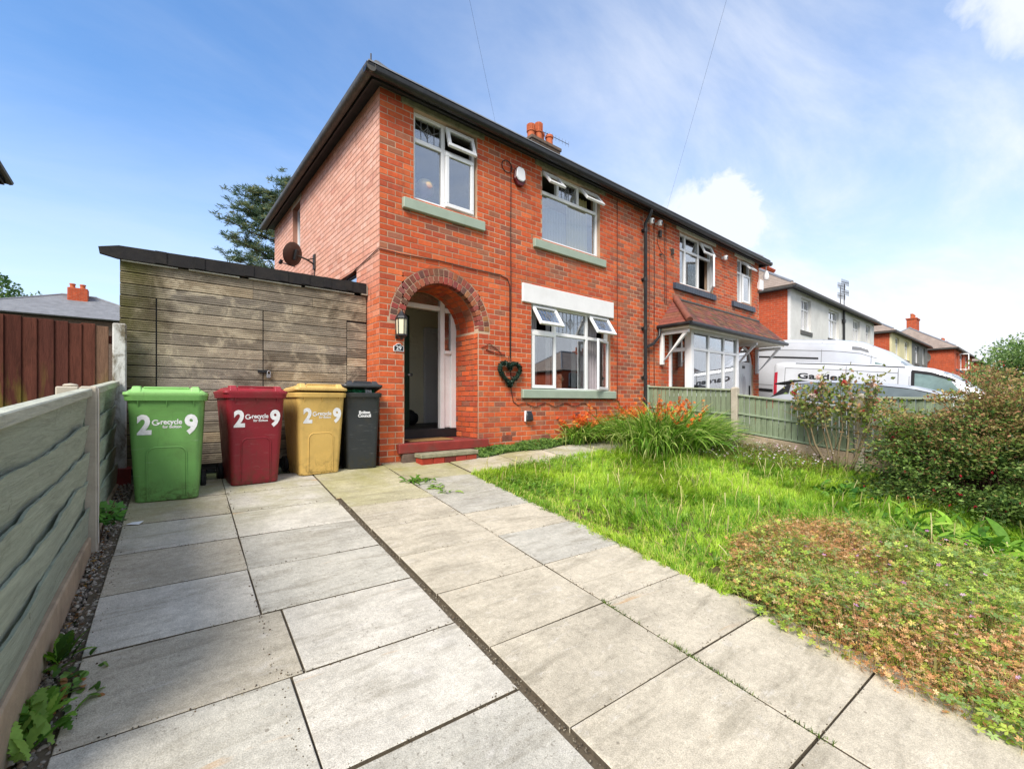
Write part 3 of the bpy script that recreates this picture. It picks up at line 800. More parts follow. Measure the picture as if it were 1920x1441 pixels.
# the open door, swung back into the hall
ang = R(41); c_, s_ = math.cos(ang), math.sin(ang)
dfn = lambda a, z, d: (0.44 + a * c_ - d * s_, fy1 + 0.01 + a * s_ + d * c_, z)
m = MB(); m.prism([(0, 0.41), (0.86, 0.41), (0.86, 2.36), (0, 2.36)], -0.02, 0.022, dfn)
for (p0, p1, q0, q1) in [(0.1, 0.4, 0.55, 1.1), (0.46, 0.76, 0.55, 1.1), (0.1, 0.4, 1.25, 2.2), (0.46, 0.76, 1.25, 2.2)]:
    m.prism([(p0, q0), (p1, q0), (p1, q1), (p0, q1)], -0.034, -0.0205, dfn)
door = m.build('front_door', 'green_door', house, bevel=0.008)
m = MB(); m.lathe([(0.0, 0), (0.022, 0.0), (0.02, 0.02), (0.012, 0.03), (0.03, 0.05), (0.028, 0.07), (0, 0.08)], (0, 0, 0), 'y', 14)
m.xform(Matrix.Translation(dfn(0.78, 1.32, -0.03)) @ Matrix.Rotation(ang - math.pi, 4, 'Z'))
m.build('door_handle', 'steel', door, smooth=True)
# hall
m = MB()
hx0, hx1, hy1, hz0, hz1 = 0.30, 2.64, 2.5, 0.405, 2.74
wall_sheet(m, PD + .1, hy1, hz0, hz1, [(0.90, 1.72, 2.50, 2.735)], lambda a, z, d: (hx0 - d, a, z), 0.05)
m.add([(hx0, hy1, hz0), (hx1, hy1, hz0), (hx1, hy1, hz1), (hx0, hy1, hz1)], [(0, 1, 2, 3)])
m.add([(hx1, PD + .1, hz0), (hx1, hy1, hz0), (hx1, hy1, hz1), (hx1, PD + .1, hz1)], [(3, 2, 1, 0)])
m.add([(hx0, PD + .1, hz1), (hx1, PD + .1, hz1), (hx1, hy1, hz1), (hx0, hy1, hz1)], [(3, 2, 1, 0)])
m.box(1.67, 2.64, PD + 0.085, PD + 0.12, hz0, hz1)
m.build('hall_lining', 'hall_wall', house, fix=False)
m = MB(); m.box(0.3, 2.64, PD + 0.08, 2.5, 0.35, 0.404); m.build('hall_floor', 'dark_floor', house)
m = MB(); m.box(2.10, 2.60, 2.44, 2.48, 0.406, 2.30); m.box(2.00, 2.098, 2.42, 2.495, 0.406, 2.40); m.box(2.098, 2.63, 2.42, 2.495, 2.301, 2.40)
m.build('inner_door', 'hall_grey', house, bevel=0.01)
m = MB(); m.box(1.72, 1.86, 2.46, 2.495, 2.05, 2.2); m.box(1.66, 1.90, 2.47, 2.497, 1.75, 2.0); m.build('meter_cover', 'hall_wall', house, bevel=0.01)
# windows
z4 = 4.70
w1 = window(house, *W1, 0.07, [(1.05, W1[2] + .05, W1[3] - .05)], [(z4, W1[0] + .05, 1.02), (z4, 1.08, W1[1] - .05)],
    [dict(r=(0.575, 1.018, 4.732, 5.045), lead=4), dict(r=(0.575, 1.018, 3.855, 4.668)), dict(r=(1.082, 1.575, 4.732, 5.045), k='top', an=17, lead=None), dict(r=(1.082, 1.575, 3.855, 4.668), k='shut')])
w2 = window(house, *W2, 0.07, [(3.54, z4 + .03, 5.05), (4.10, z4 + .03, 5.05)], [(z4, W2[0] + .05, W2[1] - .05)],
    [dict(r=(3.125, 3.508, 4.732, 5.045), k='top', an=38), dict(r=(3.572, 4.068, 4.732, 5.045), lead=5), dict(r=(4.132, 4.635, 4.732, 5.045), k='top', an=38), dict(r=(3.125, 4.635, 3.855, 4.668))])
zg = 2.125
wg = window(house, *WG, 0.07, [(3.47, WG[2] + .05, WG[3] - .05), (4.37, WG[2] + .05, WG[3] - .05)], [(zg, WG[0] + .05, 3.438), (zg, 3.502, 4.338), (zg, 4.402, WG[1] - .05)],
    [dict(r=(2.865, 3.438, zg + .032, 2.565), k='top', an=33, lead=6), dict(r=(3.502, 4.338, zg + .032, 2.565), lead=8), dict(r=(4.402, 4.975, zg + .032, 2.565), k='top', an=33, lead=6),
     dict(r=(2.865, 3.438, 1.105, zg - .032), k='shut'), dict(r=(3.502, 4.338, 1.105, zg - .032)), dict(r=(4.402, 4.975, 1.105, zg - .032), k='side', h='r', an=20)])
sill(house, 0.337, 1.759, 3.604, 3.757); sill(house, 2.845, 4.826, 3.604, 3.757); sill(house, 2.57, 5.156, 0.915, 1.067)
m = MB(); m.box(2.584, 5.105, -0.03, 0.07, 2.60, 2.925); m.build('lintel', 'white_paint', house, bevel=0.006, label='white painted concrete lintel over the ground floor window')
for a, b_ in ((0.322, 1.774), (2.90, 4.86)):
    m = MB(); m.box(a, b_, -0.018, 0.068, 5.102, WT - 0.002); m.build('lintel', 'old_concrete', house, bevel=0.006)
# rooms behind the glass
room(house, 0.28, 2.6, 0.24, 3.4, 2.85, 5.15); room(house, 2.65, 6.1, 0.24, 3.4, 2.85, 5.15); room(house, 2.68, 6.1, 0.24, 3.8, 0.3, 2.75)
curtain(house, 4.02, 4.62, 3.78, 5.02, 0.30, 'curtain_cream', 7, 0.03); curtain(house, 3.02, 3.14, 3.78, 5.02, 0.30, 'curtain_cream', 2, 0.03)
curtain(house, 3.14, 4.05, 3.78, 4.62, 0.36, 'reflect_white', 12, 0.02, name='cloud_reflection_sheet'); curtain(house, 2.86, 3.22, 1.02, 2.6, 0.32, 'curtain_mauve', 5, 0.03); curtain(house, 4.45, 4.95, 1.02, 2.6, 0.32, 'curtain_mauve', 6, 0.03); curtain(house, 4.22, 4.36, 1.02, 2.6, 0.36, 'net', 2, 0.02)  # the white sheet is added to brighten the upper pane like reflected cloud
curtain(house, 3.50, 3.62, 1.02, 2.6, 0.36, 'net', 2, 0.02)
# side windows
m = MB(); m.box(0.10, 0.15, 4.10, 4.70, 4.0, 4.05); m.box(0.10, 0.15, 4.10, 4.15, 4.05, 5.06); m.box(0.10, 0.15, 4.65, 4.70, 4.05, 5.06); m.box(0.10, 0.15, 4.15, 4.65, 5.0, 5.06)
sw = m.build('window', 'upvc', house, bevel=0.006)
m = MB(); m.box(0.12, 0.126, 4.15, 4.65, 4.05, 5.0); m.build('pane', 'glass', sw)
m = MB(); m.box(-0.004, 0.12, 4.0, 4.8, 5.062, WT - 0.003); m.build('lintel', 'cream_board', house, bevel=0.006)
m = MB(); m.box(0.06, 0.11, 0.87, 1.75, 2.50, 2.55); m.box(0.06, 0.11, 0.87, 0.92, 2.55, 2.86); m.box(0.06, 0.11, 1.70, 1.75, 2.55, 2.86); m.box(0.06, 0.11, 0.92, 1.70, 2.81, 2.86)
sw = m.build('window', 'black_paint', house, bevel=0.006)
m = MB(); m.box(0.08, 0.086, 0.92, 1.70, 2.55, 2.81); m.build('pane', 'glass', sw)

# eaves, gutter and roof for a whole pair; each half owns its run
def eaves(parent, x0, x1, y0, y1, zt, left_end, right_end, oh=0.165):
    """fascia, soffit and gutter along the front of a half and round its free end"""
    f = MB(); s = MB(); g = MB()
    xl = x0 - oh if left_end else x0; xr = x1 + oh if right_end else x1
    f.box(xl, xr, y0 - oh, y0 - oh + 0.022, zt - 0.07, zt + 0.10)
    s.box(xl + 0.002, xr - 0.002, y0 - oh + 0.023, y0 + 0.10, zt, zt + 0.015)
    def gut(p, q, out):
        p, q, out = Vector(p), Vector(q), Vector(out)
        prof = [(0.0, 0.0), (0.0, -0.05)] + [(0.062 - 0.062 * math.cos(t), -0.045 - 0.055 * math.sin(t)) for t in np.linspace(0.15, math.pi - 0.15, 7)] + [(0.124, -0.05), (0.124, 0.0), (0.116, 0.0), (0.112, -0.035), (0.012, -0.035), (0.010, 0.0)]
        vs = []
        for P, ext in ((p, 1), (q, 1)):
            for a, h in prof: vs.append(P + out * a + Vector((0, 0, h)))
        n_ = len(prof)
        g.add(vs, [(i, (i + 1) % n_, n_ + (i + 1) % n_, n_ + i) for i in range(n_)] + [tuple(range(n_)), tuple(range(2 * n_ - 1, n_ - 1, -1))])
    zg_ = zt + 0.03
    gut((xl - (0.13 if left_end else 0), y0 - oh - 0.004, zg_), (xr + (0.13 if right_end else 0), y0 - oh - 0.004, zg_), (0, -1, 0))
    fascia = f.build('fascia', 'dark_board', parent); s.build('soffit', 'dark_board', parent)
    g.build('gutter', 'black_plastic', parent, smooth=True)
    f = MB(); s = MB(); g = MB()
    for end, x, sg in ((left_end, x0, -1), (right_end, x1, 1)):
        if not end: continue
        xx = x + sg * oh
        f.box(min(xx, xx - sg * 0.022), max(xx, xx - sg * 0.022), y0 - oh + 0.024, y1 + oh, zt - 0.07, zt + 0.10)
        s.box(min(xx - sg * 0.023, x - sg * 0.1), max(xx - sg * 0.023, x - sg * 0.1), y0 + 0.101, y1 + oh, zt + 0.001, zt + 0.016)
        gut((xx + sg * 0.004, y0 - oh - 0.13, zg_ + 0.002), (xx + sg * 0.004, y1 + oh, zg_ + 0.002), (sg, 0, 0))
    if f.v:
        f.build('fascia', 'dark_board', parent); s.build('soffit', 'dark_board', parent); g.build('gutter', 'gutter_side', parent, smooth=True)
def hip_roof(parent, x0, x1, y0, y1, zt, left_end, right_end, pitch=0.66, oh=0.25, mat='slate'):
    """half of a hipped roof: plane slopes in courses of slates"""
    m = MB(); zb = zt + 0.085
    xl = x0 - oh if left_end else x0; xr = x1 + oh if right_end else x1
    ya, yb = y0 - oh, y1 + oh; ym = (ya + yb) / 2; run = ym - ya; zr = zb + run * pitch
    xa = xl + run if left_end else xl; xb = xr - run if right_end else xr
    n = 22
    for side in (0, 1):
        for i in range(n):
            t0, t1 = i / n, (i + 1) / n
            def pt(x_from, x_to, t): return x_from + (x_to - x_from) * t
            y_0 = ya + run * t0 if side == 0 else yb - run * t0; y_1 = ya + run * t1 if side == 0 else yb - run * t1
            l0, l1, r0_, r1_ = pt(xl, xa, t0), pt(xl, xa, t1), pt(xr, xb, t0), pt(xr, xb, t1)
            z0_, z1_ = zb + run * t0 * pitch + 0.018, zb + run * t1 * pitch
            m.add([(l0, y_0, z0_), (r0_, y_0, z0_), (r1_, y_1, z1_), (l1, y_1, z1_), (l0, y_0, z0_ - 0.018), (r0_, y_0, z0_ - 0.018)], [(0, 1, 2, 3), (0, 4, 5, 1)])
    for end, xe, xm in ((left_end, xl, xa), (right_end, xr, xb)):
        if not end: continue
        for i in range(n):
            t0, t1 = i / n, (i + 1) / n
            z0_, z1_ = zb + run * t0 * pitch + 0.018, zb + run * t1 * pitch
            X0, X1 = xe + (xm - xe) * t0, xe + (xm - xe) * t1
            m.add([(X0, ya + run * t0, z0_), (X0, yb - run * t0, z0_), (X1, yb - run * t1, z1_), (X1, ya + run * t1, z1_), (X0, ya + run * t0, z0_ - 0.018), (X0, yb - run * t0, z0_ - 0.018)], [(0, 1, 2, 3), (0, 4, 5, 1)])
    m.box(xl + 0.02, xr - 0.02, ya + 0.02, yb - 0.02, zb - 0.03, zb)
    roof = m.build('roof', mat, parent, fix=False)
    m = MB()
    for end, xe, xm in ((left_end, xl, xa), (right_end, xr, xb)):
        if end:
            for yy in (ya, yb): m.tube([(xe + (xm - xe) * 0.05, yy + (ym - yy) * 0.05, zb + (zr - zb) * 0.05 + 0.0), (xm, ym, zr + 0.02)], 0.06, 8)
    m.tube([(xa, ym, zr + 0.03), (xb, ym, zr + 0.03)], 0.08, 8)
    m.build('ridge_tile', 'slate', roof, smooth=True)
    return roof
def chimney(roof, cx, cy, z0, z1, w, d, pots, mat='soot'):
    m = MB(); m.box(cx - w / 2, cx + w / 2, cy - d / 2, cy + d / 2, z0, z1 - 0.16)
    m.box(cx - w / 2 - 0.04, cx + w / 2 + 0.04, cy - d / 2 - 0.04, cy + d / 2 + 0.04, z1 - 0.16, z1 - 0.09); m.box(cx - w / 2 - 0.07, cx + w / 2 + 0.07, cy - d / 2 - 0.07, cy + d / 2 + 0.07, z1 - 0.089, z1)
    ch = m.build('chimney', mat, roof, bevel=0.01)
    for i, (px, py, h, kind) in enumerate(pots):
        m = MB(); r_ = 0.105
        if kind == 0: m.lathe([(r_ * 1.05, 0), (r_, 0.06), (r_ * 0.92, h - 0.1), (r_ * 1.12, h - 0.08), (r_ * 1.12, h - 0.02), (r_ * 0.95, h), (0.02, h - 0.03)], (px, py, z1), 'z', 16)
        else:
            m.lathe([(r_ * 1.1, 0), (r_ * 0.95, 0.08), (r_ * 0.95, h * 0.5), (r_ * 1.15, h * 0.52), (r_ * 1.15, h * 0.58), (r_ * 0.9, h * 0.6), (r_ * 0.9, h), (0.02, h)], (px, py, z1), 'z', 16)
            for k in range(12):
                q = 2 * math.pi * k / 12; m.box(px + r_ * math.cos(q) - 0.012, px + r_ * math.cos(q) + 0.012, py + r_ * math.sin(q) - 0.012, py + r_ * math.sin(q) + 0.012, z1 + h * 0.6, z1 + h * 0.97)
        m.build('chimney_pot', 'pot', roof, smooth=True)
    return ch
eaves(house, 0, HW, 0, HD, WT, True, False)
roof = hip_roof(house, 0, HW, 0, HD, WT, True, False)
chimney(roof, 6.22 - 0.22, 3.35, 7.0, 7.98, 1.0, 0.75, [(5.62, 3.15, 0.42, 1), (5.90, 3.15, 0.56, 1), (6.12, 3.30, 0.44, 0), (6.36, 3.2, 0.42, 0)])
m = MB(); m.tube([(-0.16, -0.16, 5.24), (-0.20, -0.20, 5.33), (-0.20, -0.20, 5.41)], 0.010, 6); m.build('hip_iron', 'rust', roof)
# aerial on the stack
m = MB(); m.tube([(6.30, 3.2, 7.9), (6.30, 3.2, 8.45)], 0.015, 6); m.tube([(6.1, 3.2, 8.42), (7.0, 3.05, 8.32)], 0.008, 5)
for i in range(9):
    q = i / 8; m.tube([(6.1 + 0.9 * q, 3.2 - 0.15 * q, 8.34 - 0.1 * q), (6.1 + 0.9 * q, 3.2 - 0.15 * q, 8.50 - 0.1 * q)], 0.005, 4)
m.build('aerial', 'rust', house)
# downpipe on the party line
m = MB(); m.tube([(6.18, -0.22, 5.12), (6.18, -0.20, 5.02), (6.18, -0.075, 4.86), (6.18, -0.07, 0.05)], 0.038, 12)
for z in (4.7, 3.6, 2.5, 1.4, 0.5): m.tube([(6.18, -0.07, z - 0.04), (6.18, -0.07, z + 0.04)], 0.048, 12); m.box(6.12, 6.24, -0.03, -0.002, z - 0.025, z + 0.025)
m.build('downpipe', 'black_plastic', house, smooth=True)
# cables pinned to the brickwork
def cable(parent, pts, r=0.006, mat='cable', name='cable'):
    m = MB(); m.tube(pts, r, 6); return m.build(name, mat, parent, smooth='all', fix=False)
cable(house, [(2.324, -0.012, 4.85)] + [(2.324 + 0.004 * math.sin(z * 3), -0.012, z) for z in np.linspace(4.7, 1.6, 14)] + [(2.33, -0.012, 1.2), (2.335, -0.012, 1.05), (2.38, -0.012, 0.85), (2.5, -0.012, 0.78)])
cable(house, [(2.24 + 0.11 * math.cos(t), -0.014, 4.83 + 0.10 * math.sin(t)) for t in np.linspace(0, 2 * math.pi, 18)], 0.007)
cable(house, [(-0.012, 1.6, 2.75), (-0.012, 0.9, 2.86), (-0.012, 0.1, 2.945), (-0.012, -0.012, 2.95), (0.3, -0.012, 2.94), (0.9, -0.012, 2.965), (1.6, -0.012, 2.96), (2.1, -0.012, 2.965), (2.25, -0.012, 2.93), (2.30, -0.012, 2.83), (2.305, -0.012, 1.6)], 0.007)
cable(house, [(2.5 + i * 0.09, -0.014, 0.79 + 0.035 * math.sin(i * 1.1)) for i in range(22)] + [(4.55, -0.014, 0.72), (4.58, -0.014, 0.5), (4.58, -0.014, 0.3)], 0.006)
cable(house, [(2.45, -0.012, 0.895), (5.16, -0.012, 0.90), (5.30, -0.012, 0.86), (5.34, -0.012, 0.7)], 0.006)
cable(house, [(5.245, -0.012, z) for z in np.linspace(5.15, 0.9, 12)], 0.006, 'pipe_brown')
# air bricks, outdoor socket, vent
for (x, z) in ((2.25, 0.235), (4.0, 0.62)):
    m = MB(); w_, h_ = (0.11, 0.045) if x < 3 else (0.075, 0.03)
    m.box(x - w_, x + w_, -0.004, 0.006, z - h_, z + h_)
    for i in range(6):
        for j in range(2): xx = x - w_ + 0.02 + i * (2 * w_ - 0.02) / 6; m.box(xx, xx + 0.012, -0.008, -0.0045, z - h_ * 0.7 + j * h_ * 0.8, z - h_ * 0.7 + j * h_ * 0.8 + h_ * 0.5)
    m.build('air_brick', 'red_tile', house)
m = MB(); m.box(2.63, 2.78, -0.05, -0.001, 0.50, 0.69); so = m.build('outdoor_socket', 'plain_white', house, bevel=0.01)
m = MB(); m.hexa([(2.622, -0.105, 0.53), (2.772, -0.105, 0.53), (2.772, -0.05, 0.50), (2.622, -0.05, 0.50), (2.63, -0.09, 0.62), (2.77, -0.09, 0.62), (2.77, -0.051, 0.70), (2.63, -0.051, 0.70)]); m.build('cover', 'black_paint', so, bevel=0.012)
m = MB(); m.box(5.28, 5.42, -0.07, -0.001, 0.55, 0.74); m.build('meter_box', 'gutter_side', house, bevel=0.01)
m = MB(); m.tube([(1.71, -0.012, 1.72), (1.87, -0.014, 1.80), (1.99, -0.014, 1.74), (2.12, -0.014, 1.66)], 0.006, 5); m.tube([(1.80, -0.014, 1.70), (2.05, -0.018, 1.64), (2.2, -0.014, 1.64)], 0.008, 5); m.build('cable_stub', 'pipe_brown', house)
# ================================================================ the other half of the pair
nb = thing('brick_house', 'adjoining red brick house with white bay window under a brown tiled canopy', 'house', (HW * 1.5, HD / 2, 0))
X0, X1 = HW, 2 * HW
N3 = (7.76, 9.46, 3.80, 5.10); N4 = (10.93, 11.90, 3.80, 5.10)
BAY = (7.26, 9.70); BY = -0.566
NDO = (10.98, 12.02)
NZ = 2.0; NR = (NDO[1] - NDO[0]) / 2
nop = [N3, N4, (7.34, 9.62, 1.0, 2.6), (NDO[0], NDO[1], -0.2, 2.55)]
m = MB()
wall_sheet(m, X0 + 0.001, X1, -0.2, WT, nop, MORT(FRONT(0.0)), 0.24)
m.box(X1 - 0.24, X1 - 0.012, 0.25, HD - 0.02, -0.2, WT); m.box(X0, X1, HD - 0.2, HD - 0.01, -0.2, WT - 0.01)
m.build('front_wall', 'mortar', nb)
ncl = nop + [(7.45, 9.53, 3.604, 3.77), (10.56, 12.04, 3.604, 3.77), (7.6, 9.62, 5.10, WT), (10.75, 12.1, 5.10, WT), (7.28, 9.68, -0.2, 2.62)]
nq = brick_quads(X0 + 0.006, X1, -0.17, WT, ncl, 13)
rb2 = random.Random(21)
SIDE2 = lambda a, z, d: (X1 - 0.009 - d, a, z)
lay_bricks(nb, [(nq, FRONT(0.0), 'front', lambda a, z: front_tint(rb2, a, z, 0.14))], 300, 'brick_courses')
eaves(nb, X0, X1, 0, HD, WT, False, True)
hip_roof(nb, X0, X1, 0, HD, WT, False, True)
w3 = window(nb, *N3, 0.07, [(8.13, N3[2] + .05, N3[3] - .05), (8.80, N3[2] + .05, N3[3] - .05)], [(z4, N3[0] + .05, 8.1), (z4, 8.16, 8.77), (z4, 8.83, N3[1] - .05)],
    [dict(r=(7.815, 8.098, 4.732, 5.045)), dict(r=(8.162, 8.768, 4.732, 5.045)), dict(r=(8.832, 9.405, 4.732, 5.045), k='top', an=24), dict(r=(7.815, 8.098, 3.855, 4.668)), dict(r=(8.162, 8.768, 3.855, 4.668)), dict(r=(8.832, 9.405, 3.855, 4.668), k='side', h='r', an=34)])
w4 = window(nb, *N4, 0.07, [(11.33, N4[2] + .05, N4[3] - .05)], [(z4, N4[0] + .05, 11.30), (z4, 11.36, N4[1] - .05)],
    [dict(r=(10.985, 11.298, 4.732, 5.045)), dict(r=(11.362, 11.845, 4.732, 5.045), k='top', an=42), dict(r=(10.985, 11.298, 3.855, 4.668)), dict(r=(11.362, 11.845, 3.855, 4.668), k='shut')])
for a, b_ in ((7.45, 9.53), (10.56, 12.04)):
    n_ = int((b_ - a) / 0.115)
    m = MB(); m.box(a, b_, -0.045, 0.07, 3.61, 3.755); sl = m.build('sill', 'navy_tile', nb, bevel=0.006)
    for i in range(n_):
        x = a + (b_ - a) * i / n_; m = MB(); m.hexa([(x + 0.004, -0.068, 3.605), (x + (b_ - a) / n_ - 0.004, -0.068, 3.605), (x + (b_ - a) / n_ - 0.004, 0.06, 3.605), (x + 0.004, 0.06, 3.605), (x + 0.004, -0.068, 3.755), (x + (b_ - a) / n_ - 0.004, -0.068, 3.755), (x + (b_ - a) / n_ - 0.004, 0.06, 3.785), (x + 0.004, 0.06, 3.785)])
        m.build('tile', 'navy_tile', sl, bevel=0.005)
for a, b_ in ((7.6, 9.62), (10.75, 12.1)):
    m = MB(); m.box(a, b_, -0.012, 0.068, 5.102, WT - 0.002); m.build('lintel', 'cream_board', nb, bevel=0.006)
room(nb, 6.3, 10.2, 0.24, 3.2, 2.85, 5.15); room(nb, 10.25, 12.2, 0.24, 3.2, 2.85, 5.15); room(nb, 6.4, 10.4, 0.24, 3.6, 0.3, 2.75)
def blind(parent, x0, x1, z0, z1, y, n, mat='blind'):
    m = MB()
    for i in range(n):
        x = x0 + (x1 - x0) * (i + 0.5) / n; m.hexa([(x - 0.03, y - 0.02, z0), (x + 0.03, y + 0.02, z0), (x + 0.031, y + 0.022, z0), (x - 0.029, y - 0.018, z0), (x - 0.03, y - 0.02, z1), (x + 0.03, y + 0.02, z1), (x + 0.031, y + 0.022, z1), (x - 0.029, y - 0.018, z1)])
    return m.build('vertical_blind', mat, parent)
blind(nb, 7.8, 9.4, 3.82, 5.05, 0.30, 7); blind(nb, 10.97, 11.85, 3.82, 5.05, 0.30, 5)
# bay
m = MB(); bz0, bz1 = 0.98, 2.56
m.box(BAY[0] + .03, BAY[1] - .03, BY + 0.03, 0.008, -0.2, bz0); m.build('bay_wall', 'soot', nb)
m = MB()
xs_ = [BAY[0], 8.12, 8.90, BAY[1]]
def fbar(x0, x1, z0, z1, dy=0.0): m.box(x0, x1, BY + dy, BY + 0.075, z0, z1)
fbar(BAY[0] + .12, BAY[1] - .12, bz0, bz0 + 0.07); fbar(BAY[0] + .12, BAY[1] - .12, bz1 - 0.09, bz1 + 0.06)
m.box(BAY[0] - .01, BAY[0] + 0.119, BY - 0.01, BY + 0.12, bz0, bz1 + 0.06); m.box(BAY[1] - 0.119, BAY[1] + .01, BY - 0.01, BY + 0.12, bz0, bz1 + 0.06)
for x in xs_[1:3]: fbar(x - 0.035, x + 0.035, bz0 + .07, bz1 - .09, 0.002)
fbar(BAY[0] + .12, BAY[1] - .12, 2.06, 2.125, 0.004)
m.box(BAY[0] + 0.001, BAY[0] + 0.07, BY + 0.121, 0.05, bz0, bz0 + 0.07); m.box(BAY[0] + 0.001, BAY[0] + 0.07, BY + 0.121, 0.05, bz1 - 0.09, bz1 + 0.06)
m.box(BAY[0] + 0.002, BAY[0] + 0.068, BY + 0.121, 0.05, 2.04, 2.13); m.box(BAY[0] + 0.001, BAY[0] + 0.07, -0.06, 0.05, bz0 + .07, bz1 - .09); m.box(BAY[0] + 0.0015, BAY[0] + 0.07, BY + 0.121, BY + 0.16, bz0 + .07, bz1 - .09)
m.box(BAY[1] - 0.07, BAY[1] - 0.001, BY + 0.121, 0.05, bz0, bz0 + 0.07); m.box(BAY[1] - 0.07, BAY[1] - 0.001, BY + 0.121, 0.05, bz1 - 0.09, bz1 + 0.06)
bay = m.build('bay_window', 'upvc', nb, bevel=0.006)
edges = [BAY[0] + .12, 8.12, 8.90, BAY[1] - .12]
for i in range(3):
    for q0, q1 in ((bz0 + .06, 2.07), (2.12, bz1 - .08)):
        m = MB(); m.box(edges[i], edges[i + 1], BY + 0.035, BY + 0.041, q0, q1); m.build('pane', 'glass', bay)
for q0, q1 in ((bz0 + .06, 2.05), (2.12, bz1 - .08)):
    m = MB(); m.box(BAY[0] + 0.03, BAY[0] + 0.036, BY + 0.15, -0.05, q0, q1); m.build('pane', 'glass', bay)
    m = MB(); m.box(BAY[1] - 0.036, BAY[1] - 0.03, BY + 0.12, 0.04, q0, q1); m.build('pane', 'glass', bay)
blind(nb, BAY[0] + 0.15, BAY[1] - 0.15, bz0 + 0.02, bz1 - .05, BY + 0.2, 14)
# front door of the neighbour, arched white frame
dz0 = 0.16
m = MB()
pts_o = [(NDO[0], dz0)] + [((NDO[0] + NDO[1]) / 2 - NR * math.cos(t), NZ + NR * math.sin(t)) for t in np.linspace(0, math.pi, 17)] + [(NDO[1], dz0)]
ri = NR - 0.075
pts_i = [(NDO[0] + .075, dz0)] + [((NDO[0] + NDO[1]) / 2 - ri * math.cos(t), NZ + ri * math.sin(t)) for t in np.linspace(0, math.pi, 17)] + [(NDO[1] - .075, dz0)]
for k in range(len(pts_o) - 1):
    m.prism([pts_o[k], pts_o[k + 1], pts_i[k + 1], pts_i[k]], 0.0, 0.08, lambda a, b_, d: (a, 0.05 + d, b_))
m.box(NDO[0] + .07, NDO[1] - .07, 0.055, 0.125, 1.98, 2.05)
df = m.build('door_frame', 'upvc', nb)
m = MB(); cxd = (NDO[0] + NDO[1]) / 2
# brick spandrels above the arch: infill pieces in mortar and brick colour
sp = MB()
for k in range(1, len(pts_o) - 2):
    a, b_ = pts_o[k], pts_o[k + 1]
    sp.prism([a, b_, (b_[0], 2.552), (a[0], 2.552)], 0.0, 0.2, lambda p, q, d: (p, 0.002 + d, q), front_tint(rb2, 11.5, 2.4, 0.3))
sp.build('arch_infill', 'brick', nb)
m = MB(); m.box(NDO[0] + .075, NDO[1] - .075, 0.07, 0.115, dz0, 1.98)
m.lathe([(0.0, -0.02), (0.15, -0.02), (0.15, -0.004), (0.0, -0.004)], (cxd, 0.075, 1.35), 'y', 20)
for v in range(len(m.v) - 80, len(m.v)):
    x, y, z = m.v[v]; m.v[v] = (x, y, 1.35 + (z - 1.35) * 2.4)
nd = m.build('front_door', 'upvc', nb, bevel=0.004)
m = MB(); m.lathe([(0.0, 0), (0.115, 0), (0.115, 0.006), (0, 0.006)], (0, 0, 0), 'y', 20)
m.xform(Matrix.Translation((cxd, 0.046, 1.35)) @ Matrix.Diagonal((1, 1, 2.5, 1))); m.build('pane', 'net', nd)
m = MB(); m.box(cxd - 0.08, cxd + 0.08, 0.056, 0.068, 1.86, 1.94); m.build('number_plate', 'black_paint', nd)
m = MB(); m.box(NDO[1] - 0.16, NDO[1] - 0.13, 0.03, 0.068, 1.05, 1.35); m.build('door_handle', 'black_paint', nd)
m = MB()
for k in range(2, 16):
    a, b_ = pts_i[k], pts_i[k + 1]
    if a[1] < 2.04: continue
    m.prism([(a[0], a[1]), (b_[0], b_[1]), (b_[0], 2.05), (a[0], 2.05)], 0, 0.006, lambda p, q, d: (p, 0.08 + d, q))
m.build('fanlight_pane', 'glass', df)
m = MB(); m.box(NDO[0] - 0.05, NDO[1] + 0.05, -0.3, 0.12, -0.2, dz0 - 0.003); m.build('door_step', 'old_concrete', nb, bevel=0.01)
# tiled canopy over bay and door
CX0, CX1, CYF, CZE, CZT = 6.76, 12.30, -0.80, 2.60, 3.34
canopy = MB()
canopy.hexa([(CX0 + .04, CYF + .04, CZE - 0.03), (CX1 - .02, CYF + .04, CZE - 0.03), (CX1 - .02, -0.001, CZE - 0.03), (CX0 + .04, -0.001, CZE - 0.03), (CX0 + 0.75, -0.06, CZT - 0.06), (CX1 - .02, -0.06, CZT - 0.06), (CX1 - .02, -0.002, CZT - 0.06), (CX0 + 0.75, -0.002, CZT - 0.06)])
canopy = canopy.build('canopy_roof', 'dark_board', nb)
def tilemesh(w, l, h):
    m = MB(); m.box(-w / 2, w / 2, -l, 0, 0, h); return m.mesh('tile', 'tile_o', bevel=0.006)
MAT['tile_o'] = simple('clay_plain_tile', 'ffffff', 0.85, 0.25, 14, 0.4, 70, src='obj', dirt=0.3, dirtcol=(0.05, 0.045, 0.04))
nrow = 9
slope_len = math.hypot(CYF, CZT - CZE); sa = math.atan2(CZT - CZE, -CYF)
tw = 0.172
tme = tilemesh(tw - 0.006, slope_len / nrow * 1.25, 0.016)
cnt = 0; rest = MB()
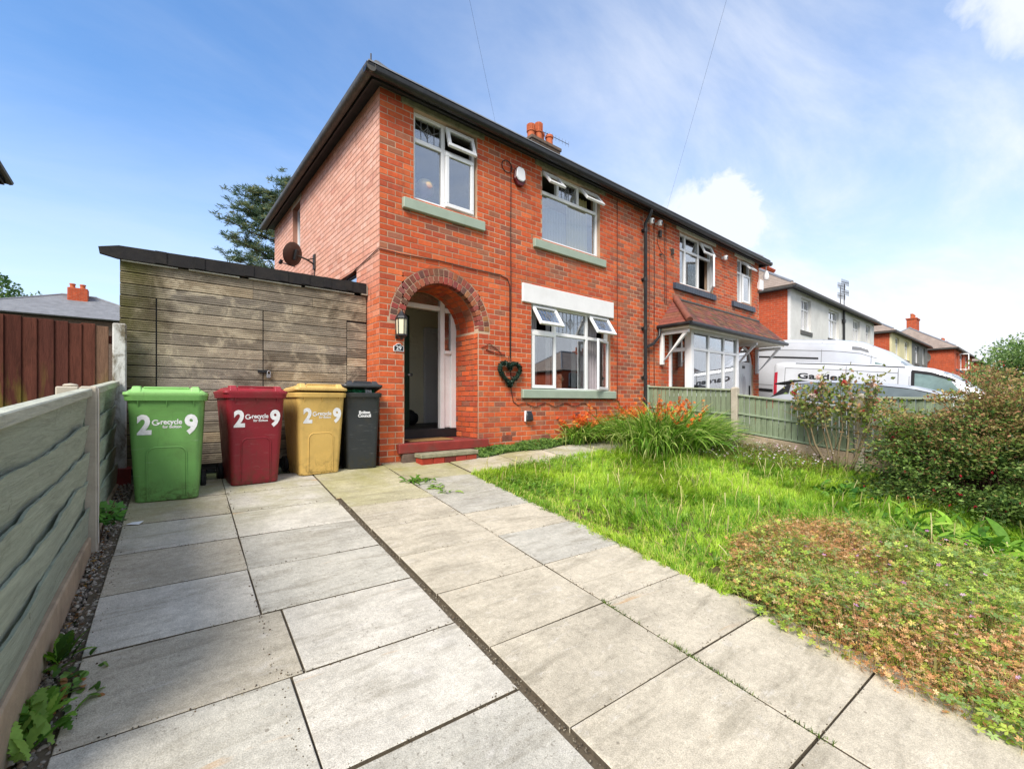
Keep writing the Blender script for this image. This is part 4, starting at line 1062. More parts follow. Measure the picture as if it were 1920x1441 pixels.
for r_ in range(nrow):
    t = (r_ + 0.0) / nrow
    # head of the tile row at fraction t1 up the slope; the row's lower edge at t
    t1 = (r_ + 1.25) / nrow
    y1, z1 = CYF * (1 - t1), CZE + (CZT - CZE) * t1
    left = CX0 + 0.75 * t + (0.05 if t > 0 else 0.0)
    x = left + (tw / 2 if r_ % 2 else 0)
    while x < CX1 - 0.08:
        tint = tuple(v * rb2.uniform(0.7, 1.2) for v in lin(rb2.choice(['6E4638', '764C3C', '604034', '7A5240', '664438'])))
        M = Matrix.Translation((x + tw / 2, y1, z1 + 0.028 + rb2.uniform(0, 0.004))) @ Matrix.Rotation(sa - 0.06, 4, 'X')
        if cnt < 290:
            o = link('tile', tme, canopy, color=tint); o.matrix_basis = M; cnt += 1
        x += tw
# hipped left end rows
for r_ in range(nrow):
    t = r_ / nrow; t1 = min((r_ + 1.2) / nrow, 1)
    ya, yb = CYF * (1 - t) , -0.0
    k = max(1, int(abs(ya) / 0.17))
    m = MB()
    xx0, xx1 = CX0 + 0.75 * t, CX0 + 0.75 * t1
    z0_, z1_ = CZE + (CZT - CZE) * t + 0.034, CZE + (CZT - CZE) * t1 + 0.018
    yb_ = CYF * (1 - t1)
    m.hexa([(xx0, ya, z0_ - 0.016), (xx0, yb, z0_ - 0.016), (xx1, yb, z1_ - 0.016), (xx1, yb_, z1_ - 0.016), (xx0, ya, z0_), (xx0, yb, z0_), (xx1, yb, z1_), (xx1, yb_, z1_)])
    m.build('tile_row', 'tile_o', canopy, color=tuple(v * rb2.uniform(0.85, 1.15) for v in lin('7C4A3C')))
m = MB(); m.tube([(CX0 - 0.01, CYF - 0.01, CZE + 0.05), (CX0 + 0.76, -0.02, CZT + 0.04)], 0.075, 10); m.build('hip_tile', 'red_tile', canopy, smooth=True)
m = MB(); m.box(CX0 + 0.7, CX1, -0.09, -0.003, CZT - 0.02, CZT + 0.05); m.build('flashing', 'gutter_side', canopy, bevel=0.02)
m = MB(); m.box(CX0 + 0.02, CX1 - 0.02, CYF + 0.02, CYF + 0.045, CZE - 0.10, CZE + 0.02); m.box(CX0 + 0.02, CX0 + 0.045, CYF + 0.046, -0.01, CZE - 0.10, CZE + 0.02); m.build('fascia', 'cream_board', canopy)
m = MB(); m.box(CX0 + 0.05, CX1 - 0.03, CYF + 0.05, -0.003, CZE - 0.075, CZE - 0.06); m.build('soffit', 'cream_board', canopy)
m = MB(); m.tube([(CX0, CYF - 0.03, CZE - 0.01), (CX1 + 0.05, CYF - 0.03, CZE - 0.03)], 0.05, 10); m.tube([(CX0 - 0.01, CYF - 0.03, CZE - 0.01), (CX0 - 0.01, -0.02, CZE - 0.01)], 0.045, 10); m.build('gutter', 'black_plastic', canopy, smooth=True)
m = MB(); m.tube([(CX0 + 0.0, -0.07, CZE - 0.03), (CX0 - 0.02, -0.07, CZE - 0.22), (6.50, -0.07, CZE - 0.42), (6.22, -0.07, CZE - 0.52)], 0.034, 10); m.build('downpipe', 'black_plastic', nb, smooth=True)
for x in (CX0 + 0.13, 10.50, 12.18):       # white timber brackets
    m = MB(); m.box(x - 0.04, x + 0.04, -0.09, -0.004, 1.72, CZE - 0.11); m.box(x - 0.038, x + 0.038, CYF + 0.08, -0.091, CZE - 0.19, CZE - 0.11)
    m.hexa([(x - 0.035, -0.16, 1.86), (x + 0.035, -0.16, 1.86), (x + 0.035, -0.091, 1.80), (x - 0.035, -0.091, 1.80), (x - 0.035, CYF + 0.12, CZE - 0.2), (x + 0.035, CYF + 0.12, CZE - 0.2), (x + 0.035, CYF + 0.22, CZE - 0.2), (x - 0.035, CYF + 0.22, CZE - 0.2)])
    m.build('bracket', 'white_paint', nb, bevel=0.006)
for x, w_ in ((6.42, 'pipe_brown'), (6.62, 'cable'), (7.05, 'cable'), (7.12, 'pipe_brown')):
    cable(nb, [(x + 0.006 * math.sin(z * 2 + x), -0.013, z) for z in np.linspace(5.1, 1.1 if x < 6.9 else 3.2, 14)], 0.007, w_)
cable(nb, [(6.75, -0.014, 4.75), (6.76, -0.014, 4.55), (6.9, -0.014, 4.38), (7.04, -0.014, 4.33)], 0.006)
m = MB(); m.box(6.80, 6.87, -0.06, -0.003, 4.72, 4.86); m.box(7.34, 7.40, -0.06, -0.003, 4.42, 4.55); m.box(6.84, 6.9, -0.05, -0.003, 4.3, 4.33); m.build('wall_bracket', 'rust', nb)

# fittings on the two fronts: each its own thing
def camera_dome(x, y, z, label):
    t = thing('security_camera', label, 'camera', (x, y, z))
    m = MB(); m.box(x - 0.03, x + 0.03, y, y + 0.05, z - 0.03, z + 0.03); m.build('mount', 'plain_white', t, bevel=0.008)
    m = MB(); m.lathe([(0.0, -0.075), (0.04, -0.07), (0.062, -0.03), (0.065, 0.02), (0.05, 0.045), (0, 0.05)], (0, 0, 0), 'z', 16)
    m.xform(Matrix.Translation((x, y - 0.06, z))); m.build('housing', 'upvc', t, smooth=True)
    m = MB(); m.lathe([(0, -0.01), (0.032, -0.008), (0.03, 0.0), (0, 0.0)], (0, 0, 0), 'y', 14); m.xform(Matrix.Translation((x, y - 0.115, z - 0.015))); m.build('lens', 'black_paint', t)
camera_dome(6.36, -0.05, 4.95, 'white dome security camera just right of the black downpipe under the gutter')
camera_dome(6.70, -0.05, 4.99, 'pale security camera under the gutter, second from the downpipe')
camera_dome(9.95, -0.05, 4.86, 'round white camera on the brick between the two upper windows of the adjoining house')
t = thing('hanging_camera', 'white pear shaped camera hanging from the right end of the long gutter', 'camera', (12.6, -0.1, 4.9))
m = MB(); m.tube([(12.6, -0.15, 5.15), (12.6, -0.15, 4.95)], 0.014, 8); m.build('stem', 'plain_white', t)
m = MB(); m.lathe([(0.02, 0.14), (0.05, 0.10), (0.075, 0.0), (0.085, -0.08), (0.06, -0.15), (0.0, -0.17)], (12.6, -0.15, 4.85), 'z', 16); m.build('housing', 'plain_white', t, smooth=True)
t = thing('junction_box', 'white square box on the end of the adjoining house beside its upper window', 'box', (12.5, 0.0, 4.4))
m = MB(); m.box(12.30, 12.50, -0.12, -0.02, 4.34, 4.66); m.build('case', 'upvc', t, bevel=0.02)
m = MB(); m.box(12.32, 12.42, -0.02, 0.0, 4.4, 4.6); m.build('back_plate', 'upvc', t)

# ================================================================ houses further along the street
MAT['render_white'] = simple('white_rendered_wall', lin('D4D4D0'), 0.85, 0.1, 1.5, 0.3, 40, dirt=0.35, dirtcol=(0.38, 0.37, 0.34))
MAT['render_cream'] = simple('cream_rendered_wall', lin('CFC89E'), 0.85, 0.08, 1.5, 0.3, 40, dirt=0.2, dirtcol=(0.4, 0.38, 0.28))
MAT['render_grey'] = simple('grey_rendered_wall', lin('6E706E'), 0.85, 0.1, 1.5, 0.3, 40)
def far_brick():
    t = NT('far_brickwork')
    br = t.node('ShaderNodeTexBrick'); br.inputs['Scale'].default_value = 1.0
    xyz = t.sep(); cm = t.node('ShaderNodeCombineXYZ'); t.l.new(t.math('ADD', xyz[0], xyz[1]), cm.inputs[0]); t.l.new(xyz[2], cm.inputs[1]); t.l.new(cm.outputs[0], br.inputs['Vector'])
    br.inputs['Brick Width'].default_value = 0.234; br.inputs['Row Height'].default_value = 0.085; br.inputs['Mortar Size'].default_value = 0.006
    br.inputs['Color1'].default_value = lin('B8502E') + (1,); br.inputs['Color2'].default_value = lin('A8482C') + (1,); br.inputs['Mortar'].default_value = lin('9A7660') + (1,)
    c = t.scale(br.outputs['Color'], t.rng(t.noise(6, 4), 0.3, 0.7, 0.85, 1.15))
    return t.done(t.bsdf(c, 0.9, 0, 0.2))
MAT['far_brick'] = far_brick()
MAT['brown_roof'] = simple('brown_grey_tiled_roof', lin('938478'), 0.85, 0.25, 3, 0.4, 12, dirt=0.3, dirtcol=(0.16, 0.13, 0.11))
def bg_window(parent, x0, x1, z0, z1, y, sillm='gutter_side', open_=False):
    m = MB(); f = 0.06
    m.box(x0, x1, y, y + 0.07, z0, z0 + f); m.box(x0, x1, y, y + 0.07, z1 - f, z1); m.box(x0, x0 + f, y + .001, y + 0.069, z0 + f, z1 - f); m.box(x1 - f, x1, y + .001, y + 0.069, z0 + f, z1 - f)
    xm = (x0 + x1) / 2; zm = z0 + (z1 - z0) * 0.68
    m.box(xm - 0.03, xm + 0.03, y + .002, y + 0.068, z0 + f, z1 - f); m.box(x0 + f, x1 - f, y + .003, y + 0.067, zm - 0.03, zm + 0.03)
    w = m.build('window', 'upvc', parent)
    m = MB(); m.box(x0 + f * .5, x1 - f * .5, y + 0.03, y + 0.036, z0 + f * .5, z1 - f * .5); m.build('pane', 'glass', w)
    m = MB(); m.box(x0 - 0.12, x1 + 0.12, y - 0.13, y + 0.0, z0 - 0.16, z0 - 0.002); m.build('sill', sillm, w)
    if open_:
        m = MB(); a = 0.75; q = R(55)
        for p0, p1, r0, r1 in ((0, a, 0, .07), (0, a, z1 - z0 - .07, z1 - z0), (0, .07, .07, z1 - z0 - .07), (a - .07, a, .07, z1 - z0 - .07)):
            m.prism([(p0, z0 + r0), (p1, z0 + r0), (p1, z0 + r1), (p0, z0 + r1)], 0, 0.05, lambda u, v, d: (x0 - math.cos(q) * u * -0.2, y - 0.02 - u * math.sin(q) - d * 0.3, v) if False else (x0 + u * math.cos(q) + d, y - 0.02 - u * math.sin(q), v))
        m.build('sash', 'upvc', w)
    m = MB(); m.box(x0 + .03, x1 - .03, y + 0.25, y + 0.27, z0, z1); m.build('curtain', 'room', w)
def bg_pair(label, x0, y0, zb, fronts, wins, chim, pipe_x=None, side='far_brick', opn=None, width=12.44, ht=5.19):
    t = thing('semi_detached_house', label, 'house', (x0 + width / 2, y0 + 3.2, zb))
    z0 = zb - 0.3; zt = zb + ht
    m = MB(); m.box(x0, x0 + width, y0 + 0.26, y0 + HD, z0, zt); m.build('wall', side, t)
    for (fa, fb, mat) in fronts:
        ops = [(w[0], w[1], w[2] + zb, w[3] + zb) for w in wins if fa <= w[0] and w[1] <= fb]
        m = MB(); wall_sheet(m, fa, fb, z0, zt, ops, lambda a, z, d: (a, y0 + d, z), 0.258); 
        m.add([(fa, y0, z0), (fa, y0 + .26, z0), (fa, y0 + .26, zt), (fa, y0, zt)], [(0, 1, 2, 3)]); m.add([(fb, y0, z0), (fb, y0 + .26, z0), (fb, y0 + .26, zt), (fb, y0, zt)], [(0, 1, 2, 3)])
        m.build('front_wall', mat, t)
    m = MB(); m.box(x0 - 0.012, x0 - 0.001, y0 + 0.10, y0 + HD, z0, zt - 0.01); m.build('end_wall', side, t)
    for i, w in enumerate(wins): bg_window(t, w[0], w[1], w[2] + zb, w[3] + zb, y0 + 0.10, open_=(opn == i))
    eaves(t, x0, x0 + width, y0, y0 + HD, zt, True, True)
    rf = hip_roof(t, x0, x0 + width, y0, y0 + HD, zt, True, True, mat='brown_roof')
    for (cx, cy, z1, np_) in chim:
        chimney(rf, cx, cy, zt + 1.2, zb + z1, 1.5, 0.7, [(cx - 0.55 + 1.1 * i / max(np_ - 1, 1), cy, 0.42, 0) for i in range(np_)], 'far_brick')
    if pipe_x:
        m = MB(); m.tube([(pipe_x, y0 - 0.07, zt), (pipe_x, y0 - 0.07, z0)], 0.05, 8); m.box(pipe_x - .1, pipe_x + .1, y0 - .13, y0 - 0.001, zt - .6, zt - .45); m.build('downpipe', 'black_plastic', t, smooth=True)
    return t
def wr(xs, w=1.0, z0=3.75, z1=4.85): return [(x, x + w, z0, z1) for x in xs]
h2 = bg_pair('pair of white rendered houses with a red brick end wall beyond the vans', 16.45, 0.45, 0.0, [(16.45, 28.89, 'render_white')],
    [(17.6, 18.7, 3.7, 5.0), (21.0, 22.5, 3.7, 5.0), (24.8, 26.1, 3.6, 5.0), (27.2, 28.1, 3.7, 5.0)], [(22.6, 3.9, 7.9, 2)], 23.0)
h3 = bg_pair('far pair of houses, one cream and one dark grey, beyond the white pair', 33.2, 0.45, 0.0, [(33.2, 39.4, 'render_cream'), (39.4, 45.64, 'render_grey')],
    [(34.2, 35.4, 3.7, 5.0), (37.0, 38.4, 3.7, 5.0), (40.6, 42.0, 3.7, 5.0), (43.6, 44.6, 3.7, 5.0)], [(39.4, 5.2, 8.35, 4)])
h4 = bg_pair('far red brick pair of houses with an open white window near the corner', 48.0, -0.85, 0.0, [(48.0, 60.44, 'far_brick')],
    [(49.0, 50.1, 3.6, 4.9), (51.2, 53.4, 3.6, 5.0), (55.0, 57.0, 3.6, 5.0), (58.2, 59.2, 3.7, 4.9)], [(54.2, 2.6, 8.8, 4)], opn=1)
h5 = bg_pair('farthest red brick houses at the end of the street beside the leafy tree', 66.5, -0.85, 0.0, [(66.5, 78.94, 'far_brick')],
    [(67.6, 68.8, 3.6, 4.9), (70.0, 72.0, 3.6, 5.0), (74.0, 75.6, 3.6, 5.0)], [(72.7, 2.6, 8.2, 3)])
t = thing('satellite_dish', 'grey satellite dish on the brick end wall of the far red brick pair', 'dish', (47.9, 1.0, 4.4))
m = MB(); m.lathe([(0.0, 0.0), (0.25, 0.02), (0.42, 0.09), (0.43, 0.085), (0.25, 0.0), (0, -0.02)], (0, 0, 0), 'x', 20); m.xform(Matrix.Translation((47.6, 0.9, 4.55)) @ Matrix.Rotation(R(40), 4, 'Z') @ Matrix.Rotation(math.pi, 4, 'Z')); m.build('reflector', 'gutter_side', t, smooth=True)
m = MB(); m.tube([(47.6, 0.9, 4.5), (47.98, 0.9, 4.3)], 0.03, 6); m.build('arm', 'rust', t)
for i, (x, y, h) in enumerate(((27.3, 1.6, 7.25), (28.4, 1.7, 7.65))):
    t = thing('television_aerial', ['tall television aerial on the white rendered houses, left of the two', 'tall television aerial on the white rendered houses, right of the two'][i], 'aerial', (x, y, 5.7))
    m = MB(); m.tube([(x, y, 5.6), (x, y, h)], 0.022, 6); m.build('mast', 'rust', t)
    for k, zz in enumerate((h, h - 0.55)):
        m = MB(); m.tube([(x - 0.5, y, zz), (x + 0.5, y - 0.1, zz + 0.05)], 0.016, 5)
        for q in np.linspace(-0.45, 0.45, 7): m.tube([(x + q, y - 0.1 * (q + .5), zz - 0.14), (x + q, y - 0.1 * (q + .5), zz + 0.18)], 0.012, 4)
        m.build('antenna', 'rust', t)
# houses across the street (seen in the panes)
for i, x in enumerate((-4.0, 13.0, 29.5, 46.0)):
    h = bg_pair(['red brick pair of houses across the street behind the viewer', 'red brick pair of houses across the street, second along', 'red brick pair of houses across the street, third along', 'red brick pair of houses across the street, fourth along'][i], x, -31.5, -1.2, [(x, x + 12.44, 'far_brick')], [], [(x + 6.2, -28.2, 7.8, 3)])
    for xx in (1.0, 3.6, 7.2, 10.0):
        for z0_, z1_ in ((-0.2, 1.2), (2.5, 3.8)):
            bg_window(h, x + xx, x + xx + 1.5, z0_, z1_, -31.5 + HD + 0.03)
# house on the left, only the corner of its eaves is in the picture
t = thing('brick_house', 'house at the left edge of which only the dark eaves corner shows', 'house', (-8, 3.5, 0))
m = MB(); m.box(-11.1, -4.90, 0.4, 7.0, -0.2, 5.2); m.build('wall', 'far_brick', t)
m = MB(); m.box(-11.4, -4.64, 7.24, 7.26, 5.12, 5.28); m.box(-4.66, -4.64, 0.1, 7.238, 5.12, 5.28); m.build('fascia', 'dark_board', t)
m = MB(); m.box(-11.4, -4.67, 0.1, 7.235, 5.18, 5.195); m.build('soffit', 'dark_board', t)
m = MB(); m.tube([(-4.58, 0.1, 5.22), (-4.58, 7.34, 5.22)], 0.055, 8); m.tube([(-11.4, 7.32, 5.22), (-4.58, 7.32, 5.22)], 0.05, 8); m.build('gutter', 'gutter_side', t, smooth=True)
hip_roof(t, -11.1, -4.90, 0.4, 7.0, 5.2, False, True)
# slate roofed house beyond the brown fence
t = thing('brick_house', 'far house with grey slate hipped roof and red chimney beyond the brown fence', 'house', (-5.8, 32, 0))
m = MB(); m.box(-10.0, -1.4, 29.0, 36.0, -0.2, 5.5); m.build('wall', 'soot', t)
bg_window(t, -8.6, -7.0, 4.3, 5.25, 28.98)
rf = hip_roof(t, -10.0, -1.4, 29.0, 36.0, 5.5, True, True, pitch=0.46, oh=0.4)
m = MB(); m.box(-6.15, -5.25, 31.6, 32.3, 6.6, 7.75); m.build('chimney', 'far_brick', rf, bevel=0.02)
for i in range(2):
    m = MB(); m.lathe([(0.13, 0), (0.12, 0.2), (0.15, 0.22), (0.14, 0.28), (0.05, 0.26)], (-5.95 + 0.45 * i, 31.95, 7.75), 'z', 12); m.build('chimney_pot', 'pot', rf, smooth=True)
t = thing('brick_house', 'roof corner of another house at the far left behind the fence', 'house', (-18, 33, 0))
m = MB(); m.box(-24.0, -14.9, 27.0, 33.0, -0.2, 5.0); m.build('wall', 'far_brick', t)
hip_roof(t, -24.0, -14.9, 27.0, 33.0, 5.0, True, True, pitch=0.32, oh=0.4)
# ================================================================ timber shed front beside the house
def wood_mat():
    t = NT('weathered_deck_board')
    base = t.objcol(); rnd = t.objrand()
    g = t.noise(5.0, 6, 0.7, None, 0.4, (0.6, 1, 9)); g2 = t.noise(26, 4, 0.7, None, 0.3, (0.35, 1, 5)); kn = t.noise(7, 3, 0.6, None, 0, (0.6, 1, 1.8))
    c = t.scale(base, t.math('MULTIPLY', t.rng(g, 0.3, 0.7, 0.62, 1.32), t.rng(g2, 0.3, 0.7, 0.78, 1.22)))
    c = t.mix(t.rng(t.noise(2.6, 6, 0.7, None, 1.0, (1, 1, 1.6)), 0.50, 0.62, 0, 0.65), c, lin('C6BAA2'))
    c = t.mix(t.rng(t.noise(1.5, 5, 0.65, None, 0.6), 0.52, 0.64, 0, 0.65), c, lin('453B30'))
    xyz = t.sep()
    al = t.math('MULTIPLY', t.rng(xyz[0], -2.25, -2.6), t.rng(t.noise(2.2, 4, 0.6), 0.35, 0.6, 0.25, 0.75))
    c = t.mix(al, c, lin('565624'))
    c = t.mix(t.rng(kn, 0.69, 0.73, 0, 0.75), c, lin('2C221A'))
    return t.done(t.bsdf(c, 0.92, 0, 0.12, t.math('ADD', g2, g), 0.5, 0.004))
MAT['deck'] = wood_mat()
SY = 0.45
shed = thing('timber_shed', 'weathered grey brown timber shed front with double doors beside the house', 'shed', (-1.35, SY, 0.05))
rw = random.Random(17)
BH = 0.1253
prof = []
nz = 5
for i in range(nz):
    z0 = -BH / 2 + 0.0045 + (BH - 0.009) * i / nz; z1 = -BH / 2 + 0.0045 + (BH - 0.009) * (i + 1) / nz; w_ = (z1 - z0)
    prof += [(z0 + w_ * 0.10, -0.012), (z0 + w_ * 0.60, -0.012), (z0 + w_ * 0.68, -0.0075), (z0 + w_ * 0.98, -0.0075)]
prof += [(BH / 2 - 0.0045, 0.006), (-BH / 2 + 0.0045, 0.006)]
def deck_board(parent, x0, x1, zc, y=SY, dz=0.0):
    m = MB(); n_ = len(prof)
    vs = [(x0, p[1], p[0]) for p in prof] + [(x1, p[1], p[0] + dz) for p in prof]
    m.add(vs, [(i, (i + 1) % n_, n_ + (i + 1) % n_, n_ + i) for i in range(n_)] + [tuple(range(n_))[::-1], tuple(range(n_, 2 * n_))])
    c = rw.choice(['948B7E', 'A09686', '887E70', 'AC9F8A', '988D7C', '7E7466', 'A4957E'])
    k = rw.uniform(0.72, 1.15)
    m.build('board', 'deck', parent, loc=(0, y, zc), color=[v * k for v in lin(c)])
zb0 = 0.115
m = MB(); m.box(-2.69, -0.012, SY + 0.012, SY + 0.06, 0.05, 2.34); m.box(-2.69, -2.62, SY + 0.061, 4.2, 0.05, 2.30); m.build('frame', 'dark_board', shed)
dl = MB(); dl.box(-2.384, -1.342, SY + 0.007, SY + 0.0115, 0.10, 1.985); dl = dl.build('shed_door', 'rust', shed)
dr = MB(); dr.box(-1.334, -0.296, SY + 0.007, SY + 0.0115, 0.10, 1.985); dr = dr.build('shed_door', 'rust', shed)
for i in range(15):
    zc = zb0 + BH * (i + 0.5)
    deck_board(shed, -2.695, -2.396, zc); deck_board(dl, -2.382, -1.345, zc); deck_board(dr, -1.332, -0.298, zc); deck_board(shed, -0.285, -0.014, zc - 0.02)
for i, cuts in enumerate([[-1.0], [-1.45, -0.75], [-1.45], [-1.45]][:3]):
    zc = zb0 + BH * (15.5 + i)
    xs_ = [-2.695] + cuts + [-0.014]
    for a, b_ in zip(xs_[:-1], xs_[1:]): deck_board(shed, a + 0.002, b_ - 0.002, zc)
# felted roof edge
m = MB()
top = [(-2.86, 2.455), (-2.70, 2.500), (-1.5, 2.525), (-0.03, 2.545)]; bot = [(-2.85, 2.39), (-2.71, 2.362), (-1.5, 2.382), (-0.03, 2.40)]
for k in range(3):
    (xa, za), (xb, zb_) = top[k], top[k + 1]; (xc, zc_), (xd, zd) = bot[k], bot[k + 1]
    m.hexa([(xc, SY - 0.06, zc_), (xd, SY - 0.06, zd), (xd, SY - 0.014, zd), (xc, SY - 0.014, zc_), (xa, SY - 0.06, za), (xb, SY - 0.06, zb_), (xb, SY - 0.014, zb_), (xa, SY - 0.014, za)])
MAT['felt'] = simple('black_roofing_felt', (0.012, 0.011, 0.012), 0.8, 0.35, 9, 0.4, 160, dirt=0.35, dirtcol=(0.05, 0.042, 0.03))
m.build('roof_edge', 'felt', shed)
m = MB(); m.hexa([(-2.66, SY - 0.012, 2.40), (-0.02, SY - 0.012, 2.44), (-0.02, 4.4, 2.10), (-2.66, 4.4, 2.10), (-2.66, SY - 0.012, 2.458), (-0.02, SY - 0.012, 2.547), (-0.02, 4.4, 2.2), (-2.66, 4.4, 2.2)]); m.build('roof', 'felt', shed)
for x in (-2.40, -2.05, -1.55, -1.16, -0.90, -0.62, -0.33):
    m = MB(); z1 = 2.50 + 0.045 * (x + 2.7) / 2.7; m.box(x, x + 0.10, SY - 0.067, SY - 0.0605, z1 - 0.13, z1 + 0.004); m.build('felt_lap', 'felt', shed)
MAT['dirty_white'] = simple('dirty_white_strip', lin('A8A698'), 0.85, 0.2, 14, 0.2, 60, dirt=0.6, dirtcol=(0.10, 0.09, 0.07))
m = MB()
for a, b_ in ((-2.68, -2.2), (-2.1, -1.6), (-1.5, -0.9), (-0.85, -0.2)): m.box(a, b_, SY - 0.045, SY - 0.016, 2.346 + 0.012 * (a + 2.7), 2.360 + 0.012 * (a + 2.7))
m.build('edge_strip', 'dirty_white', shed)
m = MB(); m.box(-0.10, -0.012, SY - 0.055, SY - 0.015, 2.38, 2.52); m.build('flashing', 'dirty_white', shed)
hs = thing('padlock', 'steel padlock on the black hasp between the shed doors', 'padlock', (-1.30, SY - 0.03, 1.15))
m = MB(); m.box(-1.40, -1.28, SY - 0.026, SY - 0.013, 1.215, 1.25); m.build('hasp', 'black_paint', hs)
m = MB(); m.box(-1.305, -1.255, SY - 0.052, SY - 0.03, 1.145, 1.195); m.build('body', 'steel', hs, bevel=0.006)
m = MB(); m.tube([(-1.298, SY - 0.04, 1.19), (-1.298, SY - 0.04, 1.215), (-1.29, SY - 0.04, 1.232), (-1.28, SY - 0.04, 1.238), (-1.27, SY - 0.04, 1.232), (-1.262, SY - 0.04, 1.215), (-1.262, SY - 0.04, 1.19)], 0.005, 8); m.build('shackle', 'steel', hs, smooth=True)

# ================================================================ left fence: concrete posts, waney edged boards painted sage
MAT['fence_sage'] = None
def painted_board():
    t = NT('sage_painted_rough_board')
    base = t.objcol()
    g = t.noise(3, 7, 0.72, None, 0.9, (1, 0.7, 9)); f = t.noise(34, 5, 0.75, None, 0.4, (1, 0.25, 4))
    c = t.scale(base, t.math('MULTIPLY', t.rng(g, 0.3, 0.7, 0.72, 1.22), t.rng(f, 0.3, 0.7, 0.86, 1.12)))
    c = t.mix(t.rng(t.noise(2.3, 5, 0.65, None, 0.9), 0.60, 0.74, 0, 0.5), c, lin('78806E'))
    c = t.mix(t.rng(t.noise(9, 4, 0.7, None, 0.5), 0.66, 0.72, 0, 0.8), c, lin('4A4236'))
    return t.done(t.bsdf(c, 0.75, 0, 0.25, t.math('ADD', g, f), 0.9, 0.008))
MAT['fence_sage'] = painted_board()
def pale_mat():
    t = NT('sage_painted_pale')
    base = t.objcol()
    g = t.noise(4, 6, 0.7, None, 0.5, (1, 9, 0.8)); f = t.noise(40, 4, 0.7, None, 0.2, (1, 4, 0.4))
    c = t.scale(base, t.math('MULTIPLY', t.rng(g, 0.3, 0.7, 0.74, 1.2), t.rng(f, 0.3, 0.7, 0.88, 1.1)))
    c = t.mix(t.rng(t.noise(2.6, 5, 0.65, None, 0.9), 0.56, 0.72, 0, 0.45), c, lin('6E6C54'))
    return t.done(t.bsdf(c, 0.8, 0, 0.2, t.math('ADD', g, f), 0.7, 0.006))
MAT['fence_pale'] = pale_mat()
MAT['conc'] = simple('bare_concrete', lin('B0A898'), 0.9, 0.16, 9, 0.45, 110, dirt=0.35, dirtcol=(0.22, 0.19, 0.15))
MAT['gravel_board'] = simple('concrete_gravel_board', lin('A4937C'), 0.92, 0.2, 7, 0.5, 90, dirt=0.5, dirtcol=(0.16, 0.13, 0.09))
lf = thing('garden_fence', 'low sage green board fence on concrete gravel boards along the left of the drive', 'fence', (-2.8, -1.6, -0.2))
def lx(y): return -2.72 + 0.0407 * y
def ltop(y): return 0.946 + 0.066 * (y + 1.5)
def lbot(y): return -0.10 + 0.055 * (y + 1.8)
rf_ = random.Random(9)
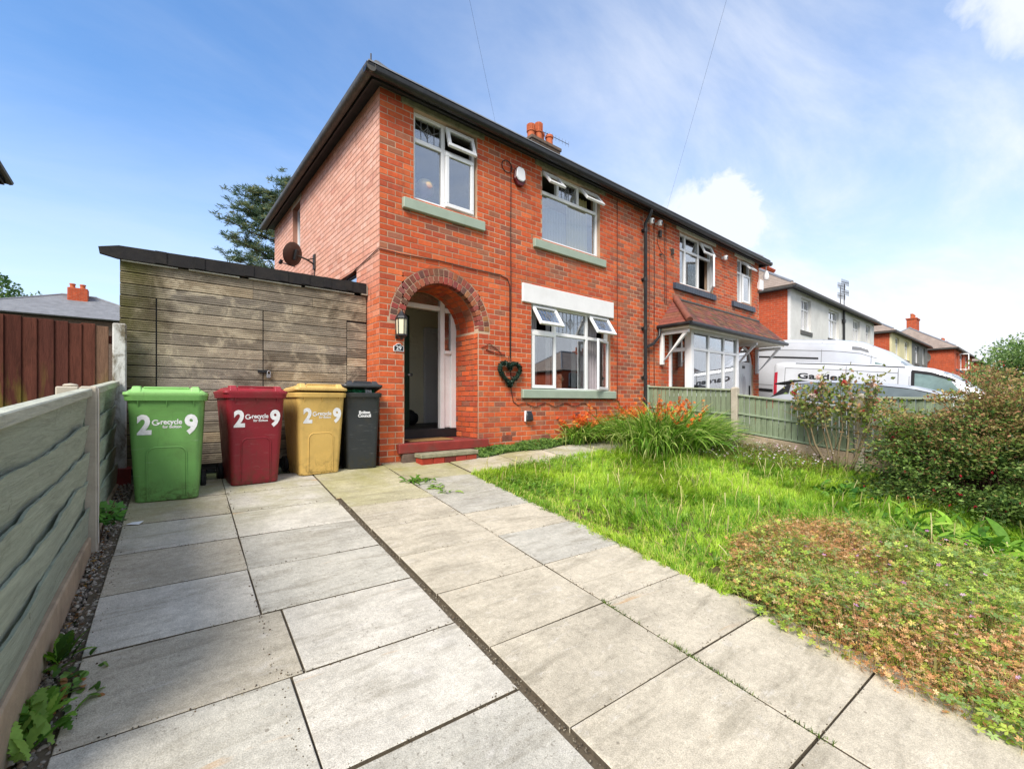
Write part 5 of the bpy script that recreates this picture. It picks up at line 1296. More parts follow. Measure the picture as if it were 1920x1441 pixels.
for (ya, yb) in ((-3.95, -1.62), (-1.44, 0.24)):
    nb_ = 5
    for i in range(nb_):
        K = 70; V, F = [], []
        ctl = [rf_.uniform(-1, 1) for _ in range(60)]
        def rw_(u, f_):
            u = u * f_; i0 = int(u); fr = u - i0; fr = fr * fr * (3 - 2 * fr); return ctl[i0 % 60] * (1 - fr) + ctl[(i0 + 1) % 60] * fr
        ph = [rf_.uniform(0, 6.28) for _ in range(4)]
        for k in range(K + 1):
            y = ya + (yb - ya) * k / K
            H = ltop(y) - lbot(y) - 0.05
            z1 = lbot(y) + H * (i + 1) / nb_ if i < nb_ - 1 else lbot(y) + H
            wv = 0.013 * rw_(k / K, 6.0) + 0.008 * rw_(k / K + 3, 15.0) + 0.004 * rw_(k / K + 7, 38.0)
            z0 = lbot(y) + H * (i - 0.5) / nb_ if i > 0 else lbot(y)
            if i < nb_ - 1: z1 += wv
            xo = lx(y) + 0.012 * math.sin(3.1 * y + ph[3]) * 0.4
            xb0 = xo - 0.030 if i else xo - 0.006; xb1 = xo + 0.006 if i < nb_ - 1 else xo + 0.002     # wavy top edge proud of the board above
            zm = (z0 + z1) / 2
            V += [(xb0, y, z0), ((xb0 + xb1) / 2 + 0.004 * math.sin(9 * y + ph[1]), y, zm), (xb1, y, z1), (xb1 - 0.014, y, z1 - 0.003), (xb0 - 0.016, y, z0)]
        for k in range(K):
            for j in range(5):
                j2 = (j + 1) % 5; F.append((k * 5 + j, k * 5 + j2, (k + 1) * 5 + j2, (k + 1) * 5 + j))
        F.append(tuple(range(5))); F.append(tuple(K * 5 + j for j in range(5))[::-1])
        mb = MB(); mb.add(V, F)
        k_ = rf_.uniform(0.92, 1.06)
        mb.build('board', 'fence_sage', lf, smooth=True, color=[v * k_ for v in lin('A3AD9B')])
    mb = MB(); mb.hexa([(lx(ya) - 0.045, ya, ltop(ya) - 0.055), (lx(ya) + 0.022, ya, ltop(ya) - 0.055), (lx(yb) + 0.022, yb, ltop(yb) - 0.055), (lx(yb) - 0.045, yb, ltop(yb) - 0.055), (lx(ya) - 0.045, ya, ltop(ya)), (lx(ya) + 0.022, ya, ltop(ya)), (lx(yb) + 0.022, yb, ltop(yb)), (lx(yb) - 0.045, yb, ltop(yb))])
    mb.build('capping_rail', 'fence_sage', lf, bevel=0.006, color=lin('B4B8A8'))
    for yy in (ya, yb - 0.045):
        mb = MB(); mb.hexa([(lx(yy) - 0.05, yy, lbot(yy)), (lx(yy) - 0.015, yy, lbot(yy)), (lx(yy) - 0.015, yy + 0.045, lbot(yy)), (lx(yy) - 0.05, yy + 0.045, lbot(yy)), (lx(yy) - 0.05, yy, ltop(yy) - 0.06), (lx(yy) - 0.015, yy, ltop(yy) - 0.06), (lx(yy) - 0.015, yy + 0.045, ltop(yy) - 0.06), (lx(yy) - 0.05, yy + 0.045, ltop(yy) - 0.06)]); mb.build('batten', 'fence_sage', lf, color=lin('7E8878'))
    mb = MB(); g0, g1 = gzf(-2.7, ya) - 0.1, gzf(-2.7, yb) - 0.1
    mb.hexa([(lx(ya) - 0.04, ya, g0), (lx(ya) + 0.016, ya, g0), (lx(yb) + 0.016, yb, g1), (lx(yb) - 0.04, yb, g1), (lx(ya) - 0.04, ya, lbot(ya) - 0.003), (lx(ya) + 0.016, ya, lbot(ya) - 0.003), (lx(yb) + 0.016, yb, lbot(yb) - 0.003), (lx(yb) - 0.04, yb, lbot(yb) - 0.003)])
    mb.build('gravel_board', 'gravel_board', lf, bevel=0.008)
yp = -1.53
mb = MB(); mb.box(lx(yp) - 0.05, lx(yp) + 0.045, yp - 0.085, yp + 0.085, -0.5, 0.955); mb.build('post', 'conc', lf, bevel=0.012)
mb = MB(); mb.box(lx(yp) - 0.17, lx(yp) - 0.055, yp - 0.05, yp + 0.05, -0.4, 0.952); mb.lathe([(0.045, 0.0), (0.04, 0.015), (0.0, 0.022)], (lx(yp) - 0.10, yp, 0.953), 'z', 12); mb.build('post', 'conc', lf, bevel=0.01)
mb = MB(); mb.box(lx(yp) + 0.0455, lx(yp) + 0.047, yp - 0.078, yp - 0.055, -0.15, 0.94); mb.build('paint_line', 'white_paint', lf)
wp = thing('concrete_post', 'white mould streaked concrete post at the shed corner', 'post', (-2.69, 0.31, 0))
def mouldy():
    t = NT('mould_streaked_white_concrete')
    c = t.mix(t.rng(t.noise(4, 6, 0.7, None, 0.7, (1.5, 1.5, 0.6)), 0.42, 0.6), lin('C6C6C2'), lin('6E6656'))
    c = t.mix(t.rng(t.noise(11, 5, 0.7), 0.55, 0.7, 0, 0.7), c, lin('5A4E3C'))
    return t.done(t.bsdf(c, 0.9, 0, 0.15, t.noise(60, 4), 0.5, 0.005))
MAT['mouldy'] = mouldy()
mb = MB(); mb.box(-2.745, -2.635, 0.25, 0.38, -0.05, 1.66); mb.build('shaft', 'mouldy', wp, bevel=0.012)
mb = MB(); mb.box(-2.755, -2.60, 0.22, 0.40, -0.05, 0.16); mb.build('foot', 'red_paint', wp, bevel=0.01)

# brown close-boarded fence next door
bf = thing('board_fence', 'tall dark brown vertical board fence behind the low fence at the left', 'fence', (-5.5, 0.31, 0.1))
def brown_wood():
    t = NT('brown_stained_board')
    base = t.objcol()
    g = t.noise(5, 6, 0.7, None, 0.5, (8, 1, 0.7)); f = t.noise(30, 4, 0.7, None, 0.3, (5, 1, 0.5))
    c = t.scale(base, t.math('MULTIPLY', t.rng(g, 0.3, 0.7, 0.65, 1.35), t.rng(f, 0.3, 0.7, 0.85, 1.15)))
    xyz = t.sep()
    mo = t.math('MULTIPLY', t.rng(xyz[2], 1.25, 0.7), t.rng(t.noise(4.5, 4, 0.6, None, 0.3, (2.2, 1, 0.35)), 0.48, 0.62, 0, 0.8))
    c = t.mix(mo, c, lin('6E6A28'))
    c = t.mix(t.rng(t.noise(2, 5, 0.7, None, 0.8), 0.6, 0.72, 0, 0.4), c, lin('2A1610'))
    return t.done(t.bsdf(c, 0.85, 0, 0.15, t.math('ADD', g, f), 0.6, 0.006))
MAT['brown_wood'] = brown_wood()
x = -2.775
for i in range(26):
    w_ = rf_.uniform(0.10, 0.135)
    mb = MB(); z1 = 1.63 + 0.012 * i * 0.3 + rf_.uniform(-0.012, 0.012)
    mb.hexa([(x - w_, 0.31, 0.0), (x, 0.297, 0.0), (x, 0.312, 0.0), (x - w_, 0.325, 0.0), (x - w_, 0.31, z1 + rf_.uniform(-.004, .004)), (x, 0.297, z1), (x, 0.312, z1), (x - w_, 0.325, z1)])
    c = lin('6E5444') if i == 0 else lin(rf_.choice(['4E2C24', '543026', '46261E', '583429']))
    mb.build('board', 'brown_wood', bf, color=c, bevel=0.003); x -= w_ - 0.006
for z in (0.3, 0.9, 1.45):
    mb = MB(); mb.box(-5.6, -2.75, 0.326, 0.37, z, z + 0.08); mb.build('rail', 'brown_wood', bf, color=lin('4A2A22'))

# ================================================================ right fence
rfc = thing('garden_fence', 'sage green close board fence with concrete posts between the two front gardens', 'fence', (6.3, -3, 0))
FX = 6.30
panels = [(-0.10, -1.92, lambda y: 1.18 + 0.06 * y, lambda y: 0.27 + 0.075 * y), (-2.06, -3.86, lambda y: 0.965 + 0.135 * (y + 2.05), lambda y: 0.26 + 0.13 * (y + 2.05)), (-4.0, -5.8, lambda y: 0.90 + 0.03 * (y + 4.0), lambda y: 0.05 + 0.06 * (y + 4.0))]
for (ya, yb, zt_, zb_) in panels:
    n_ = int((ya - yb) / 0.098)
    for i in range(n_):
        y0 = ya + (yb - ya) * i / n_; y1 = ya + (yb - ya) * (i + 1) / n_ + 0.007
        mb = MB(); xo = rf_.uniform(-0.002, 0.002)
        mb.hexa([(FX - 0.024 + xo, y1, zb_(y1)), (FX + 0.002, y1, zb_(y1)), (FX + 0.002, y0, zb_(y0)), (FX - 0.006 + xo, y0, zb_(y0)), (FX - 0.024 + xo, y1, zt_(y1)), (FX + 0.002, y1, zt_(y1)), (FX + 0.002, y0, zt_(y0)), (FX - 0.006 + xo, y0, zt_(y0))])
        k_ = rf_.uniform(0.80, 1.10); mb.build('board', 'fence_pale', rfc, color=[v * k_ for v in lin('8C9A7E')], bevel=0.003)
    for fr, hh, wd in ((1.0, 0.035, 0.052), (0.50, 0.035, 0.040), (0.02, 0.03, 0.036)):
        mb = MB(); za = zb_(ya) + (zt_(ya) - zb_(ya)) * fr; zc = zb_(yb) + (zt_(yb) - zb_(yb)) * fr
        mb.hexa([(FX - wd, yb, zc), (FX + 0.02, yb, zc), (FX + 0.02, ya, za), (FX - wd, ya, za), (FX - wd, yb, zc + hh), (FX + 0.02, yb, zc + hh), (FX + 0.02, ya, za + hh), (FX - wd, ya, za + hh)])
        mb.build('rail', 'fence_sage', rfc, color=lin('8E9C82' if fr < 1 else '9AA48C'), bevel=0.005)
    mb = MB(); mb.hexa([(FX - 0.03, yb, zb_(yb) - 0.30), (FX + 0.02, yb, zb_(yb) - 0.30), (FX + 0.02, ya, zb_(ya) - 0.40), (FX - 0.03, ya, zb_(ya) - 0.40), (FX - 0.03, yb, zb_(yb) - 0.004), (FX + 0.02, yb, zb_(yb) - 0.004), (FX + 0.02, ya, zb_(ya) - 0.004), (FX - 0.03, ya, zb_(ya) - 0.004)])
    mb.build('gravel_board', 'gravel_board', rfc, bevel=0.006)
for y, z1, c in ((-0.05, 1.21, 'sage'), (-1.99, 1.11, 'conc'), (-3.93, 0.955, 'conc'), (-5.87, 0.86, 'conc')):
    mb = MB(); w_ = 0.045 if c == 'sage' else 0.06
    mb.box(FX - w_, FX + w_, y - w_, y + w_, -0.6, z1); mb.hexa([(FX - w_, y - w_, z1), (FX + w_, y - w_, z1), (FX + w_, y + w_, z1), (FX - w_, y + w_, z1), (FX - w_ * .6, y - w_ * .6, z1 + 0.025), (FX + w_ * .6, y - w_ * .6, z1 + 0.025), (FX + w_ * .6, y + w_ * .6, z1 + 0.025), (FX - w_ * .6, y + w_ * .6, z1 + 0.025)])
    mb.build('post', c, rfc, bevel=0.008)

# ================================================================ wheelie bins
def plastic(name, col, dirtc=None):
    t = NT(name)
    c = t.scale(lin(col), t.rng(t.noise(5, 5, 0.6), 0.3, 0.7, 0.92, 1.06))
    tc = t.node('ShaderNodeTexCoord'); sp_ = t.node('ShaderNodeSeparateXYZ'); t.l.new(tc.outputs['Object'], sp_.inputs[0])
    grime = t.math('MULTIPLY', t.rng(sp_.outputs[2], 0.22, 0.01), t.rng(t.noise(14, 6, 0.75, None, 0.8), 0.46, 0.62, 0, 1.0))
    c = t.mix(t.math('MULTIPLY', grime, 0.75), c, lin('3A3418'))
    sc = t.noise(9, 5, 0.7, None, 0.2, (0.6, 0.6, 6)); c = t.mix(t.rng(sc, 0.62, 0.72, 0, 0.12), c, (0.8, 0.8, 0.75))
    c = t.mix(t.rng(t.noise(3, 6, 0.7, None, 0.8), 0.50, 0.75, 0, 0.34), c, lin('4A4434'))
    st_ = t.noise(5, 5, 0.7, None, 0.4, (9, 9, 0.5)); c = t.mix(t.rng(st_, 0.58, 0.74, 0, 0.30), c, lin('3C382C'))
    c = t.mix(t.rng(t.noise(40, 4, 0.7, None, 1.5, (1, 1, 3)), 0.70, 0.76, 0, 0.35), c, (0.75, 0.75, 0.70))
    return t.done(t.bsdf(c, t.rng(t.noise(7, 4), 0.3, 0.7, 0.38, 0.6), 0, 0.4, t.noise(260, 2), 0.10, 0.002))
MAT['bin_green'] = plastic('green_bin_plastic', '6A9E54'); MAT['bin_lid_green'] = plastic('green_lid_plastic', '8ABE70')
MAT['bin_red'] = plastic('maroon_bin_plastic', '7E1C28'); MAT['bin_lid_red'] = plastic('maroon_lid_plastic', '8E2832')
MAT['bin_yel'] = plastic('tan_bin_plastic', 'CDAA60'); MAT['bin_lid_yel'] = plastic('tan_lid_plastic', 'D2B06A')
MAT['bin_black'] = plastic('charcoal_bin_plastic', '2C3032'); MAT['bin_lid_black'] = plastic('charcoal_lid_plastic', '34393E')
MAT['worn_print'] = simple('worn_white_print', (0.72, 0.73, 0.74), 0.6, 0.12, 30, 0, dirt=0.35, dirtcol=(0.35, 0.34, 0.32))
def rrect(w, d, r, cy=0.0, n=5):
    pts = []
    for sx, sy, a0 in ((1, 1, 0), (-1, 1, 90), (-1, -1, 180), (1, -1, 270)):
        for k in range(n + 1):
            a = R(a0 + 90 * k / n); pts.append((sx * (w / 2 - r) + r * math.cos(a), cy + sy * (d / 2 - r) + r * math.sin(a)))
    return pts
def loft(rings, cap=True):
    n_ = len(rings[0]); vs = [p for r_ in rings for p in r_]; fs = []
    for i in range(len(rings) - 1):
        for k in range(n_): fs.append((i * n_ + k, i * n_ + (k + 1) % n_, (i + 1) * n_ + (k + 1) % n_, (i + 1) * n_ + k))
    if cap: fs.append(tuple(range(n_))[::-1]); fs.append(tuple(range((len(rings) - 1) * n_, len(rings) * n_)))
    return vs, fs
def wheelie_bin(label, fx, fy, rz, col, w_b, w_t, d_b, d_t, kind, lid_an=0.0):
    """fx, fy: middle of the front foot on the ground; front faces -y before turning"""
    z0 = gzf(fx, fy) + 0.004
    t = thing('wheelie_bin', label, 'bin', (fx, fy, z0), rz, 'wheelie bins in front of the shed')
    h = 0.965; yb_, yt_ = 0.0, -0.055         # front foot and front rim
    def ring(z, out=0.0, rr=0.05):
        q = z / h; w = w_b + (w_t - w_b) * q; d = d_b + (d_t - d_b) * q; yf = yb_ + (yt_ - yb_) * q
        return [(x, y, z) for x, y in rrect(w + 2 * out, d + 2 * out, rr + out, yf + d / 2)]
    m = MB(); m.add(*loft([ring(0.0, -0.012), ring(0.012), ring(0.3), ring(0.6), ring(0.93), ring(0.94, 0.004)]))
    body = m.build('body', 'bin_' + col, t, local=True, smooth=True)
    m = MB(); m.add(*loft([ring(0.925, 0.006), ring(0.93, 0.022), ring(0.975, 0.026), ring(0.982, 0.018)])); m.build('rim', 'bin_' + col, t, local=True, smooth=True)
    for sx in (-0.36, 0.0, 0.36):        # ribs under the rim
        m = MB(); x = sx * w_t; m.hexa([(x - 0.004, yt_ + 0.012, 0.85), (x + 0.004, yt_ + 0.012, 0.85), (x + 0.004, yt_ + 0.03, 0.85), (x - 0.004, yt_ + 0.03, 0.85), (x - 0.004, yt_ - 0.018, 0.93), (x + 0.004, yt_ - 0.018, 0.93), (x + 0.004, yt_ + 0.02, 0.93), (x - 0.004, yt_ + 0.02, 0.93)]); m.build('rib', 'bin_' + col, t, local=True)
    yf = lambda z: yb_ + (yt_ - yb_) * z / h
    front = lambda a, b_, d: (a, yf(b_) - d - 0.0008, b_)
    # moulded arch on the front
    if kind != 'small':
        ww = w_b * 0.31; zt_ = 0.50; rr = 0.065
        arc = [(-ww, 0.03), (-ww, zt_ - rr)] + [(-ww + rr - rr * math.cos(a), zt_ - rr + rr * math.sin(a)) for a in np.linspace(0.2, math.pi / 2, 6)] + [(ww - rr + rr * math.sin(a), zt_ - rr + rr * math.cos(a)) for a in np.linspace(0, math.pi / 2 - 0.2, 6)] + [(ww, zt_ - rr), (ww, 0.03)]
        m = MB(); m.tube([front(a, b_, -0.001) for a, b_ in arc], 0.0075, 8); m.build('moulded_arch', 'bin_' + col, t, local=True, smooth=True)
        m = MB(); inner = [(a * 0.93, 0.035 + (b_ - 0.03) * 0.975) for a, b_ in arc]
        m.prism(inner, 0.002, 0.0035, front); m.build('front_panel', 'bin_' + col, t, local=True)
    # lid
    lw, ld = w_t + 0.055, d_t + 0.04
    hy = yt_ + d_t + 0.01
    Ml = Matrix.Translation((0, hy, 0.985)) @ Matrix.Rotation(-lid_an, 4, 'X') @ Matrix.Translation((0, -hy, -0.985))
    cy = yt_ + d_t / 2 - 0.005
    def lring(z, ins, rr=0.05): return [(x, y, z) for x, y in rrect(lw - 2 * ins, ld - 2 * ins, max(rr - ins * 0.3, 0.02), cy)]
    m = MB(); m.add(*loft([lring(0.972, 0.004), lring(0.985, -0.003), lring(1.005, 0.0), lring(1.010, 0.02), lring(1.042, 0.062), lring(1.046, 0.085)]))
    m.xform(Ml); lid = m.build('lid', 'bin_lid_' + col, t, local=True, smooth=True)
    fyl = cy - ld / 2
    for sx in (-1, 1):
        m = MB(); x0 = sx * (lw / 2 - 0.135); x1 = sx * (lw / 2 - 0.055); x0, x1 = min(x0, x1), max(x0, x1)
        m.hexa([(x0, fyl + 0.012, 1.006), (x1, fyl + 0.012, 1.006), (x1, fyl + 0.16, 1.035), (x0, fyl + 0.16, 1.035), (x0 + .008, fyl + 0.055, 1.060), (x1 - .012, fyl + 0.055, 1.060), (x1 - .012, fyl + 0.155, 1.062), (x0 + .008, fyl + 0.155, 1.062)])
        m.xform(Ml).build('handle', 'bin_lid_' + col, lid, local=True, bevel=0.010, bseg=2)
    m = MB(); m.box(-lw / 2 + 0.14, lw / 2 - 0.14, fyl + 0.052, fyl + 0.075, 1.038, 1.056); m.xform(Ml).build('handle_bar', 'bin_lid_' + col, lid, local=True, bevel=0.006)
    m = MB(); m.box(-lw / 2 + 0.145, lw / 2 - 0.145, fyl + 0.060, fyl + 0.07, 1.014, 1.0375); m.xform(Ml).build('slot', 'chrome_black', lid, local=True)
    m = MB(); m.tube([(-lw / 2 + 0.04, hy + 0.03, 0.985), (lw / 2 - 0.04, hy + 0.03, 0.985)], 0.014, 8); m.build('hinge_bar', 'bin_' + col, t, local=True, smooth=True)
    ybk = yb_ + d_b
    for sx in (-1, 1):
        m = MB(); m.lathe([(0.02, -0.022), (0.088, -0.024), (0.10, -0.012), (0.10, 0.012), (0.088, 0.024), (0.02, 0.022)], (sx * (w_b / 2 + 0.028), ybk + 0.02, 0.10), 'x', 22); wh = m.build('wheel', 'chrome_black', t, local=True, smooth=True)
        m = MB(); m.lathe([(0.0, -0.026), (0.05, -0.026), (0.055, 0.026), (0.0, 0.026)], (sx * (w_b / 2 + 0.028), ybk + 0.02, 0.10), 'x', 14); m.build('hub', 'bin_black', wh, local=True)
    m = MB(); m.tube([(-w_b / 2 - 0.05, ybk + 0.02, 0.10), (w_b / 2 + 0.05, ybk + 0.02, 0.10)], 0.012, 8); m.build('axle', 'rust', t, local=True)
    if kind != 'small':
        m = MB()
        zc = 0.715
        text_mb(m, '2', 0.235, lambda a, b_, d: front(a, b_, d), 0.0105, 0.0015, 'CENTER', sx=0.84)
        for i in range(len(m.v)): x, y, z = m.v[i]; m.v[i] = (x - w_t * 0.285, yf(z + zc - 0.085) - 0.0023, z + zc - 0.085)
        s0 = len(m.v); text_mb(m, '9', 0.235, lambda a, b_, d: (a, 0, b_), 0.0105, 0.0, 'CENTER', sx=0.84)
        for i in range(s0, len(m.v)): x, y, z = m.v[i]; m.v[i] = (x + w_t * 0.325, yf(z + zc - 0.085) - 0.0023, z + zc - 0.085)
        m.build('house_number', 'worn_print', t, local=True, fix=False)
        m = MB(); M = lambda ox, oz: (lambda a, b_, d: (a + ox, yf(b_ + oz) - 0.0022, b_ + oz))
        text_mb(m, 'recycle', 0.066, M(-0.046, zc - 0.002), 0.0018, 0, 'LEFT', sx=0.84); text_mb(m, 'for Bolton', 0.037, M(-0.030, zc - 0.038), 0.001, 0, 'LEFT', sx=0.9)
        # looped arrow
        cxl, czl, r0, r1 = -0.080, zc + 0.014, 0.017, 0.027
        aa = np.linspace(R(40), R(330), 20)
        for k in range(19):
            vs = [(cxl + rr * math.cos(a), czl + rr * math.sin(a)) for rr, a in ((r0, aa[k]), (r1, aa[k]), (r1, aa[k + 1]), (r0, aa[k + 1]))]
            m.add([(x, yf(z) - 0.0022, z) for x, z in vs], [(0, 1, 2, 3)])
        m.add([(x, yf(z) - 0.0024, z) for x, z in ((cxl + 0.004, czl + 0.002), (cxl + 0.036, czl + 0.002), (cxl + 0.021, czl - 0.022))], [(0, 1, 2)])
        m.build('printed_logo', 'worn_print', t, local=True, fix=False)
    else:
        m = MB(); text_mb(m, 'Bolton', 0.052, lambda a, b_, d: (a + 0.02, yf(b_ + 0.715) - 0.0022, b_ + 0.715), 0.0024, 0, 'CENTER'); text_mb(m, 'Council', 0.052, lambda a, b_, d: (a + 0.02, yf(b_ + 0.672) - 0.0022, b_ + 0.672), 0.0024, 0, 'CENTER')
        m.build('printed_logo', 'worn_print', t, local=True, fix=False)
    return t
wheelie_bin('bright green wheelie bin nearest the left fence', -2.325, -0.655, R(-6), 'green', 0.47, 0.565, 0.50, 0.66, 'big')
wheelie_bin('dark red wheelie bin between the green one and the tan one', -1.560, -0.395, R(2), 'red', 0.45, 0.560, 0.50, 0.66, 'big')
wheelie_bin('tan yellow wheelie bin with mould stained foot', -0.850, -0.262, R(3), 'yel', 0.46, 0.560, 0.50, 0.64, 'big', R(3.0))
wheelie_bin('narrow charcoal wheelie bin with its lid propped open by rubbish', -0.318, -0.205, R(-8), 'black', 0.37, 0.445, 0.40, 0.52, 'small', R(9))
t = thing('rubbish_bag', 'green and white rubbish bag bulging from the charcoal bin', 'rubbish', (-0.3, -0.05, 0.95))
for i, (cx, cy, cz, sx, sy, sz, mt_) in enumerate([(-0.36, -0.05, 0.985, 0.13, 0.14, 0.035, 'bag_green'), (-0.22, -0.08, 0.985, 0.07, 0.1, 0.03, 'plain_white'), (-0.14, -0.06, 0.985, 0.03, 0.09, 0.03, 'bag_green')]):
    if 'bag_green' not in MAT: MAT['bag_green'] = simple('green_bag_plastic', lin('2C7A52'), 0.3, 0.3, 14, 0.6, 30)
    bm = bmesh.new(); bmesh.ops.create_icosphere(bm, subdivisions=3, radius=1)
    rn = random.Random(i + 3)
    for v in bm.verts:
        k = 1 + 0.25 * math.sin(7 * v.co.x + i) * math.cos(6 * v.co.y); v.co = Vector((cx + v.co.x * sx * k, cy + v.co.y * sy * k, cz + v.co.z * sz * k))
    me = bpy.data.meshes.new('bag'); bm.to_mesh(me); bm.free(); me.materials.append(MAT[mt_]); link('bag', me, t)

# ================================================================ things fixed to our front wall
t = thing('wall_lantern', 'black carriage lantern on the brick beside the porch arch', 'lantern', (0.25, -0.01, 1.9))
lx0, ly0 = 0.262, -0.135
m = MB()
def hexring(r_, z): return [(lx0 + r_ * math.cos(R(60 * k + 30)), ly0 + r_ * math.sin(R(60 * k + 30)), z) for k in range(6)]
vs, fs = loft([hexring(0.012, 2.115), hexring(0.02, 2.10), hexring(0.03, 2.085), hexring(0.075, 2.03), hexring(0.088, 2.005), hexring(0.085, 1.995)]); m.add(vs, fs)
m.build('roof', 'black_paint', t)
m = MB(); vs, fs = loft([hexring(0.012, 1.705), hexring(0.03, 1.73), hexring(0.07, 1.76), hexring(0.078, 1.765), hexring(0.078, 1.785)]); m.add(vs, fs); m.build('base', 'black_paint', t)
m = MB()
for k in range(6):
    p, q = hexring(0.074, 1.785)[k], hexring(0.08, 1.995)[k]; m.tube([p, q], 0.006, 5)
m.build('glazing_bar', 'black_paint', t)
MAT['frost'] = simple('frosted_lantern_glass', lin('D8D2B4'), 0.35, 0.05, 8, 0)
m = MB(); vs, fs = loft([hexring(0.066, 1.786), hexring(0.072, 1.994)]); m.add(vs, fs); m.build('pane', 'frost', t)
m = MB(); m.box(lx0 - 0.03, lx0 + 0.03, -0.018, -0.001, 1.74, 1.86); m.tube([(lx0, -0.01, 1.80), (lx0, -0.05, 1.745), (lx0, ly0, 1.74)], 0.01, 6); m.build('bracket', 'black_paint', t)
t = thing('number_plaque', 'small black house plaque reading 29 below the lantern', 'sign', (0.278, -0.005, 1.6))
def plq(x0, x1, z0, z1, zt): return [(x0, z0), (x1, z0), (x1, z1), ((x0 + x1) / 2 + 0.045, z1 + 0.012), ((x0 + x1) / 2 + 0.03, zt - 0.008), ((x0 + x1) / 2, zt), ((x0 + x1) / 2 - 0.03, zt - 0.008), ((x0 + x1) / 2 - 0.045, z1 + 0.012), (x0, z1)]
m = MB(); m.prism(plq(0.202, 0.356, 1.560, 1.635, 1.675), -0.010, -0.0015, lambda a, b_, d: (a, d, b_)); m.build('border', 'plain_white', t)
m = MB(); m.prism(plq(0.212, 0.346, 1.570, 1.628, 1.664), -0.0135, -0.0105, lambda a, b_, d: (a, d, b_)); m.build('panel', 'black_paint', t)
m = MB(); text_mb(m, '29', 0.082, lambda a, b_, d: (0.279 + a, -0.0145, 1.581 + b_), 0.0015, 0, 'CENTER'); m.build('numeral', 'plain_white', t, fix=False)
t = thing('alarm_box', 'white six sided alarm box with dark red back between the upper windows', 'alarm', (2.50, -0.01, 4.72))
MAT['maroon'] = simple('maroon_plastic', lin('5A1418'), 0.35, 0.05, 8, 0)
pol = [(-0.10, 0.10), (-0.06, 0.15), (0.06, 0.15), (0.10, 0.10), (0.115, -0.04), (0.05, -0.13), (-0.05, -0.13), (-0.115, -0.04)]
m = MB(); m.prism([(2.50 + a * 1.08, 4.72 + b_ * 1.08 - 0.012) for a, b_ in pol], -0.06, -0.001, lambda a, b_, d: (a, d, b_)); m.build('back_case', 'maroon', t, bevel=0.012)
m = MB(); m.prism([(2.50 + a * 0.92, 4.73 + (b_ if b_ > -0.1 else b_ + 0.035) * 0.95) for a, b_ in pol], -0.085, -0.061, lambda a, b_, d: (a, d, b_)); m.build('cover', 'plain_white', t, bevel=0.012)
# heart wreath
MAT['leaf_dark'] = simple('dark_green_wreath_core', lin('1C3024'), 0.8, 0.4, 40, 0.8, 90)
t = thing('heart_wreath', 'dark green leafy heart wreath hanging left of the ground floor window', 'wreath', (2.27, -0.05, 1.33))
hp = []
for k in range(40):
    a = 2 * math.pi * k / 40
    hx, hz = 16 * math.sin(a) ** 3, 13 * math.cos(a) - 5 * math.cos(2 * a) - 2 * math.cos(3 * a) - math.cos(4 * a)
    hp.append((2.27 + hx * 0.0138, -0.055, 1.345 + hz * 0.0128))
m = MB(); m.tube(hp + [hp[0]], 0.034, 8, cap=False); m.build('wire_ring', 'leaf_dark', t)
rn = np.random.RandomState(4)
def leaf_cloud(P, N, size, tints, aspect=0.5, fold=0.15, rn=rn, droop=0.0):
    """diamond leaves at points P pointing along N; returns V,F,T"""
    n_ = len(P); N = N / np.linalg.norm(N, axis=1, keepdims=True)
    A = np.cross(N, rn.normal(size=(n_, 3))); A /= np.linalg.norm(A, axis=1, keepdims=True); B = np.cross(N, A)
    s = np.broadcast_to(np.asarray(size, float).reshape(-1, 1), (n_, 1))
    V = np.stack([P, P + N * s * 0.5 + A * s * aspect * 0.5 + B * s * fold, P + N * s + np.array([0, 0, -1]) * s * droop, P + N * s * 0.5 - A * s * aspect * 0.5 + B * s * fold], 1).reshape(-1, 3)
    F = np.arange(n_ * 4).reshape(-1, 4)
    T = np.repeat(np.asarray(tints), 4, axis=0)
    return V, F, T
P = []; N = []
for k in range(1500):
    i = rn.randint(40); p = np.array(hp[i]) + (np.array(hp[(i + 1) % 40]) - np.array(hp[i])) * rn.rand()
    d = rn.normal(size=3); d /= np.linalg.norm(d); d[1] = -abs(d[1]) if rn.rand() < 0.7 else d[1]
    P.append(p + d * 0.016); N.append(d + rn.normal(size=3) * 0.5)
tint = np.array([lin('16281E')]) * rn.uniform(0.5, 2.2, (1500, 1)); tint[rn.rand(1500) < 0.08] = lin('6E8478')
V, F, T = leaf_cloud(np.array(P), np.array(N), rn.uniform(0.026, 0.05, 1500), tint)
o = link('foliage', npmesh('wreath_foliage', V, F, 'leaf', T), t); o['kind'] = 'stuff'
m = MB(); m.tube([(2.27, -0.012, 1.62), (2.27, -0.05, 1.47)], 0.004, 5); m.build('hanger', 'cable', t)
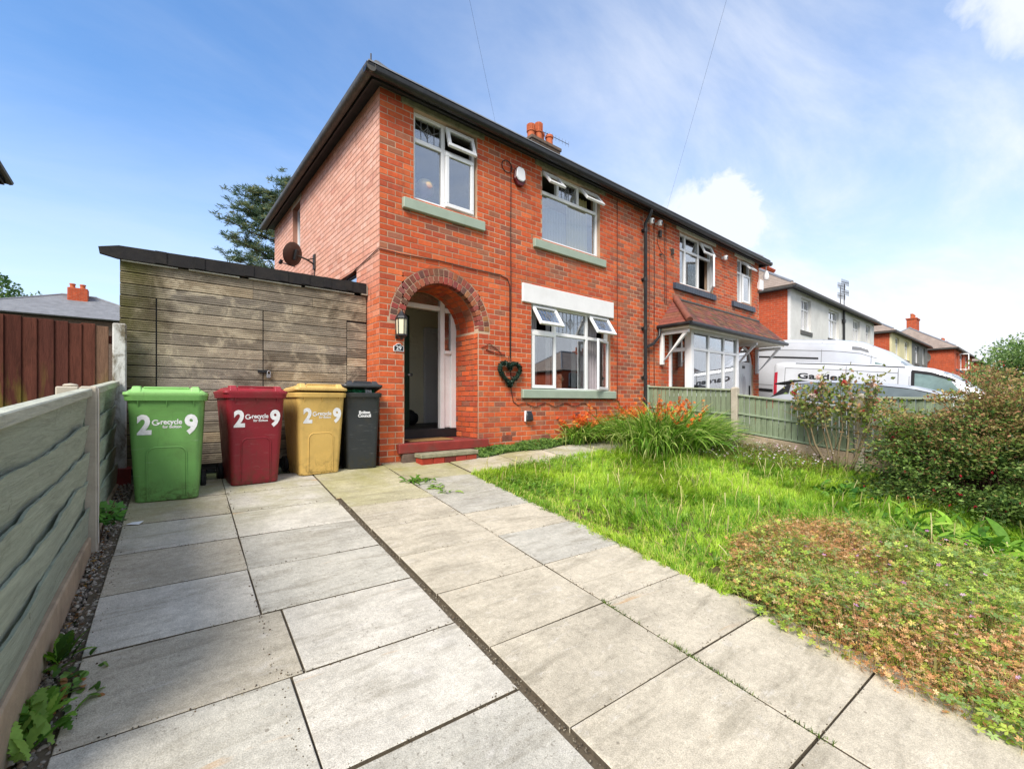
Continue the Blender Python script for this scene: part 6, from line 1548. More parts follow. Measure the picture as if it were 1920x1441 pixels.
# satellite dish on the side wall
t = thing('satellite_dish', 'brown mesh satellite dish seen from behind on the brick side wall', 'dish', (-0.2, 3.1, 3.5))
dc = Vector((-0.36, 3.0, 3.56)); nrm = Vector((-0.50, 0.82, 0.28)).normalized()
q = nrm.to_track_quat('Z', 'Y').to_matrix().to_4x4()
MAT['dish'] = simple('brown_mesh_metal', lin('4A3C36'), 0.55, 0.15, 20, 0.3, 400, metal=0.2)
m = MB(); m.lathe([(0.0, 0.0), (0.08, 0.004), (0.16, 0.02), (0.22, 0.045), (0.262, 0.07), (0.266, 0.068), (0.222, 0.038), (0.16, 0.013), (0.08, -0.004), (0, -0.006)], (0, 0, 0), 'z', 36); m.xform(Matrix.Translation(dc) @ q @ Matrix.Scale(0.82, 4)); m.build('reflector', 'dish', t, smooth=True)
m = MB(); m.box(-0.035, 0.035, -0.10, 0.10, -0.06, -0.008); m.xform(Matrix.Translation(dc) @ q); m.build('back_bracket', 'black_paint', t, bevel=0.008)
lnb = dc + nrm * 0.30 + Vector((-0.05, 0, -0.20))
m = MB(); m.tube([dc + Vector((0, 0, -0.22)), lnb], 0.011, 6); m.build('feed_arm', 'black_paint', t)
m = MB(); m.tube([lnb + Vector((0, 0, -0.03)), lnb + Vector((0, 0, 0.05)) - nrm * 0.05], 0.03, 8); m.build('receiver', 'black_paint', t)
m = MB(); m.tube([dc - nrm * 0.04, Vector((-0.16, 2.96, 3.50)), Vector((-0.03, 3.02, 3.46))], 0.018, 8); m.tube([Vector((-0.16, 2.96, 3.50)), Vector((-0.03, 3.02, 3.56))], 0.012, 6); m.box(-0.03, -0.001, 2.97, 3.07, 3.36, 3.64); m.build('wall_arm', 'rust', t)
m = MB(); m.tube([(-0.012, 3.02, 3.4), (-0.012, 3.03, 2.5)], 0.008, 6); m.build('lead', 'cable', t)

# things in the porch, hall and windows
t = thing('doormat', 'worn coir doormat on the red porch floor', 'mat', (0.95, 0.25, 0.255))
m = MB(); m.box(0.52, 1.28, 0.12, 0.50, 0.2535, 0.27); m.build('mat', 'mat_coir', t, bevel=0.006)
t = thing('bag', 'black bag lying on the dark hall floor inside the doorway', 'bag', (1.3, 1.85, 0.41))
bm = bmesh.new(); bmesh.ops.create_icosphere(bm, subdivisions=3, radius=1)
for v in bm.verts:
    v.co = Vector((1.30 + v.co.x * 0.24, 1.85 + v.co.y * 0.18, 0.405 + max(-0.0, (v.co.z + 1) * 0.14 + 0.03 * math.sin(8 * v.co.x + 3 * v.co.y))))
me = bpy.data.meshes.new('sack'); bm.to_mesh(me); bm.free(); me.materials.append(MAT['chrome_black']); link('sack', me, t)
m = MB(); m.tube([(1.14, 1.8, 0.6), (1.18, 1.8, 0.72), (1.28, 1.8, 0.74), (1.34, 1.8, 0.66)], 0.012, 6); m.build('strap', 'chrome_black', t)
def balloon(label, x, y, z, s, col, col2):
    t = thing('balloon', label, 'balloon', (x, y, z - s))
    mt_ = NT('foil_' + col); xyz = mt_.sep(); c = mt_.mix(mt_.rng(xyz[2], z - s * 0.6, z + s * 0.7), lin(col), lin(col2)); m_ = mt_.done(mt_.bsdf(c, 0.35, 0.2, 0.5))
    m = MB(); m.lathe([(0.01, -1.15), (0.05, -1.0), (0.45, -0.75), (0.85, -0.25), (0.95, 0.2), (0.8, 0.65), (0.4, 0.95), (0, 1.02)], (0, 0, 0), 'z', 24); m.xform(Matrix.Translation((x, y, z)) @ Matrix.Rotation(R(18), 4, 'Y') @ Matrix.Scale(s, 4)); m.build('envelope', m_, t, smooth='all')
    m = MB(); m.tube([(x - 0.05, y, z - s * 1.1), (x - 0.08, y + 0.02, z - s * 2.4)], 0.002, 4); m.build('ribbon', 'net', t)
balloon('pink and gold foil balloon in the upper left window', 0.82, 0.235, 4.10, 0.15, 'A878B8', 'F0DC98')
balloon('small pale balloon at the left edge of the upper left window', 0.60, 0.27, 4.16, 0.09, 'C8A0B8', 'E8D8E0')
t = thing('flower_vase', 'small white flowers in a pot behind the ground floor window', 'vase', (3.72, 0.22, 1.07))
m = MB(); m.lathe([(0.05, 0), (0.065, 0.03), (0.06, 0.10), (0.03, 0.12)], (3.72, 0.22, 1.10), 'z', 16); m.build('pot', 'frost', t, smooth=True)
for k in range(9):
    m = MB(); a = k * 2.4; m.lathe([(0.0, -0.03), (0.03, -0.02), (0.04, 0.01), (0.02, 0.03), (0, 0.035)], (3.72 + 0.07 * math.cos(a) * (k % 3) / 2, 0.22 + 0.05 * math.sin(a), 1.25 + 0.035 * (k % 4)), 'z', 10); m.build('blossom', 'frost', t, smooth=True)

# overhead service wires
def wire(label, pts):
    m = MB(); P_ = []
    for k in range(13):
        q = k / 12; a, b_ = Vector(pts[0]), Vector(pts[1]); p = a.lerp(b_, q); p.z -= 0.10 * 4 * q * (1 - q); P_.append(p)
    m.tube(P_, 0.0013, 5); tag(m.build('overhead_cable', 'cable', fix=False), label, 'cable')
wire('thin overhead wire running up from the gutter of number 29', [(1.862, -0.2, 5.28), (-5.9, -7.3, 8.0)])
wire('thin overhead wire running up from the wall bracket past the downpipe', [(6.83, -0.06, 4.9), (-5.0, -9.9, 6.9)])
# litter
t = thing('litter', 'red and white wrapper on the gravel by the left fence', 'litter', (-2.777, -2.88, -0.33))
m = MB(); m.add([(-2.80, -2.92, -0.305), (-2.755, -2.93, -0.30), (-2.75, -2.86, -0.29), (-2.79, -2.85, -0.315)], [(0, 1, 2, 3)]); m.build('wrapper', 'plain_white', t, fix=False)
m = MB(); m.add([(-2.77, -2.89, -0.295), (-2.752, -2.895, -0.293), (-2.75, -2.865, -0.284), (-2.768, -2.86, -0.292)], [(0, 1, 2, 3)]); MAT['red_print'] = simple('red_print', lin('D8384A'), 0.5, 0.05, 8, 0); m.build('print', 'red_print', t, fix=False)
t = thing('litter', 'scrap of white paper on the slab in front of the green bin', 'litter', (-2.55, -1.2, -0.13))
m = MB(); m.add([(-2.60, -1.20, gzf(-2.6, -1.2) + .012), (-2.52, -1.23, gzf(-2.5, -1.23) + .008), (-2.49, -1.18, gzf(-2.5, -1.18) + .016), (-2.56, -1.155, gzf(-2.5, -1.15) + .009)], [(0, 1, 2, 3)]); m.build('paper', 'plain_white', t, fix=False)
# ================================================================ vehicles on the neighbour's drive
def car_paint(name, col, metal=0.0, rough=0.3):
    t = NT(name); c = t.scale(lin(col), t.rng(t.noise(2, 4), 0.3, 0.7, 0.94, 1.04))
    c = t.mix(t.rng(t.noise(6, 5, 0.7), 0.55, 0.75, 0, 0.10), c, lin('7A7468'))
    return t.done(t.bsdf(c, rough, metal, 0.5, coat=0.5))
MAT['silver'] = car_paint('silver_car_paint', 'B8BCC2', 0.35, 0.36); MAT['van_white'] = car_paint('white_van_paint', 'C9CCD0', 0.0, 0.35); MAT['van_silver'] = car_paint('pale_silver_van_paint', 'C4C8CE', 0.15, 0.35)
MAT['lamp_red'] = simple('red_lamp_lens', lin('B03040'), 0.15, 0.1, 9, 0, coat=1.0); MAT['rim'] = simple('grey_wheel_rim', (0.35, 0.36, 0.37), 0.35, 0.05, 9, 0, metal=0.9)
MAT['seam'] = simple('panel_gap', (0.18, 0.185, 0.19), 0.6, 0.05, 9, 0)
def vehicle(name, label, cat, xn, width, yr, st, paint, wheels, wr_):
    """st rows: s, z_low, z_belt, z_roof, w_low, w_belt, w_roof (half widths). Rear at y = yr, nose towards -y; near side at x = xn"""
    st = np.array(st, float); cx = xn + width / 2
    t = thing(name, label, cat, (cx, yr - st[-1, 0] / 2, gzf(cx, yr - st[-1, 0] / 2)))
    def sect(s):
        zl, zb, zr, wl_, wb, wr2 = [np.interp(s, st[:, 0], st[:, k]) for k in range(1, 7)]
        return np.array([(0, zl), (wl_ * 0.9, zl), (wl_, zl + 0.10), (wb, zl + (zb - zl) * 0.55), (wb * 0.985, zb), (wb * 0.985 + (wr2 - wb * 0.985) * 0.55, zb + (zr - zb) * 0.52), (wr2, zr - (zr - zb) * 0.11 - 0.004), (wr2 * 0.93, zr - (zr - zb) * 0.035), (wr2 * 0.7, zr - 0.006), (0, zr)])
    def S(s, j, side=-1, off=0.0):
        p = sect(s); k = np.arange(len(p)); w = np.interp(j, k, p[:, 0]) + off; z = np.interp(j, k, p[:, 1]) + (off if j > 7.5 else 0)
        y = yr - s; return (cx + side * w, y, z + gzf(cx, y))
    ss = np.unique(np.concatenate([np.linspace(0, st[-1, 0], 46), st[:, 0]])); J = [0, 1, 2, 2.5, 3, 3.5, 4, 4.5, 5, 5.5, 6, 6.5, 7, 7.5, 8, 8.5, 9]
    V, F = [], []; n_ = 2 * len(J) - 2
    for s in ss:
        ring = [S(s, j, -1) for j in J] + [S(s, j, 1) for j in J[-2:0:-1]]
        V += ring
    for i in range(len(ss) - 1):
        for k in range(n_): F.append((i * n_ + k, i * n_ + (k + 1) % n_, (i + 1) * n_ + (k + 1) % n_, (i + 1) * n_ + k))
    F.append(tuple(range(n_))[::-1]); F.append(tuple((len(ss) - 1) * n_ + k for k in range(n_)))
    m = MB(); m.add(V, F); body = m.build('body', paint, t, smooth=True)
    def patch(nm, mat, s0, s1, j0, j1, side=-1, off=0.006, ns=14, nj=6, parent=None, s0t=None, s1t=None):
        V, F = [], []
        for a in range(ns + 1):
            for b_ in range(nj + 1):
                q = b_ / nj; lo = s0 + ((s0t if s0t is not None else s0) - s0) * q; hi = s1 + ((s1t if s1t is not None else s1) - s1) * q
                V.append(S(lo + (hi - lo) * a / ns, j0 + (j1 - j0) * q, side, off))
        for a in range(ns):
            for b_ in range(nj):
                i = a * (nj + 1) + b_; F.append((i, i + 1, i + nj + 2, i + nj + 1))
        mb = MB(); mb.add(V, F); return mb.build(nm, mat, parent or t, smooth='all', fix=False)
    for s in wheels:
        for side in (-1, 1):
            y = yr - s; x = cx + side * (np.interp(s, st[:, 0], st[:, 4]) - 0.09); z = gzf(cx, y) + wr_
            m = MB(); m.lathe([(wr_ * 0.55, -0.09), (wr_ * 0.9, -0.10), (wr_, -0.06), (wr_, 0.06), (wr_ * 0.9, 0.10), (wr_ * 0.55, 0.09)], (x, y, z), 'x', 24); wh = m.build('wheel', 'chrome_black', t, smooth=True)
            m = MB(); m.lathe([(0.02, -0.104), (wr_ * 0.35, -0.10), (wr_ * 0.6, -0.085), (wr_ * 0.6, 0.085), (wr_ * 0.35, 0.10), (0.02, 0.104)], (x, y, z), 'x', 16); m.build('rim', 'rim', wh, smooth=True)
    return t, S, patch
# silver family car
cst = [(0.0, .42, .70, .74, .66, .70, .50), (0.06, .36, .82, .86, .80, .80, .58), (0.14, .30, .94, 1.00, .85, .84, .60), (0.42, .26, .97, 1.28, .87, .86, .60), (0.62, .25, .97, 1.38, .88, .87, .61), (1.2, .25, .95, 1.47, .88, .88, .63),
       (2.0, .25, .93, 1.50, .89, .89, .63), (2.7, .25, .92, 1.47, .89, .89, .63), (3.1, .25, .92, 1.38, .89, .88, .62), (3.5, .25, .92, 1.20, .88, .87, .64), (3.85, .26, .92, 1.00, .87, .86, .70), (4.3, .30, .80, .86, .82, .80, .62), (4.52, .36, .66, .70, .70, .68, .5), (4.6, .42, .58, .60, .55, .55, .4)]
car, S_, patch = vehicle('parked_car', 'silver car parked nearest the green fence beyond the rose bush', 'car', 8.95, 1.78, -1.42, cst, 'silver', (0.85, 3.6), 0.31)
for side in (-1, 1):
    patch('side_window', 'car_glass', 0.72, 1.18, 4.25, 5.85, side, s0t=0.80); patch('side_window', 'car_glass', 1.24, 2.10, 4.2, 5.95, side); patch('side_window', 'car_glass', 2.18, 3.35, 4.2, 5.95, side, s1t=3.05)
    patch('window_trim', 'chrome_black', 0.66, 3.5, 4.05, 4.2, side, 0.008); patch('window_trim', 'chrome_black', 0.70, 3.12, 5.92, 6.08, side, 0.008); patch('door_pillar', 'chrome_black', 2.10, 2.18, 4.2, 5.95, side, 0.007, 2); patch('door_pillar', 'chrome_black', 1.18, 1.24, 4.2, 5.95, side, 0.007, 2)
    patch('tail_lamp', 'lamp_red', 0.06, 0.34, 3.2, 3.95, side, 0.008)
    patch('rear_window', 'chrome_black', 0.16, 0.56, 4.6, 9, side, 0.010); patch('windscreen', 'car_glass', 3.15, 3.80, 6.9, 9, side, 0.010)
m = MB(); y = -1.42 - 0.40
for a, b_ in ((0.30, 1.32), ): m.hexa([(9.30, y + 0.22, gzf(9.8, y) + 1.30), (10.38, y + 0.22, gzf(9.8, y) + 1.30), (10.42, y - 0.20, gzf(9.8, y) + 1.33), (9.26, y - 0.20, gzf(9.8, y) + 1.33), (9.30, y + 0.22, gzf(9.8, y) + 1.335), (10.38, y + 0.22, gzf(9.8, y) + 1.335), (10.42, y - 0.22, gzf(9.8, y) + 1.40), (9.26, y - 0.22, gzf(9.8, y) + 1.40)])
m.build('roof_spoiler', 'chrome_black', car, bevel=0.01)
for side in (-1, 1):
    p = S_(3.25, 4.4, side, 0.0); m = MB(); m.lathe([(0.0, -0.1), (0.06, -0.08), (0.085, 0.0), (0.06, 0.08), (0, 0.1)], (p[0] + side * 0.12, p[1], p[2] + 0.04), 'x', 12); m.build('wing_mirror', 'silver', car, smooth=True)
# white van with lettering
vst = [(0.0, .36, 1.2, 1.84, .90, .96, .82), (0.05, .31, 1.2, 1.90, .95, .99, .86), (0.25, .28, 1.2, 1.945, .97, 1.0, .88), (1.5, .28, 1.2, 1.97, .98, 1.0, .89), (2.9, .28, 1.18, 1.97, .98, 1.0, .89), (3.3, .28, 1.15, 1.93, .98, 1.0, .88), (3.62, .28, 1.12, 1.82, .98, 1.0, .86), (4.0, .28, 1.10, 1.57, .97, .99, .84), (4.3, .28, 1.08, 1.30, .96, .97, .82), (4.55, .30, 1.0, 1.12, .94, .94, .78), (4.85, .34, .84, .92, .86, .86, .62), (4.98, .42, .68, .72, .70, .70, .5)]
van, S_, patch = vehicle('parked_van', 'white panel van with black lettering parked behind the silver car', 'van', 11.25, 2.0, -0.82, vst, 'van_white', (0.95, 3.95), 0.33)
for side in (-1, 1):
    patch('cab_window', 'cab_glass', 3.02, 3.98, 4.1, 5.7, side, s1t=3.62); patch('cab_window', 'cab_glass', 4.03, 4.26, 4.05, 5.0, side, s1t=4.03)
    patch('window_trim', 'chrome_black', 2.96, 3.02, 4.0, 5.85, side, 0.008, 2); patch('window_trim', 'chrome_black', 2.97, 3.70, 5.7, 5.95, side, 0.008); patch('window_trim', 'chrome_black', 3.98, 4.03, 4.05, 5.6, side, 0.008, 2)
    patch('roof_rail', 'chrome_black', 0.55, 2.85, 6.35, 6.7, side, 0.012); patch('tail_lamp', 'lamp_red', 0.03, 0.12, 3.2, 5.2, side, 0.012, 2); patch('windscreen', 'car_glass', 3.5, 4.42, 6.7, 9, side, 0.008)
    for a0, a1, j0, j1 in ((0.30, 0.315, 3.4, 5.6), (1.70, 1.715, 3.0, 6.0), (2.72, 2.735, 3.0, 6.0), (0.30, 2.72, 5.58, 5.63), (0.2, 2.9, 3.3, 3.36), (2.92, 2.93, 3.0, 6.2)): patch('panel_seam', 'seam', a0, a1, j0, j1, side, 0.003, 8, 3)
m = MB()
def vtext(a, b_, d):
    s = 0.62 + a; q = S_(s, 4.75 + b_ / 0.62, -1, 0.012); return q
text_mb(m, 'Garden', 0.36, vtext, 0.008, 0, 'LEFT'); m.build('van_lettering', 'black_paint', van, fix=False)
for side in (-1, 1):
    p = S_(3.95, 4.2, side, 0.0); m = MB(); m.box(p[0] + (0.03 if side > 0 else -0.2), p[0] + (0.2 if side > 0 else -0.03), p[1] - 0.06, p[1] + 0.05, p[2] - 0.05, p[2] + 0.25); m.build('wing_mirror', 'chrome_black', van, bevel=0.03)
# tall white van
bst = [(0.0, .42, 1.4, 2.58, .90, .98, .74), (0.06, .36, 1.4, 2.68, .95, 1.02, .80), (0.4, .34, 1.4, 2.76, .97, 1.03, .83), (2.0, .34, 1.4, 2.80, .98, 1.03, .85), (3.2, .34, 1.4, 2.80, .98, 1.03, .85), (3.8, .34, 1.38, 2.74, .98, 1.03, .83), (4.3, .34, 1.35, 2.52, .98, 1.03, .80), (4.75, .34, 1.30, 2.16, .98, 1.02, .82), (5.1, .34, 1.26, 1.78, .97, 1.0, .84), (5.4, .34, 1.20, 1.38, .96, .98, .84), (5.75, .38, 1.0, 1.10, .90, .90, .70), (5.95, .46, .8, .85, .75, .75, .5)]
bvan, S_, patch = vehicle('parked_van', 'tall high roofed white van parked behind the lettered van', 'van', 13.75, 2.06, 1.55, bst, 'van_silver', (1.1, 4.9), 0.35)
for side in (-1, 1):
    patch('cab_window', 'cab_glass', 4.15, 5.0, 4.1, 5.3, side, s1t=4.75); patch('windscreen', 'car_glass', 4.7, 5.36, 6.8, 9, side, 0.008)
    patch('side_rail', 'chrome_black', 0.3, 2.75, 5.05, 5.15, side, 0.012); patch('side_rail', 'chrome_black', 0.3, 3.9, 3.15, 3.35, side, 0.012)
    for a0, a1, j0, j1 in ((2.82, 2.835, 3.0, 8), (4.05, 4.065, 3.0, 8), (0.2, 4.2, 5.55, 5.59), (0.2, 4.4, 6.1, 6.14), (0.2, 4.0, 3.6, 3.64)): patch('panel_seam', 'seam', a0, a1, j0, j1, side, 0.004, 10, 6)
    patch('roof_trim', 'seam', 3.6, 4.0, 5.75, 5.95, side, 0.006); patch('door_handle', 'chrome_black', 4.15, 4.32, 3.72, 3.82, side, 0.02, 3, 2)
# ================================================================ vegetation
rn = np.random.RandomState(12)
def wob(x, y, f, s): return (np.sin(x * f + s) * np.cos(y * f * 1.13 + s * 1.7) + np.sin((x + y) * f * 0.61 + s * 2.3) + np.cos((x - 0.7 * y) * f * 1.7 + s * 0.3) * 0.6) / 2.6
def cols(hexes): return np.array([lin(h) for h in hexes])
def pick(hexes, n, k=0.2):
    c = cols(hexes)[rn.randint(len(hexes), size=n)]; return c * rn.uniform(1 - k, 1 + k, (n, 1))
def blades(P, az, el, ln, wd, curve, tint, seg=3, tipw=0.0, twist=0.3, mid=None):
    """strap leaves: base P, azimuth, starting elevation, length, width, total bend downwards (radians)"""
    n_ = len(P); az = np.asarray(az); 
    D = np.stack([np.cos(az), np.sin(az), np.zeros(n_)], 1); Sx = np.stack([-np.sin(az), np.cos(az), np.zeros(n_)], 1)
    tw = rn.uniform(-twist, twist, (n_, 1)); Z = np.array([0, 0, 1.0])
    Sx = Sx * np.cos(tw) + Z * np.sin(tw)
    pos = P.copy(); V = []
    for k in range(seg + 1):
        q = k / seg
        w = (np.asarray(wd) * (mid(q) if mid else (1 - (1 - tipw) * q ** 1.5))).reshape(-1, 1) * 0.5
        V.append(pos - Sx * w); V.append(pos + Sx * w)
        e = (np.asarray(el) - np.asarray(curve) * (q ** 1.1)).reshape(-1, 1)
        pos = pos + (D * np.cos(e) + Z * np.sin(e)) * (np.asarray(ln).reshape(-1, 1) / seg)
    V = np.stack(V, 1); m_ = 2 * (seg + 1)
    base = (np.arange(n_) * m_)[:, None]
    F = np.concatenate([base + np.array([[2 * k, 2 * k + 1, 2 * k + 3, 2 * k + 2]]) for k in range(seg)], 1).reshape(-1, 4)
    T = np.repeat(tint, m_, axis=0)
    return V.reshape(-1, 3), F, T
def cat_(parts):
    V, F, T, o = [], [], [], 0
    for v, f, t in parts: V.append(v); F.append(f + o); T.append(t); o += len(v)
    return np.concatenate(V), np.concatenate(F), np.concatenate(T)
def inpoly(x, y, poly):
    r_ = np.zeros(len(x), bool); j = len(poly) - 1
    for i in range(len(poly)):
        xi, yi = poly[i]; xj, yj = poly[j]
        c = ((yi > y) != (yj > y)) & (x < (xj - xi) * (y - yi) / (yj - yi + 1e-12) + xi); r_ ^= c; j = i
    return r_
GER = [(0.42, -5.95), (0.47, -5.6), (0.45, -5.3), (0.52, -5.0), (0.56, -4.7), (0.72, -4.45), (0.9, -4.28), (1.25, -4.2), (1.6, -4.05), (2.05, -4.12), (2.4, -4.3), (2.8, -4.4), (3.0, -4.75), (2.85, -5.1), (2.95, -5.5), (2.8, -5.95)]
LAWN = [(0.80, -4.6), (0.76, -4.0), (0.79, -3.0), (0.82, -2.0), (0.90, -0.97), (2.2, -0.92), (3.6, -0.93), (4.5, -0.9), (6.22, -0.9), (6.22, -5.95), (0.5, -5.95)]
def scatter(poly, n, avoid=None):
    xs = np.array([p[0] for p in poly]); ys = np.array([p[1] for p in poly]); out = np.zeros((0, 2))
    while len(out) < n:
        p = np.stack([rn.uniform(xs.min(), xs.max(), n), rn.uniform(ys.min(), ys.max(), n)], 1); k = inpoly(p[:, 0], p[:, 1], poly)
        if avoid is not None: k &= ~(inpoly(p[:, 0], p[:, 1], avoid) & (rn.rand(n) < 0.80))
        out = np.concatenate([out, p[k]])
    return out[:n]
def palm(P, N, size, tint, k=5):
    n_ = len(P); parts = []
    N = N / np.linalg.norm(N, axis=1, keepdims=True)
    A = np.cross(N, rn.normal(size=(n_, 3))); A /= np.linalg.norm(A, axis=1, keepdims=True); B = np.cross(N, A)
    for i in range(k):
        a = 2 * math.pi * i / (k + 1) - 2.1
        d = A * math.cos(a) + B * math.sin(a) + N * 0.12; s = np.asarray(size).reshape(-1, 1) * (1.0 - 0.12 * abs(i - k // 2))
        q = np.cross(N, d); V = np.stack([P, P + d * s * 0.6 + q * s * 0.24, P + d * s, P + d * s * 0.6 - q * s * 0.24], 1).reshape(-1, 3)
        parts.append((V, np.arange(n_ * 4).reshape(-1, 4), np.repeat(tint, 4, axis=0)))
    return cat_(parts)
# ---- lawn grass: one mass, longer and flopping in drifts
NT_ = 11500; KB = 13; NG = NT_ * KB
p = scatter(LAWN, NT_, GER)
ne = 900; b_ = rn.uniform(-4.4, -1.0, ne); ed = np.array([drv(0.93 + rn.normal(-0.005, 0.035), q) for q in b_]); p[:ne] = ed
x, y = p[:, 0], p[:, 1]
L = 0.085 + 0.05 * wob(x, y, 3.1, 1.0) + 0.04 * wob(x, y, 8.0, 4.0) + rn.uniform(-0.025, 0.05, NT_); L = np.clip(L, 0.04, 0.24)
far = np.clip((x - 4.2) / 1.6, 0, 1); L *= 1 + 0.45 * far
lean = wob(x, y, 1.7, 7.0) * 3.1 + rn.normal(0, 0.8, NT_)
edge = np.clip((1.25 - x) / 0.4, 0, 1); L *= 1 - 0.25 * edge
tone = np.clip(0.45 + 0.55 * wob(x, y, 2.3, 3.0) + 0.35 * wob(x, y, 9.0, 1.0) + rn.normal(0, 0.28, NT_), 0, 1)
c0, c1, c2 = np.array(lin('62921F')), np.array(lin('AFCE3E')), np.array(lin('D0CA74'))
rep = lambda q: np.repeat(q, KB, axis=0)
x, y, L, lean, tone, edge = rep(x), rep(y), rep(L), rep(lean), rep(tone), rep(edge)
x = x + rn.normal(0, 0.014, NG); y = y + rn.normal(0, 0.014, NG); L = L * rn.uniform(0.55, 1.2, NG); lean = lean + rn.normal(0, 0.75, NG)
tone = np.clip(tone + rn.normal(0, 0.10, NG), 0, 1)[:, None]
T = c0 * (1 - tone) + c1 * tone
dry = (rn.rand(NG) < 0.05 + 0.14 * edge)[:, None]; T = np.where(dry, c2, T) * rn.uniform(0.8, 1.2, (NG, 1))
P = np.stack([x, y, gz(x, y) - 0.005], 1)
v, f, t_ = blades(P, lean, rn.uniform(0.55, 1.45, NG), L, rn.uniform(0.0045, 0.0105, NG), rn.uniform(0.3, 1.9, NG), T, seg=2, tipw=0.1)
o = tag(link('lawn_grass', npmesh('lawn_grass', v, f, 'leaf', t_)), 'long bright green uncut grass of the front lawn', 'grass', kind='stuff')
# broad leaved weeds and clover in the sward
n_ = 5200; p = np.concatenate([scatter([(0.9, -1.0), (2.6, -0.95), (2.4, -1.7), (0.95, -2.3)], 2600), scatter(LAWN, 2600, GER)]); x, y = p[:, 0], p[:, 1]
keep = wob(x, y, 4.5, 2.0) > -0.05; x, y = x[keep], y[keep]; n_ = len(x)
P = np.stack([x, y, gz(x, y) + rn.uniform(0.02, 0.11, n_)], 1)
v, f, t_ = palm(P, np.stack([rn.normal(0, .5, n_), rn.normal(-.2, .5, n_), np.ones(n_)], 1), rn.uniform(0.012, 0.030, n_), pick(['5E8A28', '7CA23A', '92B04A', '4C7624'], n_), 3)
tag(link('lawn_weeds', npmesh('lawn_weeds', v, f, 'leaf', t_)), 'clover and broad leaved weeds growing through the lawn', 'weeds', kind='stuff')
# seed heads
n_ = 420; p = scatter(LAWN, n_, GER); P = np.stack([p[:, 0], p[:, 1], gz(p[:, 0], p[:, 1])], 1)
v1 = blades(P, rn.uniform(0, 6.28, n_), rn.uniform(1.1, 1.5, n_), rn.uniform(0.16, 0.30, n_), np.full(n_, 0.004), rn.uniform(0.1, 0.9, n_), pick(['A8A860', 'C8BE8A', 'B8B070'], n_), seg=3, mid=lambda q: 1 if q < 0.6 else 2.4)
o = tag(link('grass_seed_heads', npmesh('grass_seed_heads', v1[0], v1[1], 'leaf', v1[2])), 'pale seed heads standing above the lawn', 'grass', kind='stuff')
# ---- cranesbill edging the drive
def dist_poly(x, y, poly):
    d = np.full(len(x), 9.0)
    for i in range(len(poly)):
        a = np.array(poly[i]); b_ = np.array(poly[(i + 1) % len(poly)]); ab = b_ - a
        t = np.clip(((x - a[0]) * ab[0] + (y - a[1]) * ab[1]) / (ab @ ab), 0, 1); d = np.minimum(d, np.hypot(x - a[0] - ab[0] * t, y - a[1] - ab[1] * t))
    return d
n_ = 21000; p = scatter(GER, n_) + rn.normal(0, 0.05, (n_, 2)) * (rn.rand(n_, 1) < 0.35); x, y = p[:, 0], p[:, 1]
mound = np.clip(dist_poly(x, y, GER) / 0.30, 0, 1) ** 0.6
hh = (0.06 + 0.17 * mound) * (1 + 0.5 * wob(x, y, 6, 2) + 0.3 * wob(x, y, 15, 5))
lev = rn.rand(n_) ** 0.5
P = np.stack([x + rn.normal(0, 0.02, n_), y + rn.normal(0, 0.02, n_), gz(x, y) + hh * lev], 1)
br = np.clip(0.62 + 0.9 * wob(x, y, 3.3, 5.0) + 0.22 * np.clip((y + 5.05) / 0.3, 0, 1) - 0.45 * np.clip((x - 1.9) / 0.8, 0, 1) - 0.35 * np.clip((-5.25 - y) / 0.4, 0, 1) - 0.25 * np.clip((0.75 - x) / 0.2, 0, 1) + rn.normal(0, 0.28, n_), 0, 1)
cb = cols(['CE9A66', 'D8AC76', 'C08A5C', 'CEBA66', 'B47E58', 'DEC090'])[rn.randint(6, size=n_)]; cg = cols(['8CA83E', 'A4BC4C', '7A9854', 'BACA5E', '92AC66'])[rn.randint(5, size=n_)]
T = np.where((br > 0.56)[:, None], cb, cg) * rn.uniform(0.75, 1.25, (n_, 1))
N = np.stack([rn.normal(0, 0.45, n_), rn.normal(0, 0.45, n_), np.ones(n_)], 1)
gapn = wob(x, y, 19, 8) + 0.5 * wob(x, y, 41, 3); kp = gapn > -0.52
isb = br > 0.56; sz = np.where(isb, rn.uniform(0.008, 0.024, n_), rn.uniform(0.014, 0.040, n_)); kp &= ~(~isb & (rn.rand(n_) < 0.08))
v, f, t_ = palm(P[kp], N[kp], sz[kp], T[kp])
ns = 4500; q = rn.randint(n_, size=ns); Ps = P[q].copy(); Ps[:, 2] = gz(Ps[:, 0], Ps[:, 1])
st_ = blades(Ps, rn.uniform(0, 6.28, ns), np.full(ns, 1.3), hh[q] * rn.uniform(0.8, 1.55, ns), np.full(ns, 0.0032), rn.uniform(-0.3, 1.0, ns), pick(['B08A60', 'A8A05A', 'C4A078', '8E9A50', '9AAA5A', 'D0B890'], ns), seg=3)
nk = 22000; q = rn.randint(n_, size=nk); Pk = P[q] + np.stack([rn.normal(0, .03, nk), rn.normal(0, .03, nk), 0.02 + 0.07 * rn.rand(nk)], 1)
fk = leaf_cloud(Pk, rn.normal(size=(nk, 3)) + np.array([0, 0, 0.6]), rn.uniform(0.005, 0.016, nk), np.where((br[q] > 0.35)[:, None], pick(['C89A70', 'B87E58', 'D4B08C', 'A86A4C', 'C4A058'], nk), pick(['94A84A', 'A8B660', 'B8A860'], nk)), 0.45, rn=rn)
v, f, t_ = cat_([(v, f, t_), st_, fk])
tag(link('cranesbill', npmesh('cranesbill', v, f, 'leaf', t_)), 'rust and green cranesbill ground cover spilling over the drive edge', 'ground cover', kind='stuff')
